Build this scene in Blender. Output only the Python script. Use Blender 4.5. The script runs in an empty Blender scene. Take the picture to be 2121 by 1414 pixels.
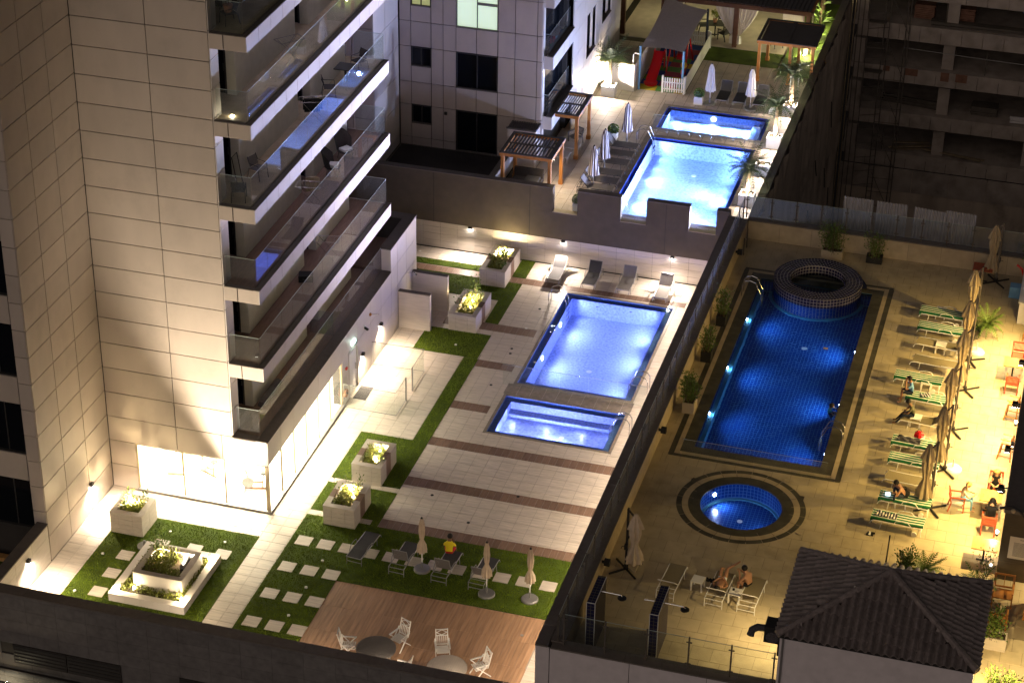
import bpy, bmesh, math, random
from mathutils import Vector, Matrix
S = bpy.context.scene
random.seed(7)
R_ = math.radians
# ------------------------------------------------------------------ camera
FPX, IW, IH, CAMZ = 4410.675, 2121.0, 1414.0, 50.0
_yaw, _pit, _rol = R_(-15.716), R_(29.998), R_(0.912)
_f = Vector((math.sin(_yaw)*math.cos(_pit), math.cos(_yaw)*math.cos(_pit), -math.sin(_pit)))
_r = _f.cross(Vector((0, 0, 1))).normalized(); _u = _r.cross(_f)
_c, _s = math.cos(_rol), math.sin(_rol)
RIGHT, UP, FWD = _c*_r + _s*_u, -_s*_r + _c*_u, _f
cam = bpy.data.cameras.new('camera'); camo = bpy.data.objects.new('camera', cam); S.collection.objects.link(camo)
cam.sensor_width = 36.0; cam.lens = 36.0*FPX/IW; cam.clip_start = 1.0; cam.clip_end = 1500.0
M3 = Matrix((RIGHT, UP, -FWD)).transposed()
camo.matrix_world = Matrix.Translation((0, 0, CAMZ)) @ M3.to_4x4()
S.camera = camo
# ------------------------------------------------------------------ night sky, city glow
w = bpy.data.worlds.new('World'); S.world = w; w.use_nodes = True
nt = w.node_tree; bg = nt.nodes['Background']
sky = nt.nodes.new('ShaderNodeTexSky'); sky.sky_type = 'NISHITA'; sky.sun_disc = False
sky.sun_elevation = R_(16); sky.sun_rotation = R_(180); sky.dust_density = 3.0
hs = nt.nodes.new('ShaderNodeHueSaturation'); hs.inputs['Saturation'].default_value = 0.18
mx = nt.nodes.new('ShaderNodeMixRGB'); mx.blend_type = 'MULTIPLY'; mx.inputs[0].default_value = 1.0
mx.inputs[2].default_value = (1.0, 0.87, 0.82, 1)
nt.links.new(sky.outputs[0], hs.inputs['Color']); nt.links.new(hs.outputs[0], mx.inputs[1])
nt.links.new(mx.outputs[0], bg.inputs[0]); bg.inputs[1].default_value = 0.010
sun = bpy.data.lights.new('city_glow', 'SUN'); sun.energy = 0.155; sun.angle = R_(70); sun.color = (1.0, 0.80, 0.66)
suno = bpy.data.objects.new('city_glow', sun); S.collection.objects.link(suno)
suno.rotation_euler = Vector((0.34, 0.86, -0.38)).to_track_quat('-Z', 'Y').to_euler()
S.view_settings.view_transform = 'Standard'; S.view_settings.look = 'None'
S.view_settings.exposure = 0.65; S.view_settings.gamma = 1.0; S.view_settings.use_curve_mapping = False
cy = S.cycles
cy.use_denoising = True; cy.max_bounces = 8; cy.diffuse_bounces = 3; cy.glossy_bounces = 4; cy.transmission_bounces = 8
cy.transparent_max_bounces = 16; cy.sample_clamp_indirect = 5.0; cy.caustics_reflective = False; cy.caustics_refractive = True

# ------------------------------------------------------------------ placing by the survey of the photograph
def ray(px, py):
    return RIGHT*((px-IW/2)/FPX) + UP*(-(py-IH/2)/FPX) + FWD
def G(px, py, z=0.0):
    """point on the level z seen at photograph pixel (px, py)"""
    d = ray(px, py); t = (z-CAMZ)/d.z
    return Vector((d.x*t, d.y*t, z))
ZM, ZR, ZU = 0.0, 3.1, 2.9      # levels: middle deck, right deck, upper deck

# ------------------------------------------------------------------ materials
MATS = {}
def mat(name, col, rough=0.6, var=0.08, scale=2.0, bump=0.0, metal=0.0, spec=0.3, stretch=(1, 1, 1), rnd=0.0, emit=None, es=0.0, dirt=0.0):
    m = bpy.data.materials.new(name); m.use_nodes = True; n = m.node_tree.nodes; l = m.node_tree.links
    b = n['Principled BSDF']; MATS[name] = m
    b.inputs['Roughness'].default_value = rough; b.inputs['Metallic'].default_value = metal
    b.inputs['Specular IOR Level'].default_value = spec
    geo = n.new('ShaderNodeNewGeometry'); mp = n.new('ShaderNodeMapping'); mp.inputs['Scale'].default_value = stretch
    l.new(geo.outputs['Position'], mp.inputs[0])
    ns = n.new('ShaderNodeTexNoise'); ns.inputs['Scale'].default_value = scale; ns.inputs['Detail'].default_value = 5
    l.new(mp.outputs[0], ns.inputs['Vector'])
    mr = n.new('ShaderNodeMapRange'); mr.inputs[1].default_value = .25; mr.inputs[2].default_value = .75
    mr.inputs[3].default_value = 1-var; mr.inputs[4].default_value = 1+var
    l.new(ns.outputs[0], mr.inputs[0])
    val = mr.outputs[0]
    if rnd:
        oi = n.new('ShaderNodeObjectInfo'); r2 = n.new('ShaderNodeMapRange')
        r2.inputs[3].default_value = 1-rnd; r2.inputs[4].default_value = 1+rnd
        l.new(oi.outputs['Random'], r2.inputs[0])
        mu = n.new('ShaderNodeMath'); mu.operation = 'MULTIPLY'; l.new(val, mu.inputs[0]); l.new(r2.outputs[0], mu.inputs[1]); val = mu.outputs[0]
    if dirt:
        n2 = n.new('ShaderNodeTexNoise'); n2.inputs['Scale'].default_value = .55; n2.inputs['Detail'].default_value = 7; n2.inputs['Roughness'].default_value = .65
        l.new(geo.outputs['Position'], n2.inputs['Vector'])
        r3 = n.new('ShaderNodeMapRange'); r3.inputs[1].default_value = .52; r3.inputs[2].default_value = .72; r3.inputs[3].default_value = 1; r3.inputs[4].default_value = 1-dirt
        l.new(n2.outputs[0], r3.inputs[0])
        mu = n.new('ShaderNodeMath'); mu.operation = 'MULTIPLY'; l.new(val, mu.inputs[0]); l.new(r3.outputs[0], mu.inputs[1]); val = mu.outputs[0]
    vm = n.new('ShaderNodeVectorMath'); vm.operation = 'SCALE'; vm.inputs[0].default_value = col[:3]
    l.new(val, vm.inputs['Scale']); l.new(vm.outputs[0], b.inputs['Base Color'])
    if bump:
        bp = n.new('ShaderNodeBump'); bp.inputs['Strength'].default_value = bump; bp.inputs['Distance'].default_value = .03
        l.new(ns.outputs[0], bp.inputs['Height']); l.new(bp.outputs[0], b.inputs['Normal'])
    if emit:
        b.inputs['Emission Color'].default_value = (*emit, 1); b.inputs['Emission Strength'].default_value = es
    return m
def glass_mat(name, tint, refl=1.0, haze=0.0):
    m = bpy.data.materials.new(name); m.use_nodes = True; n = m.node_tree.nodes; l = m.node_tree.links
    n.remove(n['Principled BSDF']); out = n['Material Output']
    tr = n.new('ShaderNodeBsdfTransparent'); tr.inputs[0].default_value = (*tint, 1)
    gl = n.new('ShaderNodeBsdfGlossy'); gl.inputs['Roughness'].default_value = .015; gl.inputs[0].default_value = (refl, refl, refl, 1)
    fr = n.new('ShaderNodeFresnel'); fr.inputs[0].default_value = 1.62
    ge = n.new('ShaderNodeNewGeometry'); iv = n.new('ShaderNodeMath'); iv.operation = 'SUBTRACT'; iv.inputs[0].default_value = 1.0; l.new(ge.outputs['Backfacing'], iv.inputs[1])
    mu = n.new('ShaderNodeMath'); mu.operation = 'MULTIPLY'; l.new(fr.outputs[0], mu.inputs[0]); l.new(iv.outputs[0], mu.inputs[1])
    # the pane's far face only lets light out again
    mxs = n.new('ShaderNodeMixShader'); l.new(mu.outputs[0], mxs.inputs[0]); l.new(tr.outputs[0], mxs.inputs[1]); l.new(gl.outputs[0], mxs.inputs[2])
    last = mxs
    if haze:
        df = n.new('ShaderNodeBsdfDiffuse'); df.inputs[0].default_value = (.75, .78, .8, 1)
        tl = n.new('ShaderNodeBsdfTranslucent'); tl.inputs[0].default_value = (.75, .78, .8, 1)
        m1 = n.new('ShaderNodeMixShader'); l.new(df.outputs[0], m1.inputs[1]); l.new(tl.outputs[0], m1.inputs[2])
        m2 = n.new('ShaderNodeMixShader'); m2.inputs[0].default_value = haze      # a film of dust on the pane
        l.new(mxs.outputs[0], m2.inputs[1]); l.new(m1.outputs[0], m2.inputs[2]); last = m2
    l.new(last.outputs[0], out.inputs[0]); MATS[name] = m
    return m
def water_mat(name, tint, bump=.05, scale=2.2, thru=.35):
    m = bpy.data.materials.new(name); m.use_nodes = True; n = m.node_tree.nodes; l = m.node_tree.links
    n.remove(n['Principled BSDF']); out = n['Material Output']
    rf = n.new('ShaderNodeBsdfRefraction'); rf.inputs[0].default_value = (*tint, 1); rf.inputs['IOR'].default_value = 1.33; rf.inputs['Roughness'].default_value = 0
    gl = n.new('ShaderNodeBsdfGlossy'); gl.inputs['Roughness'].default_value = .02
    tr = n.new('ShaderNodeBsdfTransparent'); tr.inputs[0].default_value = (*tint, 1)
    geo = n.new('ShaderNodeNewGeometry'); ns = n.new('ShaderNodeTexNoise'); ns.inputs['Scale'].default_value = scale; ns.inputs['Detail'].default_value = 3
    l.new(geo.outputs['Position'], ns.inputs['Vector'])
    bp = n.new('ShaderNodeBump'); bp.inputs['Strength'].default_value = bump; bp.inputs['Distance'].default_value = .2; l.new(ns.outputs[0], bp.inputs['Height'])
    l.new(bp.outputs[0], rf.inputs['Normal']); l.new(bp.outputs[0], gl.inputs['Normal'])
    fr = n.new('ShaderNodeFresnel'); fr.inputs[0].default_value = 1.33
    m1 = n.new('ShaderNodeMixShader'); m1.inputs[0].default_value = thru; l.new(rf.outputs[0], m1.inputs[1]); l.new(tr.outputs[0], m1.inputs[2])
    # rippled water: mostly refracting, a part passing straight so the pool lamps also light the place around
    m2 = n.new('ShaderNodeMixShader'); l.new(fr.outputs[0], m2.inputs[0]); l.new(m1.outputs[0], m2.inputs[1]); l.new(gl.outputs[0], m2.inputs[2])
    l.new(m2.outputs[0], out.inputs[0]); MATS[name] = m
    return m
def stripe_mat(name, c1, c2, step, axis=1, rough=.8, duty=.5):
    m = mat(name, c1, rough); n = m.node_tree.nodes; l = m.node_tree.links; b = n['Principled BSDF']
    tc = n.new('ShaderNodeTexCoord'); sp = n.new('ShaderNodeSeparateXYZ'); l.new(tc.outputs['Object'], sp.inputs[0])
    a = n.new('ShaderNodeMath'); a.operation = 'DIVIDE'; a.inputs[1].default_value = step; l.new(sp.outputs[axis], a.inputs[0])
    f = n.new('ShaderNodeMath'); f.operation = 'FRACT'; l.new(a.outputs[0], f.inputs[0])
    g = n.new('ShaderNodeMath'); g.operation = 'GREATER_THAN'; g.inputs[1].default_value = duty; l.new(f.outputs[0], g.inputs[0])
    mxn = n.new('ShaderNodeMixRGB'); mxn.inputs[1].default_value = (*c1, 1); mxn.inputs[2].default_value = (*c2, 1); l.new(g.outputs[0], mxn.inputs[0])
    l.new(mxn.outputs[0], b.inputs['Base Color'])
    return m
mat('panel', (.50, .43, .375), .55, .06, 1.5, .02, stretch=(1,1,.35), rnd=.06, dirt=.12)
mat('panel_white', (.62, .57, .53), .5, .03, 1.5, rnd=.03)
mat('render_wall', (.64, .61, .50), .8, .06, 3, .05)
mat('joint', (.035, .03, .028), .9)
mat('core', (.05, .045, .04), .9)
mat('dark_stone', (.155, .145, .14), .6, .2, 4, .05, rnd=.06, dirt=.2)
mat('dark_coping', (.14, .12, .105), .7, .12, 5, .05)
mat('brown_wall', (.088, .070, .046), .85, .12, 2.5, .15, dirt=.1)
mat('outer_wall', (.60, .55, .56), .8, .08, 3, .08, dirt=.15)
mat('tile_white', (.58, .51, .435), .45, .2, 2.2, .02, stretch=(.6, 6, 1), rnd=.035, dirt=.05)
mat('tile_wall', (.62, .56, .50), .5, .10, 2.0, .02, stretch=(.6, 1, 6), rnd=.03)
mat('tile_brown', (.20, .125, .088), .5, .22, 2.0, .03, stretch=(8, 1, 1), rnd=.14)
mat('grout', (.33, .29, .245), .9)
mat('wood_floor', (.36, .215, .125), .5, .3, 1.3, .03, stretch=(9, .6, 1), rnd=.12)
mat('tile_sand', (.45, .375, .245), .6, .12, 2.0, .03, rnd=.05, dirt=.32)
mat('tile_upper', (.52, .44, .37), .6, .12, 2.0, .03, rnd=.06, dirt=.2)
mat('grout_dark', (.10, .085, .065), .9)
mat('lawn_soil', (.06, .095, .005), .95, .4, 1.4, .2, dirt=.3)
mat('grass_blade', (.145, .205, .006), .8, .5, 2.2, dirt=.25)
mat('leaf', (.10, .16, .03), .55, .35, 6)
mat('leaf_yellow', (.17, .19, .03), .55, .35, 6)
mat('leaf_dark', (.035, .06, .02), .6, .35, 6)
mat('palm_leaf', (.16, .21, .11), .5, .3, 5)
mat('bark', (.12, .085, .05), .9, .3, 8, .3)
mat('soil', (.06, .042, .028), .95, .4, 12, .4)
mat('planter_stone', (.52, .46, .40), .55, .1, 3, .03, stretch=(1, 1, 5), rnd=.03)
mat('planter_beige', (.42, .35, .25), .6, .06)
mat('white_paint', (.78, .77, .74), .45, .03)
mat('white_plastic', (.80, .77, .70), .4, .03)
mat('grey_metal', (.30, .29, .28), .4, .05, metal=.5)
mat('steel', (.62, .62, .62), .22, .03, metal=1.0)
mat('black_metal', (.02, .02, .02), .5, .05)
mat('charcoal_sling', (.055, .053, .055), .8, .12, 20)
mat('grey_sling', (.17, .155, .145), .8, .1, 20)
mat('taupe_sling', (.23, .19, .11), .8, .1, 20)
mat('dark_wicker', (.045, .04, .038), .8, .3, 30, .3)
mat('canvas', (.55, .45, .33), .85, .1, 5, .1)
mat('canvas_brown', (.33, .26, .16), .85, .14, 5, .1)
mat('canvas_white', (.70, .68, .66), .85, .08, 5, .1)
stripe_mat('canvas_stripe', (.11, .09, .09), (.55, .5, .48), .12, 0)
mat('timber', (.42, .175, .045), .55, .2, 3, .05, stretch=(1, 1, .2))
mat('timber_dark', (.12, .055, .035), .6, .2, 4, .05)
mat('timber_red', (.36, .075, .028), .5, .2, 4, .05)
mat('timber_orange', (.45, .19, .05), .5, .2, 4, .05)
mat('table_top', (.48, .26, .09), .45, .18, 2, stretch=(6, 1, 1))
mat('roof_slat', (.09, .08, .075), .6, .1)
mat('slat_light', (.5, .44, .36), .6, .1)
mat('roof_tile', (.22, .185, .175), .5, .25, 7, .1, rnd=.16, dirt=.3)
mat('concrete', (.34, .285, .245), .9, .25, 1.2, .25, dirt=.45)
mat('concrete_rough', (.48, .39, .31), .95, .35, .8, .4, stretch=(1, 1.0, .12), dirt=.5)
mat('steel_dark', (.10, .085, .07), .6, .2)
mat('ply', (.26, .20, .13), .8, .2, 3)
mat('ply_orange', (.20, .10, .065), .8, .3, 3)
mat('sheet_metal', (.62, .58, .57), .5, .1, 2, metal=.2)
mat('window_dark', (.006, .007, .010), .06, .0, spec=.25)
mat('window_frame', (.04, .038, .036), .5)
mat('curtain_lit', (.7, .78, .66), .8, .06, 3, stretch=(8, 1, .2), emit=(.62, .8, .60), es=.55)
mat('curtain_yellow', (.6, .62, .3), .8, .06, 3, stretch=(8, 1, .2), emit=(.7, .75, .3), es=.22)
mat('interior_white', (.85, .83, .78), .6, .02)
mat('lamp_glow', (1, .9, .7), .5, emit=(1, .86, .62), es=60)
mat('lamp_glow_white', (1, .95, .9), .5, emit=(1, .93, .85), es=45)
mat('pool_lamp_glow', (.8, .85, 1), .5, emit=(.72, .82, 1), es=30)
mat('screen', (.7, .75, 1), .4, emit=(.75, .82, 1), es=1.6)
mat('ceiling_panel', (1, 1, 1), .5, emit=(1, .93, .80), es=16)
mat('exit_glow', (.5, 1, .8), .5, emit=(.75, 1, .9), es=4.0)
mat('mosaic', (.40, .48, .70), .35, .38, 9, .02)
mat('mosaic_rim', (.15, .28, .55), .35, .3, 12)  # blue glow of the pool light on the ledges is put into this colour
mat('mosaic_navy', (.02, .055, .30), .3, .2, 9)
mat('tile_blue', (.005, .055, .27), .25, .25, 1.2)
mat('tile_navy', (.016, .016, .055), .25, .3, 3)
mat('tile_azure', (.10, .36, .50), .3, .1)
mat('grout_blue', (.08, .25, .50), .8)
mat('grout_pale', (.42, .38, .36), .8)
mat('stone_wet', (.25, .21, .17), .35, .25, 5, .05, rnd=.08, dirt=.25)
mat('stone_green', (.075, .068, .045), .4, .3, 3, .1, rnd=.1, dirt=.4)
mat('stone_beige', (.42, .34, .22), .55, .15, 3, .05, rnd=.06)
mat('skin', (.42, .215, .115), .5, .06)
mat('skin_pale', (.55, .34, .22), .5, .06)
mat('skin_dark', (.19, .095, .05), .5, .06)
mat('hair_black', (.012, .010, .009), .5)
mat('hair_blonde', (.42, .28, .10), .5, .3, 12)
mat('cloth_yellow', (.80, .64, .02), .8, .06)
mat('cloth_red', (.45, .02, .015), .8, .1)
mat('cloth_blue', (.16, .34, .55), .8, .08)
mat('cloth_teal', (.05, .28, .33), .8, .08)
mat('cloth_olive', (.09, .085, .045), .85, .1)
mat('cloth_navy', (.022, .028, .045), .85, .1)
mat('cloth_black', (.012, .012, .013), .85, .1)
mat('cloth_grey', (.07, .065, .07), .9, .5, 25, .3)
mat('cloth_white', (.75, .72, .68), .85, .06)
mat('play_red', (.55, .012, .015), .35, .05)
mat('play_yellow', (.62, .40, .02), .4)
mat('mat_blue', (.02, .06, .25), .8); mat('mat_green', (.08, .22, .05), .8); mat('mat_red', (.26, .03, .06), .8); mat('mat_yellow', (.40, .30, .02), .8)
mat('paper', (.62, .58, .50), .6, .04)
mat('ink', (.10, .09, .08), .8)
mat('terracotta', (.36, .17, .10), .8, .1)
mat('sail_cloth', (.60, .53, .50), .85, .1, 9)
mat('curtain_white', (.72, .66, .58), .85, .08, 6, stretch=(6, 1, .3))
mat('ground_dark', (.035, .03, .026), .95, .4, .6, .2)
stripe_mat('stripe_green', (.012, .13, .045), (.72, .72, .62), .165, 0, duty=.60)
stripe_mat('stripe_dark', (.03, .03, .05), (.7, .68, .66), .11, 0)
glass_mat('glass', (.90, .93, .92), 1.0, .03)
mat('glass_edge', (.42, .50, .46), .3, .05)
glass_mat('glass_clear', (.95, .97, .95), 1.0, .015)
glass_mat('glass_hazy', (.84, .88, .92), 1.0, .06)
water_mat('water', (.93, .97, 1.0), .05, 2.5, 1.0)
water_mat('water_deep', (.70, .86, 1.0), .12, 1.7, 0.0)
water_mat('water_still', (.8, .88, .9), .02, 2.0, 1.0)
# ------------------------------------------------------------------ mesh collecting helpers
COL = S.collection
def rotz(v, a):
    c, s = math.cos(a), math.sin(a); return Vector((v[0]*c-v[1]*s, v[0]*s+v[1]*c, v[2]))
class MB:
    def __init__(s): s.v = []; s.f = []; s.smooth = False
    def add(s, vs, fs):
        b = len(s.v); s.v += [tuple(x) for x in vs]; s.f += [tuple(i+b for i in f) for f in fs]; return s
    def box(s, x0, x1, y0, y1, z0, z1):
        return s.add([(x0,y0,z0),(x1,y0,z0),(x1,y1,z0),(x0,y1,z0),(x0,y0,z1),(x1,y0,z1),(x1,y1,z1),(x0,y1,z1)],
                     [(3,2,1,0),(4,5,6,7),(0,1,5,4),(1,2,6,5),(2,3,7,6),(3,0,4,7)])
    def obox(s, c, size, a=0.0, tilt=0.0):
        """box about centre c, tilted about its own x, then turned about z"""
        vs = []
        for sx, sy, sz in ((-1,-1,-1),(1,-1,-1),(1,1,-1),(-1,1,-1),(-1,-1,1),(1,-1,1),(1,1,1),(-1,1,1)):
            x, y, z = sx*size[0]/2, sy*size[1]/2, sz*size[2]/2
            y, z = y*math.cos(tilt)-z*math.sin(tilt), y*math.sin(tilt)+z*math.cos(tilt)
            vs.append(rotz((x, y, z), a)+Vector(c))
        return s.add(vs, [(3,2,1,0),(4,5,6,7),(0,1,5,4),(1,2,6,5),(2,3,7,6),(3,0,4,7)])
    def beam(s, p, q, w, h=None, up=(0,0,1)):
        p, q = Vector(p), Vector(q); h = h or w; d = (q-p).normalized(); u = Vector(up)
        if abs(d.dot(u)) > .98: u = Vector((0, 1, 0))
        x = d.cross(u).normalized()*w/2; y = x.normalized().cross(d)*h/2
        return s.add([p-x-y,p+x-y,p+x+y,p-x+y,q-x-y,q+x-y,q+x+y,q-x+y],[(3,2,1,0),(4,5,6,7),(0,1,5,4),(1,2,6,5),(2,3,7,6),(3,0,4,7)])
    def tube(s, pts, r, n=6, r1=None):
        pts = [Vector(p) for p in pts]; k = len(pts); rings = []
        for i, p in enumerate(pts):
            d = (pts[min(i+1,k-1)]-pts[max(i-1,0)]).normalized(); u = Vector((0,0,1)) if abs(d.z) < .95 else Vector((1,0,0))
            x = d.cross(u).normalized(); y = d.cross(x); rr = r if r1 is None else r+(r1-r)*i/max(1,k-1)
            rings.append([p+x*rr*math.cos(2*math.pi*j/n)+y*rr*math.sin(2*math.pi*j/n) for j in range(n)])
        vs = [v for g in rings for v in g]; fs = []
        for i in range(k-1):
            for j in range(n): fs.append((i*n+j, i*n+(j+1)%n, (i+1)*n+(j+1)%n, (i+1)*n+j))
        fs.append(tuple(range(n))[::-1]); fs.append(tuple(range((k-1)*n, k*n)))
        return s.add(vs, fs)
    def lathe(s, prof, c=(0,0,0), n=24, cap=True, pleat=0.0, npl=8, ph=0.0):
        vs = []; fs = []; k = len(prof)
        for i, (r, z) in enumerate(prof):
            for j in range(n):
                a = 2*math.pi*j/n; rr = r*(1+pleat*math.cos(a*npl+ph+i*.35)); vs.append((c[0]+rr*math.cos(a), c[1]+rr*math.sin(a), c[2]+z))
        for i in range(k-1):
            for j in range(n): fs.append((i*n+j, i*n+(j+1)%n, (i+1)*n+(j+1)%n, (i+1)*n+j))
        if cap: fs.append(tuple(range(n))[::-1]); fs.append(tuple(range((k-1)*n, k*n)))
        return s.add(vs, fs)
    def ring(s, c, r0, r1, z, n=64):
        vs = []; fs = []
        for j in range(n):
            a = 2*math.pi*j/n; vs += [(c[0]+r0*math.cos(a), c[1]+r0*math.sin(a), z), (c[0]+r1*math.cos(a), c[1]+r1*math.sin(a), z)]
        for j in range(n): k = (j+1) % n; fs.append((2*j, 2*j+1, 2*k+1, 2*k))
        return s.add(vs, fs)
    def disc(s, c, r, n=32):
        return s.add([(c[0]+r*math.cos(2*math.pi*j/n), c[1]+r*math.sin(2*math.pi*j/n), c[2]) for j in range(n)], [tuple(range(n))])
    def quad(s, *p): return s.add(p, [tuple(range(len(p)))])
    def flat(s, x0, x1, y0, y1, z): return s.quad((x0,y0,z),(x1,y0,z),(x1,y1,z),(x0,y1,z))
    def ball(s, c, r, n=10, sz=1.0, sx=1.0, sy=1.0):
        vs = []; fs = []; m = max(4, n//2)
        for i in range(m+1):
            t = math.pi*i/m
            for j in range(n):
                a = 2*math.pi*j/n; vs.append((c[0]+sx*r*math.sin(t)*math.cos(a), c[1]+sy*r*math.sin(t)*math.sin(a), c[2]-sz*r*math.cos(t)))
        for i in range(m):
            for j in range(n): fs.append((i*n+j, i*n+(j+1)%n, (i+1)*n+(j+1)%n, (i+1)*n+j))
        return s.add(vs, fs)
    def strip(s, left, right):
        """ribbon between two polylines"""
        k = len(left); b = [tuple(x) for x in left]+[tuple(x) for x in right]
        return s.add(b, [(i, i+1, k+i+1, k+i) for i in range(k-1)])
    def mesh(s, name, off=(0,0,0)):
        me = bpy.data.meshes.new(name); o = Vector(off)
        me.from_pydata([tuple(Vector(v)-o) for v in s.v] if o.length else s.v, [], s.f)
        if s.smooth: me.polygons.foreach_set('use_smooth', [True]*len(me.polygons))
        me.update(); return me
def wloc(o):
    p = Vector((0,0,0))
    while o is not None: p += o.location; o = o.parent
    return p
def link(name, me, m, parent=None, label=None):
    o = bpy.data.objects.new(name, me); COL.objects.link(o)
    if m is not None and me is not None and not me.materials: me.materials.append(MATS[m])
    if parent is not None: o.parent = parent
    if label: o['label'] = label
    return o
def part(name, mb, m, parent, label=None):            # vertices local to the thing
    return link(name, mb.mesh(name), m, parent, label)
def wpart(name, mb, m, parent, label=None):           # vertices given in world coordinates
    return link(name, mb.mesh(name, wloc(parent)), m, parent, label)
def tag(o, label, cat, group=None):
    o['label'] = label; o['category'] = cat
    if group: o['group'] = group
    return o
def thing(name, label, cat, loc=(0,0,0), rz=0.0, group=None):
    o = bpy.data.objects.new(name, None); COL.objects.link(o); o.empty_display_size = .2
    o.location = loc; o.rotation_euler = (0, 0, rz); return tag(o, label, cat, group)
def solo(name, mb, m, label, cat, loc=(0,0,0), rz=0.0, group=None):
    o = link(name, mb.mesh(name), m); o.location = loc; o.rotation_euler = (0,0,rz); return tag(o, label, cat, group)
def struct(name, mb, m, parent=None, kind='structure'):
    o = link(name, mb.mesh(name), m, parent); o['kind'] = kind; return o
def dup(root, loc, rz=None, label=None, group=None):
    r = root.copy(); COL.objects.link(r); r.location = loc
    if rz is not None: r.rotation_euler = (0, 0, rz)
    if label: r['label'] = label
    if group: r['group'] = group
    for ch in list(root.children):
        c = ch.copy(); COL.objects.link(c); c.parent = r
        for g in ch.children:
            d = g.copy(); COL.objects.link(d); d.parent = c
    return r
_boxes = {}
def boxmesh(name, sx, sy, sz, m):
    k = (name, round(sx,3), round(sy,3), round(sz,3), m)
    if k not in _boxes:
        me = MB().box(-sx/2, sx/2, -sy/2, sy/2, -sz/2, sz/2).mesh(name); me.materials.append(MATS[m]); _boxes[k] = me
    return _boxes[k]
def bpart(name, x0, x1, y0, y1, z0, z1, m, parent, label=None):
    """a box part in world coordinates; alike boxes share one mesh"""
    o = link(name, boxmesh(name, x1-x0, y1-y0, z1-z0, m), None, parent, label)
    o.location = Vector(((x0+x1)/2, (y0+y1)/2, (z0+z1)/2)) - wloc(parent); return o
def minus(rects, holes):
    out = list(rects)
    for (a0, a1, b0, b1) in holes:
        nxt = []
        for (x0, x1, y0, y1) in out:
            if x1 <= a0+1e-6 or x0 >= a1-1e-6 or y1 <= b0+1e-6 or y0 >= b1-1e-6: nxt.append((x0,x1,y0,y1)); continue
            if x0 < a0: nxt.append((x0, a0, y0, y1))
            if x1 > a1: nxt.append((a1, x1, y0, y1))
            c0, c1 = max(x0, a0), min(x1, a1)
            if y0 < b0: nxt.append((c0, c1, y0, b0))
            if y1 > b1: nxt.append((c0, c1, b1, y1))
        out = nxt
    return out
def tiles(parent, z, rects, tx, ty, m, name, holes=(), gap=.012, limit=300, th=.012, x_off=0.0, y_off=0.0, circles=(), stag=0.0):
    cells = []
    for (x0, x1, y0, y1) in rects:
        j = math.floor((y0-y_off)/ty)
        while y_off+j*ty < y1-1e-6:
            ya, yb = max(y0, y_off+j*ty), min(y1, y_off+(j+1)*ty); xo = x_off+(stag*tx if j % 2 else 0)
            i = math.floor((x0-xo)/tx)
            while xo+i*tx < x1-1e-6:
                xa, xb = max(x0, xo+i*tx), min(x1, xo+(i+1)*tx)
                if not any(math.hypot((xa+xb)/2-c[0], (ya+yb)/2-c[1]) < c[2] for c in circles):
                    cells += [r for r in minus([(xa, xb, ya, yb)], holes) if r[1]-r[0] > .05 and r[3]-r[2] > .05]
                i += 1
            j += 1
    cells.sort(key=lambda r: r[2]); g = gap/2; rest = MB(); n = 0
    for (xa, xb, ya, yb) in cells:
        if n < limit:
            bpart(name, xa+g, xb-g, ya+g, yb-g, z-th, z, m, parent); n += 1
        else: rest.box(xa+g, xb-g, ya+g, yb-g, z-th, z)
    if rest.v:
        o = wpart(name.replace('tile', 'tile_paving') if 'tile' in name else name+'_paving', rest, m, parent); o['kind'] = 'stuff'
    return len(cells)
def clad(parent, face, plane, us, vs, m, name, gap=.028, th=.03, skip=()):
    """cladding panels between the joint lines us (along the wall) and vs (up); face 'y-','y+','x+' or 'x-' is the way they look"""
    for i in range(len(us)-1):
        for j in range(len(vs)-1):
            u0, u1, v0, v1 = us[i]+gap/2, us[i+1]-gap/2, vs[j]+gap/2, vs[j+1]-gap/2
            cu, cv = (u0+u1)/2, (v0+v1)/2
            if u1-u0 < .03 or v1-v0 < .03 or any(a0 <= cu <= a1 and b0 <= cv <= b1 for (a0,a1,b0,b1) in skip): continue
            if face == 'y-': bpart(name, u0, u1, plane, plane+th, v0, v1, m, parent)
            elif face == 'y+': bpart(name, u0, u1, plane-th, plane, v0, v1, m, parent)
            elif face == 'x+': bpart(name, plane-th, plane, u0, u1, v0, v1, m, parent)
            else: bpart(name, plane, plane+th, u0, u1, v0, v1, m, parent)
def span(a, b, step):
    n = max(1, round((b-a)/step)); return [a+(b-a)*i/n for i in range(n+1)]
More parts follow.
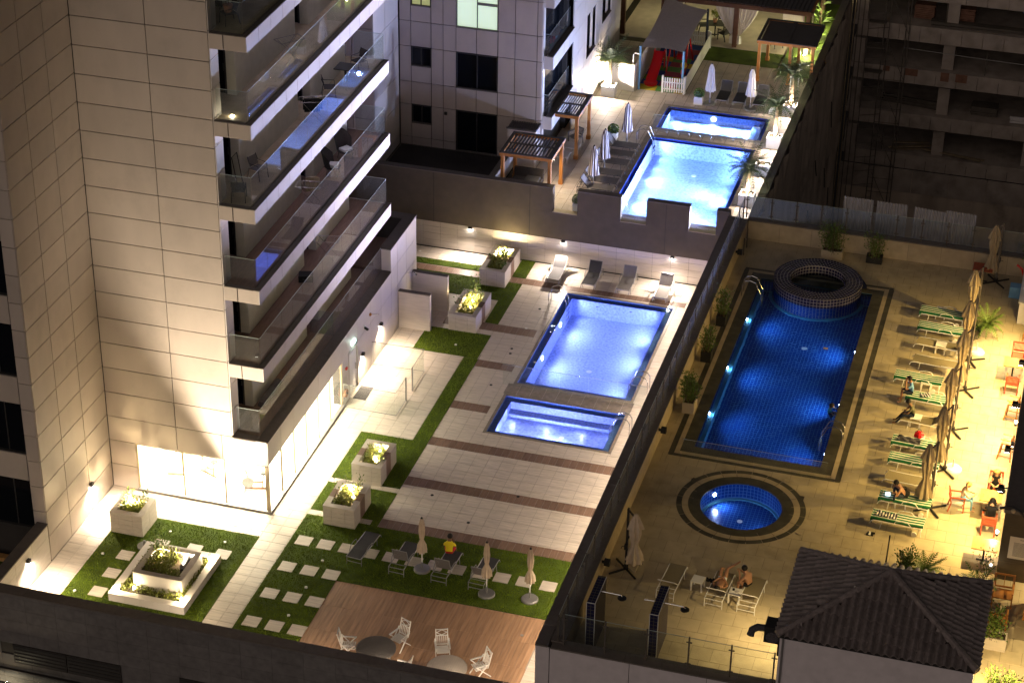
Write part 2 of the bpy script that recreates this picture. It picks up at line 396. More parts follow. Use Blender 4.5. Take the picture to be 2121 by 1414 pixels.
# ------------------------------------------------------------------ lamps
def lamp(kind, loc, watts, col, parent=None, size=.06, aim=None, angle=None, blend=.4, shape=None):
    d = bpy.data.lights.new('lamp_light', kind); d.energy = watts; d.color = col
    if kind == 'AREA':
        if shape: d.shape = 'RECTANGLE'; d.size, d.size_y = shape
        else: d.size = size
    else: d.shadow_soft_size = size
    if kind == 'SPOT': d.spot_size = R_(angle or 90); d.spot_blend = blend
    o = bpy.data.objects.new('lamp_light', d); COL.objects.link(o); o.location = loc
    if aim is not None: o.rotation_euler = Vector(aim).to_track_quat('-Z', 'Y').to_euler()
    if parent is not None: o.parent = parent; o.location = Vector(loc)-wloc(parent)
    return o
WARM = (1.0, .76, .48); WHITE = (1.0, .80, .58); COOL = (1.0, .84, .70); YEL = (1.0, .72, .26)
def wall_light(x, y, z, nrm, label, watts, col=WHITE, angle=120, group=None, tilt=.35, off=.19):
    """black box lamp on a wall, shining down"""
    t = thing('wall_light', label, 'wall light', (x, y, z), math.atan2(nrm[0], -nrm[1]) if nrm[1] <= 0 else math.pi, group)
    t.rotation_euler = (0, 0, math.atan2(nrm[1], nrm[0])-math.pi/2)
    part('housing', MB().box(-.09, .09, .0, .13, -.06, .07), 'black_metal', t)
    part('lens', MB().box(-.07, .07, .02, .12, -.075, -.062), 'lamp_glow_white', t)
    l = lamp('SPOT', (0, off, -.10), watts, col, None, .06, None, min(170, angle+20), 1.0); l.parent = t
    l.rotation_euler = Vector((0, tilt, -1)).to_track_quat('-Z', 'Y').to_euler()
    return t
# ------------------------------------------------------------------ plants
def leaf(mb, p, d, L, W):
    d = d.normalized(); u = Vector((random.uniform(-1,1), random.uniform(-1,1), random.uniform(-.2,1))); x = d.cross(u)
    if x.length < 1e-3: return
    x = x.normalized()*W/2; m = p+d*L*.5+Vector((0,0,.12*L))
    mb.add([p, m-x, p+d*L, m+x], [(0,1,2,3)])
def shrub_parts(t, z0, r, h, nst, nleaf, ls, mleaf='leaf', spread=.6, bare=.3, cx=0, cy=0, rx=None, ry=None):
    st, lf = MB(), MB(); rx = rx or r; ry = ry or r
    for k in range(nst):
        a = random.uniform(0, 6.28); q = math.sqrt(random.random())
        b = Vector((cx+rx*q*math.cos(a)*spread, cy+ry*q*math.sin(a)*spread, z0)); hh = h*random.uniform(.6, 1)
        tip = Vector((cx+(b.x-cx)*1.5+random.uniform(-.2,.2)*r, cy+(b.y-cy)*1.5+random.uniform(-.2,.2)*r, z0+hh))
        mid = (b+tip)/2+Vector((random.uniform(-.08,.08)*h, random.uniform(-.08,.08)*h, 0)); pts = [b, mid, tip]
        st.tube(pts, .013*max(1, h*.6), 4, .005)
        for j in range(nleaf):
            f = random.uniform(bare, 1.02); p = b.lerp(mid, f*2) if f < .5 else mid.lerp(tip, f*2-1)
            off = Vector((random.gauss(0,1), random.gauss(0,1), random.gauss(0,.6)))*(.17*h*(.5+.5*random.random()))*.55
            leaf(lf, p+off, off+Vector((0,0,.1)), ls*random.uniform(.6,1.3), ls*.5)
    part('stem', st, 'bark', t); part('foliage', lf, mleaf, t)
def groundplants(t, x0, x1, y0, y1, z, h, n, ls, mleaf='leaf', name='ground_cover'):
    lf = MB()
    for k in range(n):
        p = Vector((random.uniform(x0,x1), random.uniform(y0,y1), z+random.random()**1.6*h))
        leaf(lf, p, Vector((random.gauss(0,1), random.gauss(0,1), abs(random.gauss(0,1))+.3)), ls*random.uniform(.6,1.5), ls*.35)
    o = part(name, lf, mleaf, t); o['kind'] = 'stuff'
def frond(mb, base, yaw, L, rise, droop, nl=11, lw=.034, ll=.26):
    pts = []
    for i in range(nl+1):
        f = i/nl; hx = L*f*(1-.12*f); pts.append(Vector((base[0]+math.cos(yaw)*hx, base[1]+math.sin(yaw)*hx, base[2]+rise*L*f-droop*L*f*f)))
    side = Vector((-math.sin(yaw), math.cos(yaw), 0)); w = .012
    mb.strip([p+side*w for p in pts], [p-side*w for p in pts])
    for i in range(1, nl+1):
        f = i/nl; l = ll*(math.sin(math.pi*min(1, .15+.85*f))*.8+.25); d = (pts[i]-pts[i-1]).normalized()
        for sg in (-1, 1):
            e = pts[i]+(side*sg+d*.75+Vector((0,0,.12-.3*f)))*l*.75
            mb.add([pts[i]-d*lw, pts[i]+d*lw, e], [(0,1,2)])
def palm(loc, label, trunk_h, nf, L, group=None, mleaf='palm_leaf', rise=.75, droop=.75, cat='palm', ll=.26, tr=.11):
    t = thing('palm_tree', label, cat, loc, random.uniform(0, 6), group); tk = MB()
    prof = []
    for i in range(9):
        f = i/8; prof.append((tr*(1.15-.3*f)*(1+(.12 if i % 2 else 0)), trunk_h*f))
    tk.lathe(prof, n=9); part('trunk', tk, 'bark', t); fr = MB()
    for k in range(nf):
        a = k*2.39996; q = k/nf; frond(fr, (0,0,trunk_h), a, L*random.uniform(.85,1.1), rise*(1.5-1.2*q)+random.uniform(-.1,.1), droop*(.5+.6*q), ll=ll)
    part('crown', fr, mleaf, t); return t
# ------------------------------------------------------------------ furniture
def lounger(label, group, loc, rz, sling='charcoal_sling', frame='grey_metal', back=35, arms=True, L=1.95, W=.66, slatback=False, flat_head=False, wheel=False, cushion=None, sag=.0):
    """head towards local -y, feet towards local +y"""
    t = thing('sun_lounger', label, 'sun lounger', loc, rz, group); hb = .62; hs = .36; ys = -L/2+hb; ye = L/2
    fr = MB()
    for sx in (-1, 1):
        x = sx*W/2; fr.tube([(x, -L/2+.05, hs-.01), (x, ye-.12, hs-.01), (x, ye-.03, hs-.05), (x, ye+.03, hs-.18)], .019, 5)
    fr.tube([(-W/2, -L/2+.08, .12), (W/2, -L/2+.08, .12)], .014, 5); fr.tube([(-W/2, -L/2+.06, hs-.01), (W/2, -L/2+.06, hs-.01)], .014, 5); fr.tube([(-W/2, -L/2+.34, hs-.02), (W/2, -L/2+.34, hs-.02)], .012, 5); fr.tube([(-W/2, ye-.10, hs-.04), (W/2, ye-.10, hs-.04)], .016, 5)
    part('frame', fr, frame, t)
    for sx in (-1, 1):
        for yy, sp in ((-L/2+.08, -.02), (L/2-.42, .05)):
            part('leg', MB().tube([(sx*W/2, yy, hs), (sx*W/2, yy+sp, 0)], .017, 5), frame, t)
    w = W/2-.015
    n = 6; lf, rt = [], []
    for i in range(n+1):
        f = i/n; y = ys+(ye-.06-ys)*f; z = hs+.012-sag*math.sin(math.pi*f)*.05; lf.append((-w, y, z)); rt.append((w, y, z))
    b = R_(back); bd = Vector((0, -math.cos(b), math.sin(b)))
    if cushion:
        cm = MB()
        for i in range(n): cm.obox(((0), (lf[i][1]+lf[i+1][1])/2, hs+.055), (W*.94, lf[i+1][1]-lf[i][1]+.004, .075))
        cm.obox((0, ye-.01, hs-.03), (W*.94, .07, .24)); part('seat_cushion', cm, cushion, t)
        bc = Vector((0, ys, hs+.05))+bd*(hb/2); cb = MB().obox((0, 0, 0), (W*.94, hb, .075)); o = part('back_cushion', cb, cushion, t)
        o.location = bc; o.rotation_euler = (-b, 0, 0)
    else:
        part('seat_sling', MB().strip(lf, rt), sling, t)
        p0 = Vector((0, ys, hs+.012)); p1 = p0+bd*hb; bk = MB(); u = Vector((0, math.sin(b), math.cos(b)))
        if slatback:
            for k in range(6): c = p0+bd*(hb*(k+.6)/6.2); bk.beam(c-Vector((w,0,0)), c+Vector((w,0,0)), .075, .012, u)
            part('backrest', bk, 'grey_sling', t)
        else:
            bk.strip([p0-Vector((w,0,0)), p1-Vector((w,0,0))], [p0+Vector((w,0,0)), p1+Vector((w,0,0))]); part('backrest', bk, sling, t)
        bf = MB()
        for sx in (-1, 1): bf.tube([p0+Vector((sx*w,0,0)), p1+Vector((sx*w,0,0))], .017, 5)
        bf.tube([p1-Vector((w,0,0)), p1+Vector((w,0,0))], .017, 5); part('back_frame', bf, frame, t)
    if arms:
        for sx in (-1, 1):
            x = sx*(W/2+.035)
            part('armrest', MB().tube([(x, ys+.50, hs-.02), (x, ys+.42, hs+.15), (x, ys+.2, hs+.20), (x, ys-.05, hs+.18), (x, ys-.22, hs-.02)], .017, 5), frame, t)
    if wheel:
        for sx in (-1, 1):
            part('wheel', MB().lathe([(.10, -.03), (.10, .03)], n=14), 'white_plastic', t).location = (sx*(W/2+.05), -L/2+.30, .10)
            t.children[-1].rotation_euler = (0, math.pi/2, 0)
    return t
def umbrella(label, group, loc, h=2.5, canv='canvas', base_r=.34, base_m='grey_metal', tied=True, cap_m='black_metal', w=.16):
    t = thing('closed_umbrella', label, 'umbrella', loc, random.uniform(0, 6), group)
    part('base', MB().lathe([(base_r,0),(base_r,.05),(base_r*.9,.09),(.06,.10)], n=20), base_m, t)
    part('sleeve', MB().lathe([(.04,.1),(.04,.38)], n=8), base_m, t)
    part('pole', MB().tube([(0,0,.1),(0,0,h)], .022, 6), 'white_paint' if canv != 'canvas_stripe' else 'grey_metal', t)
    if tied: prof = [(.19*w/.16,h*.36),(.165*w/.16,h*.47),(.065,h*.58),(.09,h*.64),(.115,h*.76),(.10,h*.86),(.105,h*.87),(.045,h*.985)]
    else: prof = [(.26*w/.16,h*.34),(.24*w/.16,h*.42),(.19*w/.16,h*.62),(.145*w/.16,h*.80),(.15*w/.16,h*.845),(.12*w/.16,h*.90),(.05,h*.985)]
    c = MB(); c.lathe(prof, n=40, pleat=.20, npl=8); part('canopy', c, canv, t)
    part('finial', MB().lathe([(.045,h*.975),(.05,h*.99),(.02,h+.03)], n=8), cap_m, t)
    return t
def cantilever(label, group, loc, rz, h=3.1, m='canvas_brown', mast='steel_dark', weights=True):
    t = thing('cantilever_umbrella', label, 'umbrella', loc, rz, group); b = MB()
    b.beam((-.5,-.5,.04), (.5,.5,.04), .06, .05); b.beam((-.5,.5,.044), (.5,-.5,.044), .06, .05); b.lathe([(.09,.05),(.09,.2)], n=10)
    part('base', b, 'black_metal', t)
    part('mast', MB().beam((0,0,.05), (0,0,h), .075, .10), mast, t)
    part('crank_box', MB().box(-.06,.06,.05,.17,1.0,1.22).tube([(.06,.11,1.1),(.16,.11,1.1),(.16,.2,1.06)], .015, 5), 'black_metal', t)
    part('arm', MB().beam((0,0,1.3), (-.30,0,h*.80), .05, .05).beam((0,0,h-.06), (-.28,0,h*.86), .06, .05), mast, t)
    c = MB(); H = h*.93
    prof = [(.31,h*.17),(.27,h*.26),(.11,h*.43),(.13,h*.47),(.20,h*.62),(.17,h*.70),(.27,h*.705),(.19,h*.80),(.06,H)]
    c.lathe(prof, (-.30,0,0), n=36, pleat=.25, npl=7); part('canopy', c, m, t)
    if weights:
        part('base_slab', MB().add([(-.42,-.3,.09),(-.02,-.06,.09),(-.42,.3,.09),(-.42,-.3,.15),(-.02,-.06,.15),(-.42,.3,.15)], [(2,1,0),(3,4,5),(0,1,4,3),(1,2,5,4),(2,0,3,5)]), 'planter_beige', t)
    return t
def side_table(label, group, loc, rz=0.0, m='white_plastic', h=.42, s=.45):
    t = thing('side_table', label, 'side table', loc, rz, group)
    part('table_top', MB().box(-s/2,s/2,-s/2,s/2,h-.035,h), m, t)
    for sx in (-1,1):
        for sy in (-1,1): part('leg', MB().box(sx*(s/2-.03)-.028, sx*(s/2-.03)+.028, sy*(s/2-.03)-.028, sy*(s/2-.03)+.028, 0, h-.035), m, t)
    return t
def armchair(label, group, loc, rz, m='timber_red', h=.88, seat=.43, W=.56, D=.54, seat_m=None, n=9):
    """wooden armchair with a slatted back, facing local +y"""
    t = thing('armchair', label, 'chair', loc, rz, group)
    part('seat', MB().box(-W/2+.03,W/2-.03,-D/2+.02,D/2,seat-.04,seat), seat_m or m, t)
    for sx in (-1,1):
        x = sx*(W/2-.025)
        part('leg', MB().beam((x,D/2-.03,0), (x,D/2-.03,seat+.22), .05), m, t)
        part('leg', MB().beam((x,-D/2-.08,0), (x,-D/2+.02,seat), .05).beam((x,-D/2+.02,seat), (x,-D/2-.10,h), .05), m, t)
        part('armrest', MB().box(x-.035,x+.035,-D/2-.02,D/2+.02,seat+.22,seat+.25), m, t)
    b = MB()
    def at(z): f = (z-seat)/(h-seat); return -D/2+.02-.12*f
    for z in (seat+.08, h-.03): b.beam((-W/2+.03,at(z),z), (W/2-.03,at(z),z), .07, .03, (0,1,0))
    for k in range(n):
        x = -W/2+.07+(W-.14)*k/(n-1); b.beam((x,at(seat+.08),seat+.08), (x,at(h-.03),h-.03), .026, .018)
    part('backrest', b, m, t); return t
def dining_table(label, group, loc, rz=0.0, sx=.8, sy=.8, m='table_top', h=.74):
    t = thing('dining_table', label, 'table', loc, rz, group)
    part('table_top', MB().box(-sx/2,sx/2,-sy/2,sy/2,h-.035,h), m, t)
    part('pedestal', MB().beam((0,0,.04), (0,0,h-.035), .07).box(-.25,.25,-.035,.035,0,.04).box(-.035,.035,-.25,.25,.001,.041), 'black_metal', t); return t
def high_chair(label, group, loc, rz):
    t = thing('high_chair', label, 'high chair', loc, rz, group); m = 'timber_orange'
    part('seat', MB().box(-.22,.22,-.2,.2,.72,.76), m, t)
    for sx in (-1,1):
        for sy in (-1,1): part('leg', MB().beam((sx*.27,sy*.27,0), (sx*.21,sy*.19,.74 if sy > 0 else 1.12), .04), m, t)
        part('rung', MB().beam((sx*.26,-.25,.2), (sx*.26,.25,.2), .03), m, t); part('armrest', MB().box(sx*.22-.03,sx*.22+.03,-.22,.24,.93,.96), m, t)
    part('rung', MB().beam((-.26,.26,.2), (.26,.26,.2), .03).beam((-.25,.25,.34), (.25,.25,.34), .03), m, t)
    part('backrest', MB().box(-.2,.2,-.215,-.195,.82,1.12), m, t); return t
def folding_chair(label, group, loc, rz):
    """white folding garden chair, diamond pattern in the back; facing local +y"""
    t = thing('folding_chair', label, 'chair', loc, rz, group); m = 'white_paint'; W = .52
    st = MB()
    for k in range(6): st.box(-W/2+.03, W/2-.03, -.22+k*.08, -.16+k*.08, .42, .44)
    part('seat', st, m, t)
    for sx in (-1,1):
        x = sx*W/2
        part('leg', MB().beam((x,.28,0), (x,-.30,.72), .035), m, t); part('leg', MB().beam((x*.92,-.36,0), (x*.92,.24,.62), .035), m, t)
        part('armrest', MB().box(x-.03,x+.03,-.28,.26,.61,.64), m, t)
    def P(x, z): return (x, -.24-.26*(z-.42), z)
    b = MB()
    for sx in (-1,1): b.beam(P(sx*.22,.42), P(sx*.22,1.08), .035)
    for z in (.48, .82, 1.05): b.beam(P(-.22,z), P(.22,z), .04, .025)
    for k in range(5): x = -.15+.075*k; b.beam(P(x,.48), P(x,.82), .025, .018)
    for a, c in (((-.2,.935),(0,1.03)),((0,1.03),(.2,.935)),((.2,.935),(0,.84)),((0,.84),(-.2,.935))): b.beam(P(*a), P(*c), .025, .02)
    part('backrest', b, m, t); return t
def pot_box(t, sx, sy, h, m, soil=True):
    w = .05
    part('box', MB().box(-sx/2,sx/2,-sy/2,-sy/2+w,0,h).box(-sx/2,sx/2,sy/2-w,sy/2,0,h).box(-sx/2,-sx/2+w,-sy/2+w,sy/2-w,0,h).box(sx/2-w,sx/2,-sy/2+w,sy/2-w,0,h), m, t)
    part('soil', MB().box(-sx/2+w,sx/2-w,-sy/2+w,sy/2-w,0,h-.06), 'soil', t)
def grab_rail(label, group, loc, rz):
    """pair of bent steel rails of a pool ladder; local +y into the pool"""
    t = thing('pool_ladder', label, 'pool ladder', loc, rz, group)
    for sx in (-.25,.25):
        part('rail', MB().tube([(sx,-.55,0),(sx,-.55,.62),(sx,-.45,.78),(sx,-.2,.86),(sx,.05,.78),(sx,.32,.25),(sx,.34,-.9)], .021, 7), 'steel', t)
    for z in (-.25,-.5,-.75): part('step', MB().box(-.25,.25,.30,.40,z-.015,z+.015), 'steel', t)
    return t
def glass_run(t, p, q, z0, h, step, glass='glass', posts=True, post_m='steel_dark', post_side=0.0, gname='glass_panel', first=True, last=True, spig=False):
    """glass panels between posts from p to q (x, y), bottom z0"""
    p, q = Vector((*p,0)), Vector((*q,0)); L = (q-p).length; n = max(1, round(L/step)); d = (q-p)/L; a = math.atan2(d.y, d.x); base = wloc(t)
    k = ('gl', round(L/n,3), round(h,3), glass)
    if k not in _boxes: me = MB().box(-L/n/2+.02, L/n/2-.02, -.006, .006, .06, h).mesh(gname); me.materials.append(MATS[glass]); _boxes[k] = me
    k2 = ('po', round(h,3), post_m)
    if k2 not in _boxes:
        mb = MB().box(-.025,.025,-.03,.03,0,h+.03)
        for zz in (.22, h-.2): mb.box(-.10,.10,-.015,.015,zz-.02,zz+.02)
        me = mb.mesh('post'); me.materials.append(MATS[post_m]); _boxes[k2] = me
    for i in range(n):
        o = link(gname, _boxes[k], None, t); o.location = p+d*(L/n*(i+.5))+Vector((0,0,z0))-base; o.rotation_euler = (0,0,a)
    e0, e1 = p+d*.03, q-d*.03; part('glass_edge', MB().beam((e0.x-base.x,e0.y-base.y,z0+h+.004-base.z),(e1.x-base.x,e1.y-base.y,z0+h+.004-base.z),.018,.012), 'glass_edge', t)
    if posts:
        nrm = Vector((-d.y, d.x, 0))*post_side
        for i in range(0 if first else 1, n+1 if last else n):
            o = link('post', _boxes[k2], None, t); o.location = p+d*(L/n*i)+nrm+Vector((0,0,z0))-base; o.rotation_euler = (0,0,a)
# ------------------------------------------------------------------ people
def person(label, loc, rz, J, look, hair='hair_black', skin='skin', top=None, legs='cloth_navy', hair_len=0.0, group=None, r=1.0, feet=True, legcut=None, sleeve=True):
    """one continuous skinned body from a joint dictionary J (local metres, facing +y)"""
    names = ['pelvis','belly','chest','neck','headc','headt']
    E = [('pelvis','belly'),('belly','chest'),('chest','neck'),('neck','headc'),('headc','headt')]
    for s in 'LR': E += [('chest','sh'+s),('sh'+s,'el'+s),('el'+s,'wr'+s),('wr'+s,'ha'+s),('pelvis','hi'+s),('hi'+s,'kn'+s),('kn'+s,'an'+s),('an'+s,'to'+s)]
    rad = dict(pelvis=.135, belly=.125, chest=.135, neck=.058, headc=.098, headt=.072)
    for s in 'LR': rad.update({'sh'+s:.062,'el'+s:.043,'wr'+s:.032,'ha'+s:.036,'hi'+s:.092,'kn'+s:.06,'an'+s:.040,'to'+s:.036})
    keys = list(rad)
    me = bpy.data.meshes.new('person'); me.from_pydata([J[k] for k in keys], [(keys.index(a), keys.index(b)) for a, b in E], [])
    ob = bpy.data.objects.new('person', me); COL.objects.link(ob)
    md = ob.modifiers.new('skin', 'SKIN'); md.use_smooth_shade = True; md.branch_smoothing = .3
    sv = me.skin_vertices[0].data
    for i, k in enumerate(keys):
        sx = rad[k]*r; sv[i].radius = (sx*(1.18 if k in ('pelvis','chest','belly') else 1), sx*(.92 if k in ('pelvis','chest','belly') else 1)); sv[i].use_root = (k == 'pelvis')
    sb = ob.modifiers.new('sub', 'SUBSURF'); sb.levels = 1; sb.render_levels = 1
    bpy.context.view_layer.update(); dg = bpy.context.evaluated_depsgraph_get()
    nm = bpy.data.meshes.new_from_object(ob.evaluated_get(dg)); bpy.data.objects.remove(ob, do_unlink=True)
    nm.name = 'person'; nm.materials.clear()
    for m in (skin, top or skin, legs): nm.materials.append(MATS[m])
    segs = [(Vector(J[a]), Vector(J[b]), a, b) for a, b in E]
    for pl in nm.polygons:
        c = pl.center; best, bb = 9, None
        for a, b, na, nb in segs:
            d = b-a; tt = max(0, min(1, (c-a).dot(d)/max(1e-6, d.dot(d)))); dist = (c-(a+d*tt)).length
            if dist < best: best, bb = dist, (na, nb, tt)
        na, nb, tt = bb; k = 0
        if nb in ('belly','chest') or (nb[:2] == 'sh'): k = 1 if (nb != 'belly' or tt > .25) else 2
        elif nb[:2] == 'el': k = 1 if (sleeve and tt < .6) else 0
        elif nb == 'neck': k = 1 if tt < .55 else 0
        elif nb[:2] == 'hi': k = 2
        elif nb[:2] == 'kn': k = 2 if (legcut is None or tt < legcut) else 0
        elif nb[:2] == 'an': k = 2 if legcut is None else 0
        pl.material_index = k; pl.use_smooth = True
    # nose, ears and the five fingers of each hand join the same mesh
    bm = bmesh.new(); bm.from_mesh(nm); hc = Vector(J['headc']); L_ = Vector(look).normalized(); sd = L_.cross(Vector((0,0,1))).normalized(); up = sd.cross(L_)
    ex = MB()
    def chip(c, rx, n=6): ex.ball(c, rx, n)
    chip(hc+L_*.098+up*-.005, .017); [chip(hc+sd*s*.095+up*.0, .022) for s in (-1,1)]
    for s in 'LR':
        w_, h_ = Vector(J['wr'+s]), Vector(J['ha'+s]); d = (h_-w_).normalized(); x = d.cross(Vector((0,0,1)))
        x = (x if x.length > .1 else Vector((1,0,0))).normalized(); y = x.cross(d)
        for k, ln in enumerate((.065,.078,.084,.076,.058)):
            b0 = h_+d*.015+x*(k-2)*.017
            if k == 0: ex.tube([h_-d*.01+x*-.03, h_+d*.02+x*-.055, h_+d*.055+x*-.06], .0095, 4, .007)
            else: ex.tube([b0, b0+d*ln*.55+y*.004, b0+d*ln*.95-y*.018], .0092, 4, .006)
    e2 = ex.mesh('tmp'); bm.from_mesh(e2); bm.to_mesh(nm); bm.free(); bpy.data.meshes.remove(e2)
    o = bpy.data.objects.new('person', nm); COL.objects.link(o); o.location = loc; o.rotation_euler = (0,0,rz); tag(o, label, 'person', group)
    hm = MB(); ht = hc+up*.035-L_*.018
    for i in range(7):
        for j in range(14): pass
    hm.ball(ht, .118, 14, 1.0, 1.0, 1.0)
    keep = []
    for f in hm.f:
        c = sum((Vector(hm.v[i]) for i in f), Vector())/len(f)-hc
        if c.dot(L_) < .055 and (c.dot(up) > -.055 - (0.2 if c.dot(L_) < -.02 else 0)) or c.dot(up) > .075: keep.append(f)
    hm.f = keep
    if hair_len:
        bk = ht-L_*.085
        for k in range(9):
            a = (k-4)*.026; hm.tube([ht+sd*a+up*.03-L_*.06, bk+sd*a*1.35-Vector((0,0,.12)), bk+sd*a*1.2-Vector((0,0,hair_len))], .03, 5, .012)
    hm.smooth = True; part('hair', hm, hair, o)
    return o
def seated(lean=.15, knee=.0, hs=.45, legd=.45, arms='knees', tilt=0.0, spread=.12, shin=.0, ext=.42):
    """sitting joints; pelvis over the seat at height hs, legs reaching +y"""
    p = Vector((0,0,hs+.10)); b = Vector((0, math.sin(lean), math.cos(lean))); J = dict(pelvis=p, belly=p+b*.17, chest=p+b*.37, neck=p+b*.51)
    b2 = Vector((tilt, math.sin(lean+.35), math.cos(lean+.35))); J['headc'] = J['neck']+b2*.14; J['headt'] = J['neck']+b2*.23
    for s, x in (('L',-1),('R',1)):
        J['sh'+s] = J['chest']+Vector((x*.175,0,.02)); J['hi'+s] = p+Vector((x*.085,.05,-.01))
        kn = Vector((x*(.09+spread), ext, hs+.08+knee)); J['kn'+s] = kn; an = Vector((x*(.09+spread*.9), ext+.02+shin, max(.07, hs+.08-legd+(0 if legd else 0)))); J['an'+s] = an; J['to'+s] = an+Vector((0,.15,-.03))
        if arms == 'knees': J['el'+s] = J['sh'+s]+Vector((x*.09,.14,-.22)); J['wr'+s] = kn+Vector((-x*.02,-.06,.10)); J['ha'+s] = kn+Vector((-x*.03,.03,.085))
        elif arms == 'phone': J['el'+s] = J['sh'+s]+Vector((x*.07,.12,-.24)); J['wr'+s] = J['chest']+Vector((x*.06,.32,.02)); J['ha'+s] = J['chest']+Vector((x*.035,.39,.05))
        elif arms == 'table': J['el'+s] = J['sh'+s]+Vector((x*.08,.16,-.20)); J['wr'+s] = J['chest']+Vector((x*.10,.36,-.14)); J['ha'+s] = J['chest']+Vector((x*.07,.43,-.13))
        elif arms == 'face': J['el'+s] = J['sh'+s]+Vector((x*.12,.22,-.14)); J['wr'+s] = J['headc']+Vector((x*.12,.12,-.06)); J['ha'+s] = J['headc']+Vector((x*.10,.09,.01))
    return J
# ================================================================== SETTING
struct('ground', MB().flat(-400, 400, -100, 700, -16), 'ground_dark')
# ------------------------------------------------------------------ middle deck
P1 = (-22.2, -16.9, 79.85, 88.75)          # main pool water
P2 = (-22.35, -16.85, 75.5, 78.65)         # kids pool water
deckM = MB()
for (x0,x1,y0,y1) in minus([(-36.05,-14.95,57.1,91.4)], [P1, P2]): deckM.box(x0,x1,y0,y1,-.9,-.014)
deck = struct('deck_floor', deckM, 'grout')
lawns = [(-34.7,-28.8,57.2,65.15), (-27.55,-24.82,57.2,67.25), (-24.82,-16.2,63.3,67.2), (-27.55,-24.5,67.62,69.75), (-27.55,-24.5,70.1,73.85), (-24.82,-24.5,67.2,67.62),
         (-25.17,-24.5,73.85,81.3), (-27.7,-24.55,81.35,83.6), (-25.2,-24.55,84.75,88.9), (-28.9,-25.2,87.0,88.9), (-31.5,-26.5,89.6,90.15), (-25.25,-24.55,89.55,91.38), (-31.5,-28.9,88.0,88.9)]
wood = [(-24.82,-16.2,57.2,63.28)]
strips = [(-24.48,-16.2,67.22,67.85), (-24.48,-16.2,70.5,71.15), (-24.48,-16.2,73.75,74.4), (-24.48,-22.75,76.92,77.55), (-24.48,-22.7,80.7,81.32),
          (-27.1,-22.6,84.05,84.72), (-31.5,-22.4,88.95,89.52), (-22.4,-16.4,89.0,89.45)]
gymfoot = [(-36.05,-28.98,66.82,85.95)]
pool_rim = [(P1[0]-.14,P1[1]+.14,P1[2]-.14,P1[3]+.14), (P2[0]-.14,P2[1]+.14,P2[2]-.14,P2[3]+.14)]
gap1 = [(P2[0]-.2, P1[1]+.22, P2[3]+.14, P1[2]-.14)]
stones = []
for py in ((260,1150),(232,1187),(203,1225),(402,1137),(461,1148),(333,1127)): p = G(*py); stones.append((p.x-.3,p.x+.3,p.y-.3,p.y+.3))
for yy in (65.4,63.56,61.72,59.86):
    for xx in (-26.98,-26.05,-25.13): stones.append((xx-.31,xx+.31,yy-.31,yy+.31))
for xx in (-24.15,-23.25,-22.3,-21.4,-20.5,-19.55,-18.65,-17.72,-16.75): stones.append((xx-.31,xx+.31,65.05,65.67))
hol = lawns+wood+strips+gymfoot+pool_rim
n_tiles = tiles(deck, 0.0, [(-36.0,-14.95,57.15,91.38)], .6, .6, 'tile_white', 'floor_tile', hol, gap=.016, x_off=-36, y_off=57.15, limit=300)
tiles(deck, 0.0, wood, .22, 1.5, 'wood_floor', 'floor_plank', [], gap=.008, limit=250, x_off=-24.82, y_off=57.2, stag=.35)
for i, s_ in enumerate(strips): tiles(deck, 0.0, [s_], .30, .66, 'tile_brown', 'brown_tile', pool_rim+gymfoot, gap=.014, limit=40, x_off=s_[0], y_off=s_[2])
for i, s_ in enumerate(stones): bpart('stepping_stone', *s_, -.01, .032, 'tile_white', deck)
lw = MB()
for (x0,x1,y0,y1) in minus(lawns, gymfoot): lw.box(x0,x1,y0,y1,-.012,.012)
lawn = struct('lawn', lw, 'lawn_soil')
gb = MB(); rnd = random.random
for (x0,x1,y0,y1) in minus(lawns, stones+gymfoot):
    for k in range(int((x1-x0)*(y1-y0)*520)):
        x, y = x0+(x1-x0)*rnd(), y0+(y1-y0)*rnd(); a = rnd()*6.28; h = .025+.035*rnd(); c, s_ = math.cos(a)*.014, math.sin(a)*.014; lx, ly = (rnd()-.5)*.05, (rnd()-.5)*.05
        gb.add([(x-c,y-s_,.010),(x+c,y+s_,.010),(x+lx,y+ly,.012+h)], [(0,1,2)])
struct('grass', gb, 'grass_blade', None, 'stuff')
# drains and buried lamps of the deck
for (px, py), rr, mm in zip(((970,1082),(1108,750),(1090,680),(1060,722),(1057,732),(1118,640),(870,520),(1150,560),(1017,797),(895,1025),(1073,1028),(1081,1315),(700,1040)), [.07]*13, ['black_metal','white_paint','white_paint','black_metal','black_metal','black_metal','white_paint','black_metal','black_metal','black_metal','black_metal','grey_metal','white_paint']):
    p = G(px, py); link('floor_drain', MB().lathe([(rr,0),(rr,.012)], n=10).mesh('floor_drain'), mm, deck).location = (p.x, p.y, .001)
for (px, py) in ((353,1102),(466,1124),(213,1147),(155,1224),(668,1162),(634,1217),(944,715),(598,1275)):
    p = G(px, py); o = link('lawn_lamp', MB().lathe([(.06,0),(.06,.05),(.045,.06)], n=10).mesh('lawn_lamp'), 'white_paint', lawn); o.location = (p.x, p.y, .012)

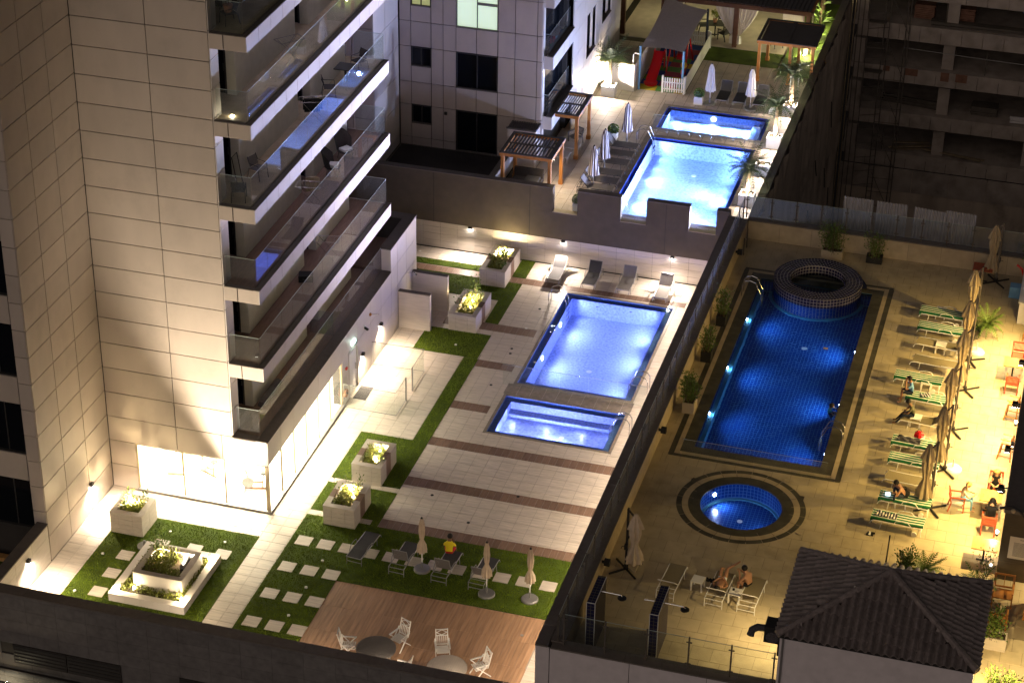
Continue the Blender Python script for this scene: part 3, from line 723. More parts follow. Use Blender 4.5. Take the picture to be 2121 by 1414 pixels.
def basin(name, W, depth, m, ledge=.0, zt=0.0, rim_m='mosaic_rim', ledge_m='stone_wet', steps=(), label=None, wat='water', wl=-.05):
    """rectangular pool: rim ledge just under the water, walls and floor"""
    x0,x1,y0,y1 = W; lg = ledge; f = MB()
    f.flat(x0+lg,x1-lg,y0+lg,y1-lg,zt-depth)
    i0,i1,j0,j1 = x0+lg,x1-lg,y0+lg,y1-lg
    a = zt-depth; b = zt-.10 if lg else zt-.005
    f.quad((i0,j0,a),(i0,j0,b),(i0,j1,b),(i0,j1,a)); f.quad((i1,j0,a),(i1,j1,a),(i1,j1,b),(i1,j0,b))
    f.quad((i0,j0,a),(i1,j0,a),(i1,j0,b),(i0,j0,b)); f.quad((i0,j1,a),(i0,j1,b),(i1,j1,b),(i1,j1,a))
    p = struct('pool_basin', f, m)
    if lg:
        l = MB()
        for r in minus([W], [(i0,i1,j0,j1)]): l.flat(*r, zt-.10)
        for (c0,c1,e0,e1) in ((x0,x1,y0,y0+.004),(x0,x1,y1-.004,y1),(x0,x0+.004,y0,y1),(x1-.004,x1,y0,y1)): l.box(c0,c1,e0,e1,zt-.10,zt-.012)
        part('pool_ledge', l, rim_m, p)
    for (s0,s1,t0,t1,zz) in steps: part('pool_step', MB().box(s0,s1,t0,t1,a+.003,zz), m, p)
    struct('pool_water', MB().flat(x0+.002,x1-.002,y0+.002,y1-.002,zt+wl), wat)
    return p
def pool_lamp(parent, loc, aim, watts, col, r=.10, angle=150, blend=.9, size=.08):
    n = Vector((aim[0], aim[1], 0)).normalized(); o = part('pool_lamp', MB().lathe([(r,-.01),(r,.02),(r*.6,.03)], n=14), 'pool_lamp_glow', parent); o.location = loc; o.rotation_euler = n.to_track_quat('Z','Y').to_euler()
    return lamp('SPOT', Vector(loc)+n*.12, watts, col, parent, size, aim, angle, blend)
def rim_stones(parent, W, wd, z, m, name, step=.6, th=.03, limit=120):
    x0,x1,y0,y1 = W; rs = []
    for (a,b,c,d) in minus([(x0-wd,x1+wd,y0-wd,y1+wd)], [W]):
        if b-a > d-c:
            u = span(a,b,step)
            for i in range(len(u)-1): rs.append((u[i],u[i+1],c,d))
        else:
            u = span(c,d,step)
            for i in range(len(u)-1): rs.append((a,b,u[i],u[i+1]))
    for (a,b,c,d) in rs: bpart(name, a+.005,b-.005,c+.005,d-.005,z-th,z,m,parent)
BLU = (.26, .32, 1.0); CYA = (.24, .42, 1.0); DEEP = (.30, .55, 1.0); VIO = (.30, .34, 1.0)
pb = basin('main', P1, 1.0, 'mosaic', .32, wl=-.035)
rim_stones(deck, P1, .13, .004, 'stone_wet', 'pool_coping_stone', .6, .03)
for (x,y,ax) in ((P1[0]+.325,86.3,1),(P1[0]+.325,83.0,1),(P1[1]-.325,87.0,-1),(P1[1]-.325,84.6,-1),(P1[1]-.325,81.6,-1)):
    pool_lamp(pb, (x,y,-.42), (ax,0,-.02), 170, BLU)
for y in (80.8,82.3,83.8,85.3,86.8,87.9):      # added lamps without fittings, to even out the light in the water
    for (x,ax) in ((P1[0]+.5,1),(P1[1]-.5,-1)): lamp('SPOT', (x,y,-.28), 130, BLU, pb, .12, (ax,0,.0), 170, 1.0)
for (x,y) in ((-19.7,83.4),): part('floor_inlet', MB().lathe([(.13,0),(.13,.015)], n=12), 'white_paint', pb).location = (x,y,-.999)
for x in (-20.6,-18.9): part('wall_inlet', MB().lathe([(.07,0),(.07,.02)], n=10), 'white_paint', pb).location = (x,P1[3]-.36,-.35)
pk = basin('kids', P2, .62, 'mosaic', .30, steps=((P2[0]+.31,P2[1]-.31,P2[3]-.75,P2[3]-.31,-.46),), wl=-.035)
rim_stones(deck, P2, .13, .004, 'stone_wet', 'pool_coping_stone', .6, .03)
pool_lamp(pk, (-19.6,P2[2]+.305,-.36), (0,1,-.12), 420, VIO)
for x in (-21.8,-20.2,-18.6,-17.2): lamp('SPOT', (x,P2[3]-.85,-.22), 45, VIO, pk, .08, (0,-1,0), 170, 1.0); lamp('SPOT', (x,P2[2]+.45,-.22), 60, VIO, pk, .08, (0,1,0), 170, 1.0)  # added lamps without fittings, to brighten the basin
pool_lamp(pk, (-21.4,P2[2]+.305,-.36), (0,1,-.12), 110, VIO)
for (x,y) in ((-19.3,76.9),): part('floor_inlet', MB().lathe([(.13,0),(.13,.015)], n=12), 'white_paint', pk).location = (x,y,-.619)
tiles(deck, 0.003, gap1, .6, 1.2, 'stone_wet', 'coping_tile', [], x_off=gap1[0][0], y_off=gap1[0][2], limit=40)
# beams of the pool lamps that leave the water and reach the balconies
for y in (87.0,84.6,81.6): lamp('SPOT', (P1[1]-.45,y,-.42), 7000, (.80,.70,.95), pb, .08, (-.62,-.15,.85), 78, 1.0)
for y in (86.3,83.0): lamp('SPOT', (P1[0]+.45,y,-.42), 4500, (.50,.52,1), pb, .08, (.8,-.35,.62), 90, 1.0)
# ------------------------------------------------------------------ right deck
P3 = (-12.55, -7.4, 72.25, 87.35); RC = (-9.93, 68.58); JC = (-9.93, 87.38)
deckR = MB(); sq = (RC[0]-2.6, RC[0]+2.6, RC[1]-2.6, RC[1]+2.6)
for r in minus([(-14.42,6.0,57.2,91.2)], [P3, sq, (JC[0]-1.42,JC[0]+1.42,P3[3],JC[1]+1.42)]): deckR.box(*r, ZR-.6, ZR-.013)
for j in range(64):      # fill between the square cut-out and the round pool
    a0, a1 = 2*math.pi*j/64, 2*math.pi*(j+1)/64
    def sqp(a):
        k = 2.6/max(abs(math.cos(a)), abs(math.sin(a))); return (RC[0]+k*math.cos(a), RC[1]+k*math.sin(a), ZR-.013)
    deckR.quad((RC[0]+1.6*math.cos(a0), RC[1]+1.6*math.sin(a0), ZR-.013), sqp(a0), sqp(a1), (RC[0]+1.6*math.cos(a1), RC[1]+1.6*math.sin(a1), ZR-.013))
dr = struct('pool_deck', deckR, 'grout_dark')
P3o = (P3[0]-.92, P3[1]+.92, P3[2]-.85, P3[3]+.75)
tiles(dr, ZR, [(-14.42,5.5,57.25,91.15)], .75, .75, 'tile_sand', 'floor_tile', [P3o], gap=.010, limit=300, x_off=-14.42, y_off=57.25, circles=[(RC[0],RC[1],2.18),(JC[0],JC[1],1.9)], stag=.5)
p3 = basin('lap', P3, 1.3, 'grout_blue', 0, zt=ZR, wat='water_deep', wl=-.03)
rim_stones(dr, P3, .50, ZR+.003, 'stone_green', 'coping_stone', .75, .04)
rim_stones(dr, (P3[0]-.5,P3[1]+.5,P3[2]-.5,P3[3]+.5), .20, ZR+.012, 'stone_beige', 'edge_stone', 1.2, .03)
rim_stones(dr, (P3[0]-.7,P3[1]+.7,P3[2]-.7,P3[3]+.7), .20, ZR+.002, 'stone_green', 'border_stone', 1.2, .03)
tb = MB(); s15 = .15
x = P3[0]+.01
while x < P3[1]-.1:
    y = P3[2]+.01
    while y < P3[3]-.1:
        tb.flat(x+.012, x+s15-.012, y+.012, y+s15-.012, ZR-1.3+.004); y += s15
    x += s15
for k in range(int((P3[1]-P3[0])/s15)):
    for j in range(8):
        z = ZR-1.25+j*s15
        if z+s15 > ZR-.06: continue
        xx = P3[0]+.01+k*s15
        tb.quad((xx+.012,P3[3]-.004,z+.012),(xx+.012,P3[3]-.004,z+s15-.012),(xx+s15-.012,P3[3]-.004,z+s15-.012),(xx+s15-.012,P3[3]-.004,z+.012))
        tb.quad((xx+.012,P3[2]+.004,z+.012),(xx+s15-.012,P3[2]+.004,z+.012),(xx+s15-.012,P3[2]+.004,z+s15-.012),(xx+.012,P3[2]+.004,z+s15-.012))
for k in range(int((P3[3]-P3[2])/s15)):
    for j in range(8):
        z = ZR-1.25+j*s15; yy = P3[2]+.01+k*s15
        if z+s15 > ZR-.06: continue
        tb.quad((P3[0]+.004,yy+.012,z+.012),(P3[0]+.004,yy+.012,z+s15-.012),(P3[0]+.004,yy+s15-.012,z+s15-.012),(P3[0]+.004,yy+s15-.012,z+.012))
        tb.quad((P3[1]-.004,yy+.012,z+.012),(P3[1]-.004,yy+s15-.012,z+.012),(P3[1]-.004,yy+s15-.012,z+s15-.012),(P3[1]-.004,yy+.012,z+s15-.012))
o = part('pool_tiling', tb, 'tile_blue', p3); o['kind'] = 'stuff'
part('pool_ledge', MB().box(P3[0]+.005,P3[0]+.20,P3[2]+.01,P3[3]-.4,ZR-1.29,ZR-.55), 'tile_azure', p3)
for (x,y,ax) in ((P3[0]+.01,83.7,1),(P3[0]+.01,79.2,1),(P3[0]+.01,75.3,1),(P3[1]-.01,82.2,-1),(P3[1]-.01,77.6,-1),(P3[1]-.01,73.6,-1)):
    pool_lamp(p3, (x,y,ZR-.42), (ax,0,-.06), 125, DEEP, .09, 150)
part('floor_inlet', MB().lathe([(.14,0),(.14,.02)], n=12), 'white_paint', p3).location = (-9.7,82.6,ZR-1.29)
# whirlpool drum standing in the end of the pool
jz = ZR+.38; R0, R1 = 1.28, 2.05
jt = thing('whirlpool', 'raised round whirlpool tiled in dark blue at the far end of the long pool', 'whirlpool', (JC[0],JC[1],ZR))
jd = MB()
jd.lathe([(R1-.012,-1.28),(R1-.012,.37)], n=72, cap=False); jd.ring((0,0,0), R0+.01, R1-.01, .377, 72); jd.lathe([(R0+.012,.38),(R0+.012,-.3)], n=72, cap=False)
jd.ring((0,0,0), .75, R0+.01, -.30, 48); jd.lathe([(.75,-.30),(.75,-.65)], n=48, cap=False); jd.disc((0,0,-.65), .75, 48)
part('drum', jd, 'grout_pale', jt)
jq = MB(); g_ = .012
def arc_tile(r0, r1, a0, a1, z): return [(r0*math.cos(a0),r0*math.sin(a0),z),(r1*math.cos(a0),r1*math.sin(a0),z),(r1*math.cos(a1),r1*math.sin(a1),z),(r0*math.cos(a1),r0*math.sin(a1),z)]
rad_n = 5
for i in range(rad_n):
    r0 = R0+(R1-R0)*i/rad_n; r1 = R0+(R1-R0)*(i+1)/rad_n; n = int(2*math.pi*r1/.155)
    for j in range(n):
        a0, a1 = 2*math.pi*j/n+g_/r1, 2*math.pi*(j+1)/n-g_/r1; jq.quad(*arc_tile(r0+g_, r1-g_, a0, a1, .385))
n = 83
for j in range(n):
    a0, a1 = 2*math.pi*j/n+g_/R1, 2*math.pi*(j+1)/n-g_/R1
    for k in range(3):
        z0 = .37-.155*(k+1)+g_; z1 = .37-.155*k-g_
        jq.quad((R1*math.cos(a0),R1*math.sin(a0),z0),(R1*math.cos(a1),R1*math.sin(a1),z0),(R1*math.cos(a1),R1*math.sin(a1),z1),(R1*math.cos(a0),R1*math.sin(a0),z1))
n = 52
for j in range(n):
    a0, a1 = 2*math.pi*j/n+g_/R0, 2*math.pi*(j+1)/n-g_/R0
    for k in range(3):
        z0 = .36-.155*(k+1)+g_; z1 = .36-.155*k-g_
        jq.quad((R0*math.cos(a0),R0*math.sin(a0),z0),(R0*math.cos(a0),R0*math.sin(a0),z1),(R0*math.cos(a1),R0*math.sin(a1),z1),(R0*math.cos(a1),R0*math.sin(a1),z0))
o = part('drum_tiling', jq, 'tile_navy', jt); o['kind'] = 'stuff'
jb = MB()
for j in range(83):
    a0, a1 = 2*math.pi*j/83+g_/R1, 2*math.pi*(j+1)/83-g_/R1
    for k in range(8):
        z0 = -.095-.155*(k+1)+g_; z1 = -.095-.155*k-g_
        jb.quad((R1*math.cos(a0),R1*math.sin(a0),z0),(R1*math.cos(a1),R1*math.sin(a1),z0),(R1*math.cos(a1),R1*math.sin(a1),z1),(R1*math.cos(a0),R1*math.sin(a0),z1))
o = part('submerged_tiling', jb, 'tile_blue', jt); o['kind'] = 'stuff'
part('foot_band', MB().lathe([(R1+.16,-1.29),(R1+.16,-1.20),(R1+.01,-1.20)], n=64, cap=False), 'tile_azure', jt)
part('bench_edge', MB().ring((0,0,0), .75, .84, -.295, 48).ring((0,0,0), R0-.12, R0-.02, -.12, 48), 'stone_beige', jt)
part('whirl_water', MB().disc((0,0,.02), R0, 48), 'water_still', jt)
for a in (1.9,1.5,1.2): part('jet', MB().lathe([(.05,0),(.05,.02)], n=10), 'steel', jt).location = (math.cos(a)*(R0-.03), math.sin(a)*(R0-.03), .16)
bnd = MB()
for j in range(26):
    a0, a1 = 2.75+j*.03-.0-3.3, 2.75+(j+1)*.03-3.3
part('step_rim', MB().add(*(lambda vs: (vs, [(2*i,2*i+1,2*i+3,2*i+2) for i in range(len(vs)//2-1)]))([((R1+q)*math.cos(.16+.085*i),(R1+q)*math.sin(.16+.085*i),.055) for i in range(32) for q in (.0,.22)])), 'tile_navy', jt)
# round pool
rp = struct('round_pool', MB().disc((RC[0],RC[1],ZR-.75), 1.6, 64).lathe([(1.6,-.75),(1.6,-.012)], (RC[0],RC[1],ZR), 64, False), 'grout_blue')
rq = MB()
for i in range(-11,11):
    for j in range(-11,11):
        x, y = RC[0]+i*.15, RC[1]+j*.15
        if max(math.hypot(x+a-RC[0],y+b-RC[1]) for a in (.0,.15) for b in (0,.15)) < 1.6: rq.flat(x+.01,x+.14,y+.01,y+.14,ZR-.746)
for j in range(67):
    a0, a1 = 2*math.pi*j/67+.007, 2*math.pi*(j+1)/67-.007
    for k in range(4):
        z0 = ZR-.05-.15*(k+1)+.01; z1 = ZR-.05-.15*k-.01; R = 1.595
        rq.quad(*[(RC[0]+R*math.cos(a),RC[1]+R*math.sin(a),z) for a,z in ((a0,z0),(a0,z1),(a1,z1),(a1,z0))])
o = part('pool_tiling', rq, 'tile_blue', rp); o['kind'] = 'stuff'
part('foot_band', MB().ring((RC[0],RC[1],0), 1.48, 1.59, ZR-.70, 64).lathe([(1.48,-.75),(1.48,-.70)], (RC[0],RC[1],ZR), 64, False), 'tile_azure', rp)
part('floor_inlet', MB().lathe([(.11,0),(.11,.02)], (RC[0],RC[1]+.02,ZR-.74), 14), 'white_paint', rp)
for a, wts in ((2.45,60),(-.75,50)):
    pool_lamp(rp, (RC[0]+1.59*math.cos(a), RC[1]+1.59*math.sin(a), ZR-.36), (-math.cos(a),-math.sin(a),-.25), wts, (.42,.55,1), .075, 150)
struct('pool_water', MB().disc((RC[0],RC[1],ZR-.03), 1.598, 64), 'water')
for (r0,r1,m,nm,dz) in ((1.59,2.06,'stone_green','coping_stone',.004),(2.06,2.30,'stone_beige','edge_stone',.010),(2.30,2.52,'stone_green','border_stone',.003)):
    for j in range(24):
        a0 = 2*math.pi*j/24; k = 4; vs = []
        mb = MB(); A = [a0+.004+(2*math.pi/24-.008)*i/k for i in range(k+1)]
        mb.add([(RC[0]+r*math.cos(a),RC[1]+r*math.sin(a),ZR+z) for a in A for (r,z) in ((r0,dz-.05),(r1,dz-.05),(r1,dz),(r0,dz))],
               [f for i in range(k) for f in ((4*i+3,4*i+2,4*i+6,4*i+7),(4*i,4*i+3,4*i+7,4*i+4),(4*i+2,4*i+1,4*i+5,4*i+6))])
        wpart(nm, mb, m, dr)
for (px,py) in ((1430,988),(1655,1105),(1630,995),(1820,575),(1710,722),(1812,765),(1462,710),(1838,693)):
    p = G(px,py,ZR); link('skimmer_lid', MB().box(-.1,.1,-.07,.07,0,.012).mesh('skimmer_lid'), 'stone_beige', dr).location = (p.x,p.y,ZR+.013)
# ------------------------------------------------------------------ upper deck
PA = (-21.1,-15.5,92.3,101.7); PB = (-21.1,-15.45,102.95,105.85)
deckU = MB()
for r in minus([(-36.0,-14.0,91.7,133.0)], [PA,PB]): deckU.box(*r, ZU-.6, ZU-.013)
du = struct('terrace_floor', deckU, 'grout_dark')
tiles(du, ZU, [(-25.9,-14.15,91.75,114.5)], .62, .62, 'tile_upper', 'floor_tile', [(PA[0]-.3,PA[1]+.3,PA[2]-.3,PA[3]+.3),(PB[0]-.3,PB[1]+.3,PB[2]-.3,PB[3]+.3),(-23.3,-20.6,107.7,115),(-21.0,-16.3,112.95,115.1)], gap=.02, limit=300, x_off=-25.9, y_off=91.75)
pa = basin('upper', PA, .95, 'mosaic', .22, zt=ZU, rim_m='mosaic_navy', wl=-.03)
rim_stones(du, PA, .30, ZU+.003, 'stone_wet', 'coping_stone', .6, .04)
for (x,y,ax) in ((PA[0]+.225,98.2,1),(PA[0]+.225,95.2,1),(PA[1]-.225,97.0,-1),(PA[1]-.225,94.0,-1)): pool_lamp(pa, (x,y,ZU-.42), (ax,0,-.02), 480, CYA)
for y in (93.3,94.9,96.5,98.1,99.7,101.0):  # added lamps without fittings, spreading the light along both walls
    for (x,ax) in ((PA[0]+.4,1),(PA[1]-.4,-1)): lamp('SPOT', (x,y,ZU-.30), 260, CYA, pa, .12, (ax,0,.0), 170, 1.0)
for y in (97.0,94.0):
    lamp('SPOT', (PA[1]-.35,y,ZU-.42), 11000, (.66,.66,1), pa, .08, (-.66,-.72,.42), 80, 1.0); lamp('SPOT', (PA[1]-.35,y,ZU-.42), 2600, (.62,.66,1), pa, .08, (-.9,.25,.28), 95, 1.0)
part('floor_inlet', MB().lathe([(.13,0),(.13,.02)], n=12), 'white_paint', pa).location = (-18.3,99.6,ZU-.945)
pbn = basin('upper_kids', PB, .6, 'mosaic', .22, zt=ZU, rim_m='mosaic_navy', wl=-.03, steps=((PB[1]-.85,PB[1]-.23,PB[2]+.23,PB[3]-.23,ZU-.4),(PB[1]-.5,PB[1]-.235,PB[2]+.235,PB[3]-.235,ZU-.25)))
rim_stones(du, PB, .30, ZU+.003, 'stone_wet', 'coping_stone', .6, .04)
pool_lamp(pbn, (-18.5,PB[3]-.225,ZU-.32), (0,-1,-.05), 1500, CYA, .12)
for x in (-20.4,-19.4,-17.4,-16.6): lamp('SPOT', (x,PB[3]-.4,ZU-.24), 420, CYA, pbn, .1, (0,-1,0), 170, 1.0)  # added lamps without fittings, to lift the dark edges of this pool
struct('artificial_turf', MB().box(-20.95,-16.3,112.95,115.1,ZU-.012,ZU+.012), 'lawn_soil')
struct('pavilion_floor', MB().box(-26.2,-14.1,115.1,124,ZU-.012,ZU+.02), 'tile_upper')
struct('planting_bed', MB().box(-16.2,-14.12,112.0,124,ZU+.021,ZU+.05), 'lawn_soil')
struct('garden_bed', MB().box(-33.4,-26.2,107.5,130,ZU-.011,ZU+.02), 'ground_dark')
struct('garden_bed', MB().box(-33.4,-27.0,91.75,96.7,ZU-.011,ZU+.02), 'ground_dark')
# ================================================================== WALLS AND PARAPETS
# front parapet of the middle deck
t = thing('parapet_wall', 'dark grey stone parapet wall with louvres along the near edge of the grass terrace', 'wall', (-25,56.9,0))
wpart('wall_core', MB().box(-37.2,-14.95,56.70,57.08,-16,1.74), 'core', t)
clad(t, 'y-', 56.66, span(-37.2,-14.95,1.25), [-16+.55*i for i in range(33)][14:]+[1.74], 'dark_stone', 'stone_panel', .008, .035, skip=[(-35.5,-31.0,-1.4,-.55),(-28.6,-25.4,-1.4,-.35)])
clad(t, 'y+', 57.11, span(-36.0,-14.95,1.2), [0,.6,1.2,1.74], 'tile_wall', 'wall_tile', .014, .025)
us = span(-37.2,-14.95,1.25)
for i in range(len(us)-1): bpart('coping_stone', us[i]+.006, us[i+1]-.006, 56.62, 57.14, 1.745, 1.80, 'dark_coping', t)
for (a0,a1) in ((-35.45,-33.2),(-33.2,-30.95),(-28.6,-26.9),(-26.9,-25.4)):
    lv = link('louvre_panel', MB().box(a0+.02,a1-.02,56.60,56.655,-1.45,-.60).mesh('louvre_panel', wloc(t)), 'core', t)
    for k in range(5): wpart('slat', MB().box(a0+.06,a1-.06,56.575,56.60,-1.38+.165*k,-1.30+.165*k), 'window_frame', lv)
# lower window band at the foot of that wall, one lamp behind it
t = thing('shop_window', 'greenish glazed window band under the louvres at the bottom left', 'window', (-34,56.2,-3))
wpart('pane', MB().box(-40,-29,56.2,56.22,-2.2,-1.52), 'glass', t); wpart('frame', MB().box(-40,-29,56.15,56.27,-2.3,-2.2).box(-40,-29,56.15,56.27,-1.52,-1.46), 'window_frame', t)
wpart('ledge', MB().box(-40,-29,55.4,56.15,-3.0,-2.9), 'ply', t)
t = thing('ceiling_lamp', 'small glowing lamp at the bottom left corner below the window band', 'lamp', (-35.9,55.8,-2.86))
part('housing', MB().lathe([(.16,-.03),(.16,.02)], n=12), 'window_frame', t); part('bulb', MB().ball((0,0,.06), .10, 10), 'lamp_glow', t)
lamp('POINT', (0,0,.3), 25, WARM, None, .05).parent = t
for x in (-33.6,-29.2,-24.3,-21.0,-18.3): wall_light(x, 57.13, 1.1, (0,1), 'wall light on the inner face of the dark front parapet, hidden behind its coping', 170, WHITE, 140, 'wall lights inside the front parapet', tilt=.5)
# low wall at the left end of the terrace
t = thing('terrace_wall', 'low white wall with dark coping at the left end of the grass terrace', 'wall', (-36.05,59,0))
wpart('wall_core', MB().box(-36.4,-36.07,57.12,61.15,-3,1.74), 'core', t)
clad(t, 'x+', -36.04, span(57.14,61.15,1.2), [0,.6,1.2,1.74], 'tile_wall', 'wall_tile', .012, .03)
us = span(57.15,61.17,1.0)
for i in range(4): bpart('coping_stone', -36.48,-36.0,us[i]+.005,us[i+1]-.005,1.745,1.80,'dark_coping',t)
# back wall of the terrace with the dark upper part and three notches
t = thing('back_wall', 'long wall behind the grass terrace, white tiles below and plain brown render with notches above', 'wall', (-24,91.46,0))
wpart('wall_core', MB().box(-36.0,-14.95,91.50,91.62,-.5,1.5), 'core', t)
clad(t, 'y-', 91.46, span(-36.0,-14.95,.9), [0,.38,.76,1.14,1.50], 'tile_wall', 'wall_tile', .012, .03)
segs = [(-36.0,-23.72),(-22.47,-20.28),(-18.99,-16.86),(-15.53,-14.9)]
wpart('upper_wall', MB().box(-36.0,-14.9,91.30,91.66,1.50,2.96), 'brown_wall', t)
for a,b in segs: wpart('upper_wall', MB().box(a,b,91.301,91.659,2.962,4.25), 'brown_wall', t); wpart('coping', MB().box(a-.015,b+.015,91.28,91.68,4.252,4.29), 'dark_coping', t)
for a,b in ((-23.72,-22.47),(-20.28,-18.99),(-16.86,-15.53)):
    wpart('sill', MB().box(a+.002,b-.002,91.29,91.67,2.962,2.99), 'stone_beige', t); wpart('glass_panel', MB().box(a+.01,b-.01,91.47,91.482,2.992,4.2), 'glass_clear', t)
wpart('joint_line', MB().box(-18.02,-18.0,91.292,91.3,1.5,4.25).box(-24.9,-24.88,91.292,91.3,1.5,4.25).box(-29.9,-29.88,91.292,91.3,1.5,4.25), 'joint', t)
for i,(px,lab) in enumerate(((973,'wall light under the brown ledge left of the loungers'),(1163,'wall light under the brown ledge above the leftmost grey lounger'),(1390,'wall light under the brown ledge above the rightmost grey lounger'))):
    x = (-28.0,-23.15,-17.6)[i]
    wall_light(x, 91.45, 1.38, (0,-1), lab, 420, COOL, 150, tilt=.9, off=.5)
# dividing wall between the terrace and the right deck
t = thing('dividing_wall', 'long dividing wall with brown coping between the grass terrace and the yellow lit pool deck', 'wall', (-14.7,74,0))
wpart('wall_core', MB().box(-14.88,-14.44,56.72,91.25,-3,4.06), 'core', t)
clad(t, 'x-', -14.93, span(57.1,91.25,1.2), [0,.6,1.2,1.8,2.4,3.0,3.6,4.06], 'tile_wall', 'wall_tile', .012, .03)
wpart('end_face', MB().box(-14.93,-14.44,56.67,56.72,-16,4.06), 'outer_wall', t)
us = span(56.66,91.28,1.15)
for i in range(len(us)-1): bpart('coping_stone', -14.95,-14.50,us[i]+.006,us[i+1]-.006,4.062,4.13,'dark_coping',t)
for i,y in enumerate((58.6,61.5,64.5,67.6,70.6,73.6,76.7,79.6,82.6,85.6,88.4)):
    wall_light(-14.94, y, 2.0, (-1,0), 'wall light on the hidden face of the dividing wall', 190, WHITE, 140, 'wall lights along the dividing wall', tilt=.5)
# right deck parapets, glass fences
t = thing('deck_parapet', 'sand coloured parapet along the left side of the yellow lit pool deck', 'wall', (-14.3,74,ZR))
wpart('wall_core', MB().box(-14.44,-14.03,57.0,91.3,ZR-3,4.08), 'brown_wall', t)
us = span(57.0,91.15,1.5)
clad(t, 'x+', -14.0, us, [ZR,4.06], 'stone_beige', 'wall_panel', .012, .03)
for i in range(len(us)-1): bpart('coping_stone', -14.47,-13.97,us[i]+.005,us[i+1]-.005,4.082,4.14,'dark_coping',t)
t = thing('glass_fence', 'long glass fence standing on the dividing wall beside the yellow lit deck', 'fence', (-14.3,74,4.13))
glass_run(t, (-14.22,57.0), (-14.22,91.2), 4.13, 1.12, 1.25, 'glass_hazy', True)
t = thing('far_parapet', 'sand coloured parapet at the far end of the yellow lit pool deck', 'wall', (-5,91.3,ZR))
wpart('wall_core', MB().box(-14.0,6,91.2,91.55,-12,4.06), 'brown_wall', t)
us = span(-13.95,6,1.5)
clad(t, 'y-', 91.15, us, [ZR,4.05], 'stone_beige', 'wall_panel', .012, .045)
for i in range(len(us)-1): bpart('coping_stone', us[i]+.005,us[i+1]-.005,91.13,91.58,4.062,4.12,'dark_coping',t)
t = thing('glass_fence', 'glass fence with steel posts at the far end of the yellow lit deck', 'fence', (-5,91.35,4.12))
glass_run(t, (-14.1,91.35), (2.6,91.35), 4.12, 1.15, 1.18, 'glass_hazy', True)
t = thing('front_wall', 'pale outer wall below the near edge of the yellow lit pool deck', 'wall', (-10,56.8,0))
wpart('wall_core', MB().box(-14.43,-6.6,56.74,57.18,-16,4.0), 'core', t)
us = [-14.43,-11.6,-8.9,-6.6]
clad(t, 'y-', 56.70, us, [-16,4.02], 'outer_wall', 'wall_panel', .02, .04)
us = span(-14.4,-6.6,1.3)
for i in range(len(us)-1): bpart('coping_stone', us[i]+.005,us[i+1]-.005,56.68,57.22,4.022,4.08,'dark_coping',t)
wpart('kerb_face', MB().box(-14.0,-6.6,57.18,57.23,ZR,4.0), 'stone_beige', t)
t = thing('glass_fence', 'glass fence with steel posts along the near edge of the yellow lit deck', 'fence', (-10,56.95,4.08))
glass_run(t, (-14.0,56.95), (-6.7,56.95), 4.08, 1.32, 1.46, 'glass_clear', True)
# outer wall of the upper deck towards the building site, low inner parapet
t = thing('retaining_wall', 'rough streaked concrete retaining wall beside the building site', 'wall', (-13.8,108,-12))
rw = MB(); n = 60
for i in range(n):
    for j in range(10):
        y0, y1 = 91.6+i*32/n, 91.6+(i+1)*32/n; z0, z1 = -14+j*1.77, -14+(j+1)*1.77
        def dx(y, z): return -13.62+.10*math.sin(y*2.1+z*.3)*math.sin(z*1.3+y*.5)+.06*math.sin(y*7.3)
        rw.quad((dx(y0,z0),y0,z0),(dx(y1,z0),y1,z0),(dx(y1,z1),y1,z1),(dx(y0,z1),y0,z1))
wpart('wall_face', rw, 'concrete_rough', t)
sb = MB()
for k in range(16):
    y = 93+random.random()*28; z = -10+random.random()*11; sb.beam((-13.45,y,z),(-13.43,y+random.uniform(.2,1.2),z+random.uniform(-2.4,-.6)),.06,.03)
wpart('crack_seam', sb, 'core', t)
t = thing('terrace_parapet', 'white inner parapet along the right edge of the upper pool terrace', 'wall', (-13.95,108,ZU))
wpart('wall_core', MB().box(-14.05,-13.75,91.7,124,-1,3.74), 'outer_wall', t)
clad(t, 'x-', -14.09, span(91.7,124,1.2), [ZU,3.35,3.75], 'panel_white', 'wall_panel', .012, .035)
us = span(91.7,124,1.6)
for i in range(len(us)-1): bpart('coping_stone', -14.11,-13.68,us[i]+.005,us[i+1]-.005,3.752,3.81,'dark_coping',t)
# ================================================================== LEFT TOWER
T1 = thing('apartment_tower', 'beige panelled tower with glass balconies and a brightly lit gym on its ground floor', 'building', (-33,75,0))
ZT = [3.40+3.49*k for k in range(7)]           # slab tops
rows = [-.02, 1.10] + [2.26+1.1615*i for i in range(20)]
core = MB(); core.box(-44,-36.10,61.5,82.3,-1,30).box(-36.10,-31.65,66.90,82.3,3.05,30).box(-36.10,-31.65,82.4,86,-1,3.05)
wpart('core', core, 'core', T1)
# front face, two columns of wide panels, and the left wing
clad(T1, 'y-', 66.84, [-36.03,-34.86,-32.95], rows[:3], 'panel', 'facade_panel', .03, .05, skip=[(-34.86,-30,-1,2.26)])
clad(T1, 'y-', 66.84, [-36.03,-32.98,-30.50], rows[3:], 'panel', 'facade_panel', .035, .05)
clad(T1, 'y-', 66.84, [-36.03,-32.98,-30.97,-29.02], rows[2:4], 'panel', 'facade_panel', .03, .05)
clad(T1, 'x+', -36.05, [61.22,63.0,64.85,66.86], [-.02,1.13]+[2.29+1.1615*i for i in range(20)], 'panel', 'facade_panel', .035, .05)
clad(T1, 'x+', -30.48, [66.88,67.62], [3.45+1.163*i for i in range(19)], 'panel_white', 'facade_panel', .03, .04)
wpart('return_wall', MB().box(-30.9,-30.53,66.90,67.61,3.42,30), 'core', T1)
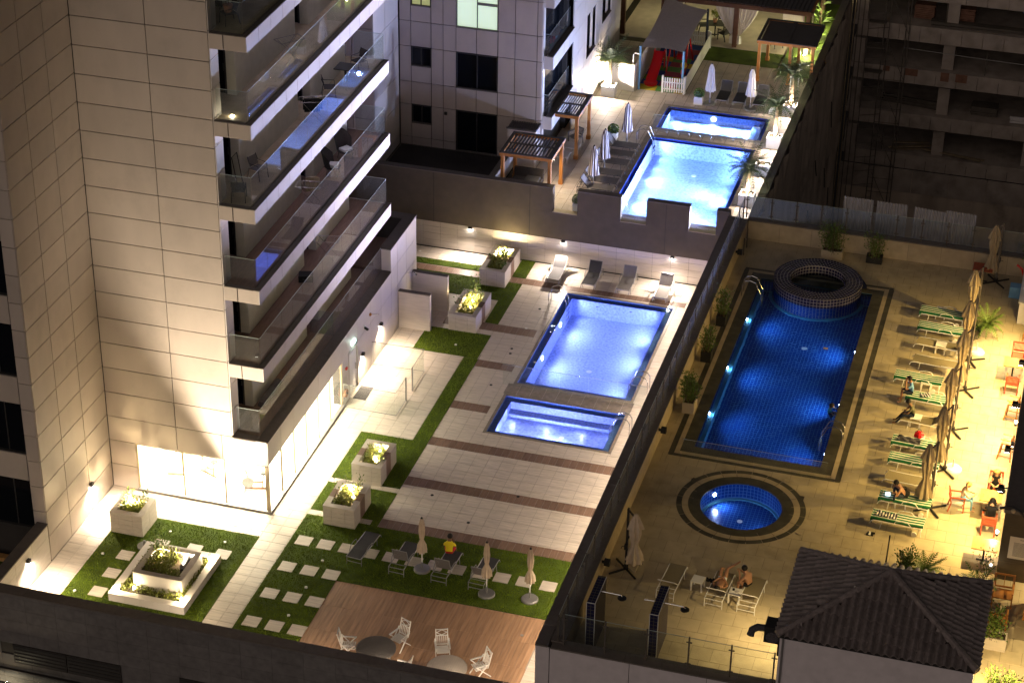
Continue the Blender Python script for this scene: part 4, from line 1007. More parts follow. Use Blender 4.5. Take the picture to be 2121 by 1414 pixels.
# wing front: corner strip, bands and dark windows
wz = [-.0,1.13]+[2.29+1.1615*i for i in range(20)]
clad(T1, 'y-', 61.2, [-36.62,-36.07], wz, 'panel', 'facade_panel', .03, .05)
for k in range(7):
    zb = 3.62+3.49*k-3.49*0
    wpart('wall_band', MB().box(-44,-36.66,61.24,61.5,zb+.02,zb+1.2), 'panel', T1)
    z0 = zb-2.25
    wn = link('window', MB().box(-44,-36.67,61.42,61.46,z0,zb).mesh('window', wloc(T1)), 'window_dark', T1)
    wpart('frame', MB().box(-44,-36.66,61.30,61.42,z0-.1,z0).box(-37.45,-37.40,61.40,61.43,z0,zb).box(-38.9,-38.85,61.40,61.43,z0,zb), 'window_frame', wn)
# back wall of the balconies
by = [69.4,70.9,72.4,73.9,75.55]; by2 = [77.05,78.5,79.9,81.2]
for k in range(6):
    z0 = ZT[k]; z1 = z0+2.92
    zz = [z0-.05, z0+2.2, z1+.02]
    clad(T1, 'x+', -30.60, by, zz, 'render_wall', 'balcony_wall_panel', .018, .05)
    clad(T1, 'x+', -30.60, by2, zz, 'render_wall', 'balcony_wall_panel', .018, .05)
    clad(T1, 'y-', 69.36, [-30.98,-30.60], [z0-.05,z0+2.2,z1+.02], 'render_wall', 'pilaster_panel', .015, .05)
    clad(T1, 'y-', 77.01, [-30.98,-30.60], [z0-.05,z0+2.2,z1+.02], 'render_wall', 'pilaster_panel', .015, .05)
    for yy in (69.42, 77.07):
        d = link('door', MB().box(-31.95,-31.0,yy,yy+.04,z0-.04,z0+2.6).mesh('door', wloc(T1)), 'window_dark', T1)
        wpart('frame', MB().box(-31.52,-31.47,yy-.04,yy-.001,z0-.04,z0+2.6).box(-31.06,-31.0,yy-.04,yy-.001,z0-.04,z0+2.6).box(-31.95,-31.88,yy-.04,yy-.001,z0-.04,z0+2.6), 'window_frame', d)
        wpart('handle', MB().box(-31.1,-31.07,yy-.09,yy-.04,z0+.9,z0+1.2), 'black_metal', d)
    b = MB()
    b.box(-31.6,-30.66,69.46,75.5,z0,z1).box(-31.6,-30.66,77.11,81.25,z0,z1).box(-31.65,-31.6,75.5,77.1,z0,z1)
    wpart('balcony_core', b, 'core', T1)
    d = link('door', MB().box(-31.0,-30.96,81.3,82.25,z0,z0+2.5).mesh('door', wloc(T1)), 'window_dark', T1)
# balconies
bw = {}
for k in range(6):
    zt = ZT[k]; low = (k == 0); fh = .62; inset = .46 if low else .2
    y1 = 82.2 if low else 82.35
    b = link('balcony', MB().box(-31.64,-29.04,66.92,y1-.03,zt-fh+.02,zt-.10).mesh('balcony', wloc(T1)), 'core', T1)
    wpart('balcony_floor', MB().box(-31.63,-29.3,67.0,y1-.05,zt-.095,zt-.05), 'tile_brown' if k < 3 else 'stone_beige', b)
    us = span(66.84+.0, y1, 1.2)
    if not low:
        for i in range(len(us)-1): bpart('fascia_panel', -29.05,-29.0,us[i]+.012,us[i+1]-.012,zt-fh,zt-.03,'panel_white',b)
        for (a0,a1) in ((-30.48,-29.92),(-29.90,-29.03)): bpart('fascia_panel', a0+.01,a1-.01,66.84,66.89,zt-fh,zt-.03,'panel',b)
        bpart('fascia_panel', -31.0,-29.03,y1-.03,y1+.02,zt-fh,zt-.03,'panel_white',b)
        wpart('soffit', MB().box(-31.6,-29.06,66.9,y1-.04,zt-fh+.0,zt-fh+.015), 'panel_white', b)
    cu = span(66.84, y1, 2.4)
    for i in range(len(cu)-1): bpart('coping_stone', -29.02-inset, -28.985, cu[i]+.004, cu[i+1]-.004, zt-.03, zt, 'dark_coping', b)
    bpart('coping_stone', -30.46,-29.03-inset,66.825,66.84+.22+(.2 if low else 0),zt-.03,zt,'dark_coping',b)
    gx = -29.0-inset+.02; gy = 66.84+.2+(.2 if low else 0); h = 1.28
    glass_run(b, (gx,gy), (gx,y1-.12), zt-.06, h, 1.18, 'glass', False)
    glass_run(b, (-30.44,gy), (gx,gy), zt-.06, h, 1.5, 'glass', False)
    if not low: glass_run(b, (-30.6,y1-.12), (gx,y1-.12), zt-.06, h, 1.5, 'glass', False)
    dv = MB()
    dv.box(-30.6,-29.5,75.9,75.93,zt-.05,zt+1.1) if low else None
    if low: wpart('divider', dv, 'glass_hazy', b)
# ground floor wall along the terrace: gym glazing, door, wall panels, raised parapet block
xg = -29.0
gy = [66.90]+[67.05+1.42*i for i in range(7)]
clad(T1, 'x+', xg, span(66.86,75.6,1.42), [2.26,3.37], 'panel_white', 'facade_panel', .02, .05)
clad(T1, 'x+', xg, [75.6,76.3], [-.02,1.1,2.3,3.37], 'panel_white', 'facade_panel', .015, .05)
clad(T1, 'x+', xg, [76.3,77.55], [2.3,3.37], 'panel_white', 'facade_panel', .015, .05)
clad(T1, 'x+', xg, [77.55,79.3,80.75,82.2], [-.02,1.13,2.26,3.37], 'panel_white', 'facade_panel', .015, .05)
clad(T1, 'x+', xg, [82.2,83.1,84.4,85.9], [-.02,1.13,2.26,3.40,4.52], 'panel_white', 'facade_panel', .02, .05)
wpart('wall_core', MB().box(-29.5,-29.06,75.62,76.28,0,3.3).box(-29.5,-29.06,77.56,85.85,0,3.35).box(-29.5,-29.06,82.24,85.88,3.35,4.5), 'core', T1)
clad(T1, 'y+', 85.94, [-36.0,-33.6,-31.3,-29.03], [-.02,1.13,2.26,3.40,4.52], 'panel_white', 'facade_panel', .02, .05)
clad(T1, 'y-', 82.20, [-29.48,-29.02], [3.42,4.52], 'panel_white', 'facade_panel', .02, .05)
wpart('wall_core', MB().box(-36,-29.5,85.45,85.88,0,4.5), 'core', T1)
for (a0,a1,b0,b1) in ((-29.52,-28.98,82.18,83.9),(-29.52,-28.98,83.91,85.4),(-31.9,-28.98,85.41,85.96),(-33.6,-31.91,85.41,85.96)): bpart('coping_stone', a0,a1,b0,b1,4.522,4.57,'dark_coping',T1)
wpart('terrace_slab', MB().box(-35.9,-29.53,82.42,85.44,3.2,3.36), 'tile_brown', T1)
wpart('floor_slab', MB().box(-36.0,-29.06,66.92,85.4,2.95,3.0), 'core', T1)
# gym interior: floor, back walls, lit ceiling
wpart('wall_backing', MB().box(-36.0,-29.1,66.895,66.93,2.3,3.35), 'core', T1)
wpart('gym_floor', MB().box(-36.0,-29.1,66.92,76.2,-.02,.02), 'interior_white', T1)
wpart('gym_wall', MB().box(-36.0,-34.9,66.93,67.0,.02,2.9).box(-35.5,-35.4,67.0,76.2,.02,2.93).box(-35.4,-29.1,76.1,76.2,.02,2.93), 'interior_white', T1)
wpart('gym_ceiling', MB().box(-35.4,-29.1,67.0,76.1,2.80,2.92), 'interior_white', T1)
for (x,y) in ((-34.2,68.6),(-32.4,68.6),(-30.5,68.6),(-30.5,71.2),(-32.8,71.5),(-30.5,74.0),(-33.0,74.3)):
    wpart('ceiling_light', MB().box(x-.5,x+.5,y-.5,y+.5,2.77,2.798), 'ceiling_panel', T1)
    lamp('AREA', (x,y,2.74), 300, (1,.85,.62), T1, 1.0, (0,0,-1))
fr = MB()
for xx in (-34.84,-32.80,-30.95,-29.14): fr.box(xx-.03,xx+.03,66.87,66.95,.10,2.25)
fr.box(-34.86,-29.02,66.86,66.96,2.2,2.25)
yy_ = span(67.0,75.55,1.42)
for yy in yy_: fr.box(-29.12,-29.04,yy-.025,yy+.025,.10,2.25)
fr.box(-29.16,-29.02,66.86,66.98,.10,2.25)
wpart('glazing_frame', fr, 'stone_beige', T1)
wpart('sill', MB().box(-34.9,-28.93,66.77,66.97,-.01,.10).box(-29.1,-28.93,66.97,75.6,-.01,.10), 'grey_metal', T1)
for a,b in ((-34.81,-32.83),(-32.77,-30.98),(-30.92,-29.17)): bpart('pane', a,b,66.905,66.917,.10,2.2,'glass_clear',T1)
for i in range(len(yy_)-1): bpart('pane', -29.086,-29.074,yy_[i]+.03,yy_[i+1]-.03,.10,2.25,'glass_clear',T1)
d = link('door', MB().box(-29.10,-29.05,76.4,77.45,.02,2.15).mesh('door', wloc(T1)), 'interior_white', T1)
wpart('frame', MB().box(-29.13,-28.98,76.32,76.4,0,2.25).box(-29.13,-28.98,77.45,77.53,0,2.25).box(-29.13,-28.98,76.4,77.45,2.15,2.25), 'panel_white', d)
wpart('handle', MB().box(-29.05,-28.99,77.25,77.29,1.0,1.3), 'steel', d)
# exercise machines behind the glass
def bike(label, loc, rz):
    t = thing('exercise_bike', label, 'exercise bike', loc, rz)
    part('flywheel', MB().tube([(-.05,.35,.35),(.05,.35,.35)],.26,16), 'grey_metal', t); part('frame', MB().beam((0,-.45,.05),(0,.5,.08),.07).beam((0,.3,.3),(0,.42,1.0),.06).beam((0,-.25,.1),(0,-.32,.75),.06).beam((0,-.25,.35),(0,.35,.35),.08), 'terracotta', t)
    part('saddle', MB().box(-.12,.12,-.45,-.2,.75,.82), 'black_metal', t); part('handlebar', MB().tube([(-.25,.5,1.08),(-.2,.38,1.05),(.2,.38,1.05),(.25,.5,1.08)],.025,6), 'black_metal', t); part('foot_bar', MB().box(-.25,.25,-.5,-.42,0,.06).box(-.25,.25,.45,.53,0,.06), 'grey_metal', t); return t
bike('exercise bike behind the right pane of the gym front', (-30.2,68.3,.02), 1.9); bike('exercise bike behind the middle pane of the gym front', (-32.5,68.7,.02), 1.2)
t = thing('treadmill', 'treadmill behind the left pane of the gym front', 'treadmill', (-34.0,69.0,.02), .2); part('belt', MB().box(-.35,.35,-.8,.8,.05,.15), 'stone_beige', t); part('console', MB().beam((-.33,.75,.15),(-.33,.85,1.2),.06).beam((.33,.75,.15),(.33,.85,1.2),.06).box(-.35,.35,.8,.9,1.15,1.35), 'grey_metal', t)
# things on that wall
t = thing('exit_sign', 'small glowing exit sign above the terrace door', 'sign', (-28.97,76.95,2.55))
part('sign_box', MB().box(-.04,.03,-.22,.22,-.09,.09), 'exit_glow', t)
def text(parent, s_, size, loc, rot, m, name='lettering', align='CENTER', ext=.002):
    c = bpy.data.curves.new(name, 'FONT'); c.body = s_; c.size = size; c.align_x = align; c.extrude = ext
    o = bpy.data.objects.new('tmp', c); COL.objects.link(o); bpy.context.view_layer.update()
    me = bpy.data.meshes.new_from_object(o.evaluated_get(bpy.context.evaluated_depsgraph_get())); bpy.data.objects.remove(o, do_unlink=True); me.name = name
    o = link(name, me, None, parent); me.materials.clear(); me.materials.append(MATS[m]); o.location = loc; o.rotation_euler = rot; return o
text(t, 'EXIT', .13, (.035,0,-.045), (math.pi/2,0,math.pi/2), 'mat_green')
lamp('POINT', (.15,0,0), 3, (.7,1,.85), None, .05).parent = t
solo('fire_alarm', MB().box(-.0,.07,-.07,.07,-.05,.05), 'play_red', 'small red fire alarm box beside the terrace door', 'alarm', (-28.99,75.95,1.75))
solo('notice_plate', MB().box(0,.02,-.13,.13,-.2,.2), 'paper', 'white notice plate on the wall left of the terrace door', 'notice', (-28.99,75.9,1.15))
t = thing('hose_reel', 'pinkish round hose reel on the wall left of the terrace door', 'hose reel', (-28.98,75.75,.6)); part('drum', MB().lathe([(.2,-.02),(.2,.08)], n=16), 'terracotta', t).rotation_euler = (0,math.pi/2,0)
part('hub', MB().lathe([(.05,.08),(.05,.12)], n=10), 'black_metal', t).rotation_euler = (0,math.pi/2,0)
solo('door_mat', MB().box(0,.6,-.55,.55,0,.02), 'cloth_grey', 'dark door mat lying before the terrace door', 'mat', (-28.85,76.9,.004))
t = thing('security_camera', 'small dark camera on an arm on the white terrace wall', 'camera', (-28.98,79.2,2.75)); part('arm', MB().tube([(0,0,0),(.4,.1,.02)], .02, 6), 'steel', t); part('camera_body', MB().ball((0,0,0), .08, 8), 'timber_orange', t)
t = thing('security_camera', 'dark cylinder camera below the arm camera on the white terrace wall', 'camera', (-28.98,78.4,2.5)); part('camera_body', MB().tube([(0.02,0,0),(.2,-.05,-.06)], .06, 8), 'black_metal', t); part('bracket', MB().box(-.01,.04,-.04,.04,-.04,.1), 'white_paint', t)
t = thing('shower_head', 'steel shower arm on the white wall above the two partition walls', 'shower', (-28.98,84.4,2.25)); part('arm', MB().tube([(0,0,0),(.35,.02,.05),(.42,.02,-.02)], .022, 6), 'steel', t); part('rose', MB().lathe([(.09,-.05),(.09,-.02),(.02,0)], (.42,.02,-.02), 12), 'steel', t)
wall_light(-28.98, 80.5, 1.55, (1,0), 'black wall light near the shower partition walls', 420, WHITE, 130)
wall_light(-28.98, 78.0, 1.35, (1,0), 'black wall light right of the terrace door', 420, WHITE, 130)
wall_light(-36.02, 64.85, 1.30, (1,0), 'black wall light low on the beige wing of the tower', 480, WHITE, 140)
wall_light(-36.02, 59.35, 1.28, (1,0), 'black wall light on the low white wall at the left end', 480, WHITE, 140)
# shower partition walls
for (x0,x1,y,h,lab) in ((-28.97,-27.42,83.2,1.95,'nearer of two white shower partition walls'),(-28.97,-27.2,85.25,1.95,'farther of two grey shower partition walls')):
    t = thing('partition_wall', lab+' standing off the tower wall', 'wall', ((x0+x1)/2,y,0))
    wpart('wall_slab', MB().box(x0,x1,y-.11,y+.11,0,h-.04), 'tile_wall', t); wpart('coping', MB().box(x0,x1+.01,y-.12,y+.12,h-.038,h), 'dark_coping', t)
# ================================================================== CENTRE TOWER
T2 = thing('apartment_block', 'beige panelled apartment block with dark windows behind the brown wall', 'building', (-30,100,ZU))
y2 = 96.82; xs = -25.4
cols = [-33.50,-32.88,-31.80,-31.15,-30.46,-29.37,-28.24,-27.33,-26.17,-25.90]
rws = [2.9,3.36,5.20,6.47,8.42,9.80,11.6,12.95,14.5]
wins = [(-32.84,-31.83,7.42,8.40),(-32.84,-31.83,4.22,5.18),(-32.84,-31.83,10.70,11.7),(-30.42,-28.27,6.50,8.39),(-30.42,-28.27,2.95,5.17),(-30.42,-28.27,9.82,12.3)]
core = MB(); core.box(-33.45,-26.02,97.0,112,2.3,24).box(-26.02,-25.76,101.3,112,2.3,24); wpart('core', core, 'core', T2)
def cutpanels(parent, face, plane, us, vs, holes, m, name, gap, th):
    for i in range(len(us)-1):
        for j in range(len(vs)-1):
            for (a,b,c,d) in minus([(us[i],us[i+1],vs[j],vs[j+1])], [(h[0]-.04,h[1]+.04,h[2]-.04,h[3]+.04) for h in holes]):
                clad(parent, face, plane, [a,b], [c,d], m, name, gap, th)
cutpanels(T2, 'y-', y2, cols, rws, wins, 'panel', 'facade_panel', .035, .06)
lit = {2:'curtain_yellow', 5:'curtain_lit'}
for i,(a,b,c,d) in enumerate(wins):
    wn = link('window', MB().box(a,b,y2+.10,y2+.12,c,d).mesh('window', wloc(T2)), lit.get(i,'window_dark'), T2)
    fr = MB().box(a-.03,a+.02,y2+.02,y2+.10,c,d).box(b-.02,b+.03,y2+.02,y2+.10,c,d).box(a+.02,b-.02,y2+.02,y2+.10,d-.04,d).box((a+b)/2-.025,(a+b)/2+.025,y2+.04,y2+.10,c,d-.04)
    wpart('frame', fr, 'window_frame' if i < 5 else 'grey_metal', wn)
    wpart('sill', MB().box(a-.03,b+.03,y2-.03,y2+.10,c-.06,c-.001), 'dark_coping', wn)
    if i == 5: wpart('rail', MB().box((a+b)/2+.03,b-.03,y2+.06,y2+.09,11.05,11.2), 'grey_metal', wn)
clad(T2, 'x+', -25.86, [96.86,97.25], rws, 'panel_white', 'facade_panel', .03, .06)
# side wall facing the pools
sw = [(104.2,106.1,5.85,8.2),(107.6,109.6,6.6,9.0)]
cutpanels(T2, 'x+', xs, [101.25,102.4,103.6,104.8,106.0,107.2,108.4,109.6,110.8,112], [2.9,4.3,5.6,6.9,8.2,9.5,10.8,12.1,13.4], sw, 'panel_white', 'facade_panel', .02, .06)
for (a,b,c,d) in sw:
    wn = link('window', MB().box(xs-.32,xs-.30,a,b,c,d).mesh('window', wloc(T2)), 'window_dark', T2)
    wpart('frame', MB().box(xs-.3,xs-.24,a,a+.06,c,d).box(xs-.3,xs-.24,(a+b)/2-.03,(a+b)/2+.03,c,d).box(xs-.3,xs-.24,b-.06,b,c,d), 'window_frame', wn)
    wpart('sill', MB().box(xs-.3,xs+.03,a,b,c-.07,c-.002), 'dark_coping', wn); wpart('curtain', MB().box(xs-.2,xs-.16,b-.55,b-.1,c,d), 'curtain_white', wn)
wpart('door', MB().box(xs-.2,xs+.005,102.3,103.2,ZU,ZU+2.1), 'interior_white', T2)
for k,zt in enumerate((5.45,8.75,12.05)):
    b = link('balcony', MB().box(-26.0,xs+.0,97.3,101.2,zt-.72,zt-.06).mesh('balcony', wloc(T2)), 'core', T2)
    us = span(97.0,101.25,1.06)
    for i in range(4): bpart('fascia_panel', xs,xs+.05,us[i]+.01,us[i+1]-.01,zt-.74,zt-.04,'panel_white',b)
    bpart('fascia_panel', -25.84,xs+.04,96.95,97.0,zt-.74,zt-.04,'panel_white',b)
    bpart('coping_stone', xs-.28,xs+.06,96.93,101.24,zt-.04,zt,'dark_coping',b)
    glass_run(b, (xs-.2,97.1), (xs-.2,101.2), zt-.05, 1.15, 1.05, 'glass', False); glass_run(b, (-25.84,97.1), (xs-.2,97.1), zt-.05, 1.15, 1.0, 'glass', False)
    wpart('back_wall', MB().box(-26.03,-25.98,97.3,101.2,zt,zt+2.5), 'window_dark', b)
solo('outdoor_lamp', MB().box(-.07,.07,-.1,0,-.07,.07), 'black_metal', 'small dark fixture on the shaded front of the apartment block', 'lamp', (-31.0,y2-.002,4.95))
# wing wall left of the block
WG = thing('tower_wing', 'narrow beige panelled wing between the balcony tower and the apartment block', 'building', (-34.5,95,ZU))
wpart('core', MB().box(-38,-33.60,93.1,96.8,2.3,30), 'core', WG)
clad(WG, 'x+', -33.54, [93.0,94.75,96.78], [2.9,3.36]+[5.2+1.62*i for i in range(12)], 'panel_white', 'facade_panel', .03, .06)
clad(WG, 'y-', 93.0, [-38,-36.2,-34.7,-33.58], [2.9]+[4.2+1.62*i for i in range(12)], 'panel', 'facade_panel', .03, .06)
# further block beyond, a corner with balconies
T3 = thing('far_block', 'shaded lower storeys of a further apartment block beyond the palm', 'building', (-26.6,118,ZU))
wpart('core', MB().box(-34,-26.7,113.2,124,2,20), 'core', T3)
clad(T3, 'x+', -26.62, span(113.2,122,1.1), [2.9,4.6,6.2,7.8,9.4,11], 'panel', 'facade_panel', .03, .06)
for zt in (8.3,): 
    b = link('balcony', MB().box(-26.6,-25.6,112.4,119,zt-.8,zt).mesh('balcony', wloc(T3)), 'panel_white', T3)
    wpart('coping', MB().box(-26.6,-25.57,112.37,119,zt+.002,zt+.05), 'dark_coping', b)
# strip of lawn and decking beyond the low wall at the left
struct('side_lawn', MB().box(-46,-36.5,57.2,60.9,-.6,-.28), 'lawn_soil')
struct('side_decking', MB().box(-46,-36.5,60.9,61.19,-.6,-.10).box(-46,-36.5,56.0,57.1,-.6,-.25), 'table_top')
solo('timber_edging', MB().box(-.06,.06,-1.2,1.2,0,.5), 'timber_orange', 'orange timber edging board beside the low wall at the far left', 'board', (-37.0,58.6,-.28))
# balcony furniture of the left tower
def metal_chair(label, loc, rz, m='dark_wicker', rnd_back=False):
    t = thing('balcony_chair', label, 'chair', loc, rz)
    if rnd_back:
        s_ = MB(); s_.lathe([(.30,.34),(.36,.42)], n=18); part('seat', s_, m, t)
        vs = []
        for i in range(13):
            a = math.pi+math.pi*i/12; hgt = .45+.45*math.sin(math.pi*i/12); vs.append(((.36*math.cos(a), .36*math.sin(a), .40), (.44*math.cos(a), .44*math.sin(a)-.08, .40+hgt)))
        part('backrest', MB().strip([v[0] for v in vs],[v[1] for v in vs]), m, t); part('cushion', MB().box(-.22,.22,-.15,.25,.42,.52), 'canvas_white', t)
        for k in range(4): a = .8+k*math.pi/2; part('leg', MB().tube([(.28*math.cos(a),.28*math.sin(a),.36),(.34*math.cos(a),.34*math.sin(a),0)], .015, 5), 'black_metal', t)
    else:
        part('seat', MB().box(-.25,.25,-.24,.24,.42,.45), m, t); b = MB().strip([(-.25,-.22,.5),(-.24,-.33,.88)],[(.25,-.22,.5),(.24,-.33,.88)]); part('backrest', b, m, t)
        f = MB()
        for sx in (-1,1):
            f.tube([(sx*.26,.26,0),(sx*.26,.2,.63),(sx*.26,-.25,.65),(sx*.24,-.34,.9)], .016, 5); part('leg', MB().tube([(sx*.26,-.26,.44),(sx*.27,-.34,0)], .015, 5), 'black_metal', t)
        part('frame', f, 'black_metal', t)
    return t
def rack(label, loc, rz, m='steel'):
    t = thing('drying_rack', label, 'drying rack', loc, rz); f = MB()
    f.tube([(-.55,-.3,.92),(.55,-.3,.92),(.55,.3,.92),(-.55,.3,.92),(-.55,-.3,.92)], .013, 5)
    part('frame', f, m, t); b = MB()
    for k in range(7): b.tube([(-.5+.166*k,-.3,.92),(-.5+.166*k,.3,.92)], .007, 4)
    part('bar', b, m, t)
    for sx in (-1,1): part('leg', MB().tube([(-.4*sx,-.3,.9),(.35*sx,-.32,0),(.35*sx,.32,0),(-.4*sx,.3,.9)], .011, 5), m, t)
    return t
bz = [z-.05 for z in ZT]
t = metal_chair('dark balcony chair under a planter basket on the highest balcony', (-30.15,68.0,bz[5]), 2.4); 
t = thing('flower_pot', 'brown flower pot on the chair of the highest balcony', 'flower pot', (-30.15,68.0,bz[5]+.46)); part('pot', MB().lathe([(.13,0),(.19,.28)], n=12), 'terracotta', t); shrub_parts(t,.28,.2,.35,4,10,.08,'leaf_dark')
rack('dark folding rack on the second highest balcony', (-29.9,73.2,bz[4]), .9, 'grey_metal')
solo('floor_lamp', MB().lathe([(.06,0),(.06,.05)], n=10), 'lamp_glow', 'small glowing lamp on the floor of the second highest balcony', 'lamp', (-30.0,67.5,bz[4]))
t = thing('balcony_table', 'dark round balcony table and stool set on the third balcony from the top', 'table', (-30.0,79.6,bz[3])); part('table_top', MB().box(-.4,.4,-.4,.4,.66,.7), 'black_metal', t); part('leg', MB().beam((0,0,0),(0,0,.66),.08), 'black_metal', t)
metal_chair('black lounge chair leaning on the wall of the third balcony from the top', (-30.1,77.9,bz[3]), -1.2)
metal_chair('black chair at the far end of the third balcony from the top', (-29.9,81.0,bz[3]), 2.6)
t = rack('drying rack hung with black clothes on the third balcony from the top', (-29.9,75.4,bz[3]), .4); o = solo('clothes', MB().box(-.4,.4,-.02,.02,-.45,0).box(-.35,.3,.08,.12,-.6,0), 'cloth_black', 'black clothes hanging from the drying rack', 'clothes', (-29.9,75.4,bz[3]+.93), .4)
metal_chair('brown armchair by the door of the third balcony from the top', (-29.95,69.6,bz[3]), -1.9, 'grey_sling')
metal_chair('dark armchair behind the front glass of the third balcony from the top', (-29.95,67.6,bz[3]), .3)
t = thing('folded_lounger', 'folded dark lounger frame leaning on the balcony wall', 'sun lounger', (-30.35,68.7,bz[3])); part('frame', MB().tube([(0,-.25,0),(-.2,-.25,1.3),(-.2,.25,1.3),(0,.25,0),(0,-.25,0)], .02, 5), 'black_metal', t)
metal_chair('round black basket chair with white cushion on the fourth balcony from the top', (-30.0,79.3,bz[2]), -2.1, 'dark_wicker', True)
metal_chair('black basket chair with pale cushion nearer the camera on the fourth balcony from the top', (-29.95,77.6,bz[2]), -1.4, 'dark_wicker', True)
rack('steel drying rack hung with brown clothes on the fourth balcony from the top', (-29.85,74.6,bz[2]), .2)
solo('clothes', MB().box(-.3,.3,-.02,.02,-.6,0).box(-.28,.25,.10,.13,-.5,0), 'canvas_brown', 'brown clothes hanging from the steel drying rack', 'clothes', (-29.95,75.2,bz[2]+.93), .6)
rack('steel drying rack on the fifth balcony from the top', (-29.9,76.5,bz[1]), .2)
t = thing('suitcase', 'black suitcase lying on the fifth balcony from the top', 'suitcase', (-30.05,74.3,bz[1]), .3); part('shell', MB().box(-.3,.3,-.25,.25,.03,.32), 'cloth_black', t); part('handle', MB().tube([(-.1,-.25,.2),(-.1,-.31,.2),(.1,-.31,.2),(.1,-.25,.2)], .015, 5), 'black_metal', t)
t = thing('rolled_carpet', 'dark lumpy rolled carpet lying on the lowest balcony', 'carpet', (-30.25,70.3,bz[0]), 0); c = MB(); c.lathe([(.10,-1.0),(.17,-.95),(.19,-.5),(.15,-.35),(.20,0),(.16,.3),(.20,.6),(.15,.98)], n=12, pleat=.08); o = part('roll', c, 'cloth_grey', t); o.rotation_euler = (math.pi/2,0,0); o.location = (0,0,.19)
# ================================================================== BUILDING SITE
BS = thing('construction_building', 'unfinished concrete building with dark open floors behind the far fence', 'building', (-3,124,-12))
yc = 123.3; x0s, x1s = -13.4, 12
bands = [(2.40,3.9),(-1.25,-.32),(-4.45,-3.40),(-7.15,-6.15)]
for i,(a,b) in enumerate([(1.45,2.45),(-1.30,-.33),(-4.20,-3.30),(-7.0,-6.05),(4.1,5.0)]):
    sl = link('floor_slab', MB().box(x0s,x1s,yc+.05,yc+9,b-.35,b-.02).mesh('floor_slab', wloc(BS)), 'concrete', BS)
    us = span(x0s+.3,x1s,1.25)
    for k in range(len(us)-1): bpart('edge_panel', us[k]+.012,us[k+1]-.012,yc-.02,yc+.05,a,b,'concrete',sl)
wpart('base_wall', MB().box(x0s,x1s,yc-.05,yc+.2,-12,-7.2), 'concrete_rough', BS)
us = span(x0s,x1s,2.4)
for k in range(len(us)-1): bpart('wall_panel', us[k]+.02,us[k+1]-.02,yc-.10,yc-.05,-8.6,-7.05,'concrete',BS)
for x in (-12.9,-7.5,-2.0,3.5,9):
    for (z0,z1) in ((-6.04,-4.4),(-3.28,-1.5),(-.3,1.3),(2.47,4.0)): bpart('column', x-.35,x+.35,yc+.4 if x > -12 else yc-.0,yc+1.0,z0,z1-.02,'concrete',BS)
wpart('dark_interior', MB().box(x0s,x1s,yc+7,yc+7.2,-7,8), 'core', BS)
for x in (-11.3,-10.0,-9.6,-7.8,-6.9): wpart('rust_stain', MB().box(x,x+random.uniform(.3,.8),yc-.026,yc-.021,-.33-random.uniform(.3,.6),-.34), 'ply_orange', BS)
struct('pit_floor', MB().box(-13.5,30,91.6,123.2,-12.2,-12), 'ground_dark')
def stack(name, label, cat, loc, rz, n, size, m, dx=.02):
    t = thing(name, label, cat, loc, rz)
    for k in range(n): part('board', MB().obox((random.uniform(-dx,dx),random.uniform(-dx,dx),size[2]*(k+.5)*1.12),size,random.uniform(-.05,.05)), m, t)
    return t
stack('plank_stack', 'pile of pale planks fanned out on the lowest open floor', 'planks', (-9.2,124.2,-6.03), .3, 6, (2.2,.18,.05), 'ply', .3)
stack('plank_stack', 'loose long planks beside the fanned pile on the lowest open floor', 'planks', (-6.6,123.9,-6.03), -.15, 4, (3.4,.2,.05), 'ply', .4)
stack('timber_bundle', 'bundle of grey boards on the second open floor', 'planks', (-9.5,124.6,-3.28), -.1, 7, (3.6,.25,.06), 'steel_dark', .1)
for (x,z,lab) in ((-9.3,2.47,'left crate of orange edged boards on the top open floor'),(-6.9,2.47,'right crate of orange edged boards on the top open floor')):
    stack('board_stack', lab, 'boards', (x,125.0,z), 0, 8, (1.2,.9,.10), 'ply_orange', .03)
stack('formwork_stack', 'low stack of grey formwork panels on the top open floor', 'panels', (-6.0,123.9,2.47), 0, 3, (5.5,.6,.08), 'steel_dark', .05)
stack('formwork_stack', 'grey formwork panels behind the rust stained slab edge', 'panels', (-5.0,124.8,-3.28), 0, 5, (1.6,1.0,.10), 'steel_dark', .03)
stack('pipe_bundle', 'bundle of pale pipes on the second open floor at the right', 'pipes', (-1.6,123.9,-3.28), 0, 3, (3.5,.12,.12), 'sheet_metal', .05)
# scaffold tower at the left corner
sc = thing('scaffolding', 'tall steel scaffolding in the corner of the building site', 'scaffolding', (-12.9,122.5,-12))
for i,(x,y) in enumerate(((-13.35,121.2),(-13.15,121.2),(-12.95,121.4),(-12.7,121.8),(-12.4,122.3),(-11.5,122.9),(-11.2,122.9),(-10.2,123.0),(-10.0,123.05))):
    wpart('standard', MB().tube([(x,y,-12),(x+.05,y,7)], .035, 6), 'ply' if i < 2 else 'steel_dark', sc)
for k in range(18):
    z = -11+k*.95; wpart('ledger', MB().tube([(-12.4,122.3,z),(-11.2,122.9,z)], .022, 5).tube([(-11.5,122.9,z+.4),(-10.0,123.0,z+.4)], .018, 5) if k < 12 else MB().tube([(-12.4,122.3,z),(-11.2,122.9,z)], .022, 5), 'steel_dark', sc)
for k in range(5): wpart('ladder_platform', MB().box(-12.4,-11.3,122.3,122.8,-.5+k*1.6,-.44+k*1.6), 'steel_dark', sc)
for k in range(5): wpart('brace', MB().tube([(-10.0,123.0,-10+3*k),(-11.3,122.9,-7.4+3*k)], .02, 5), 'steel_dark', sc)
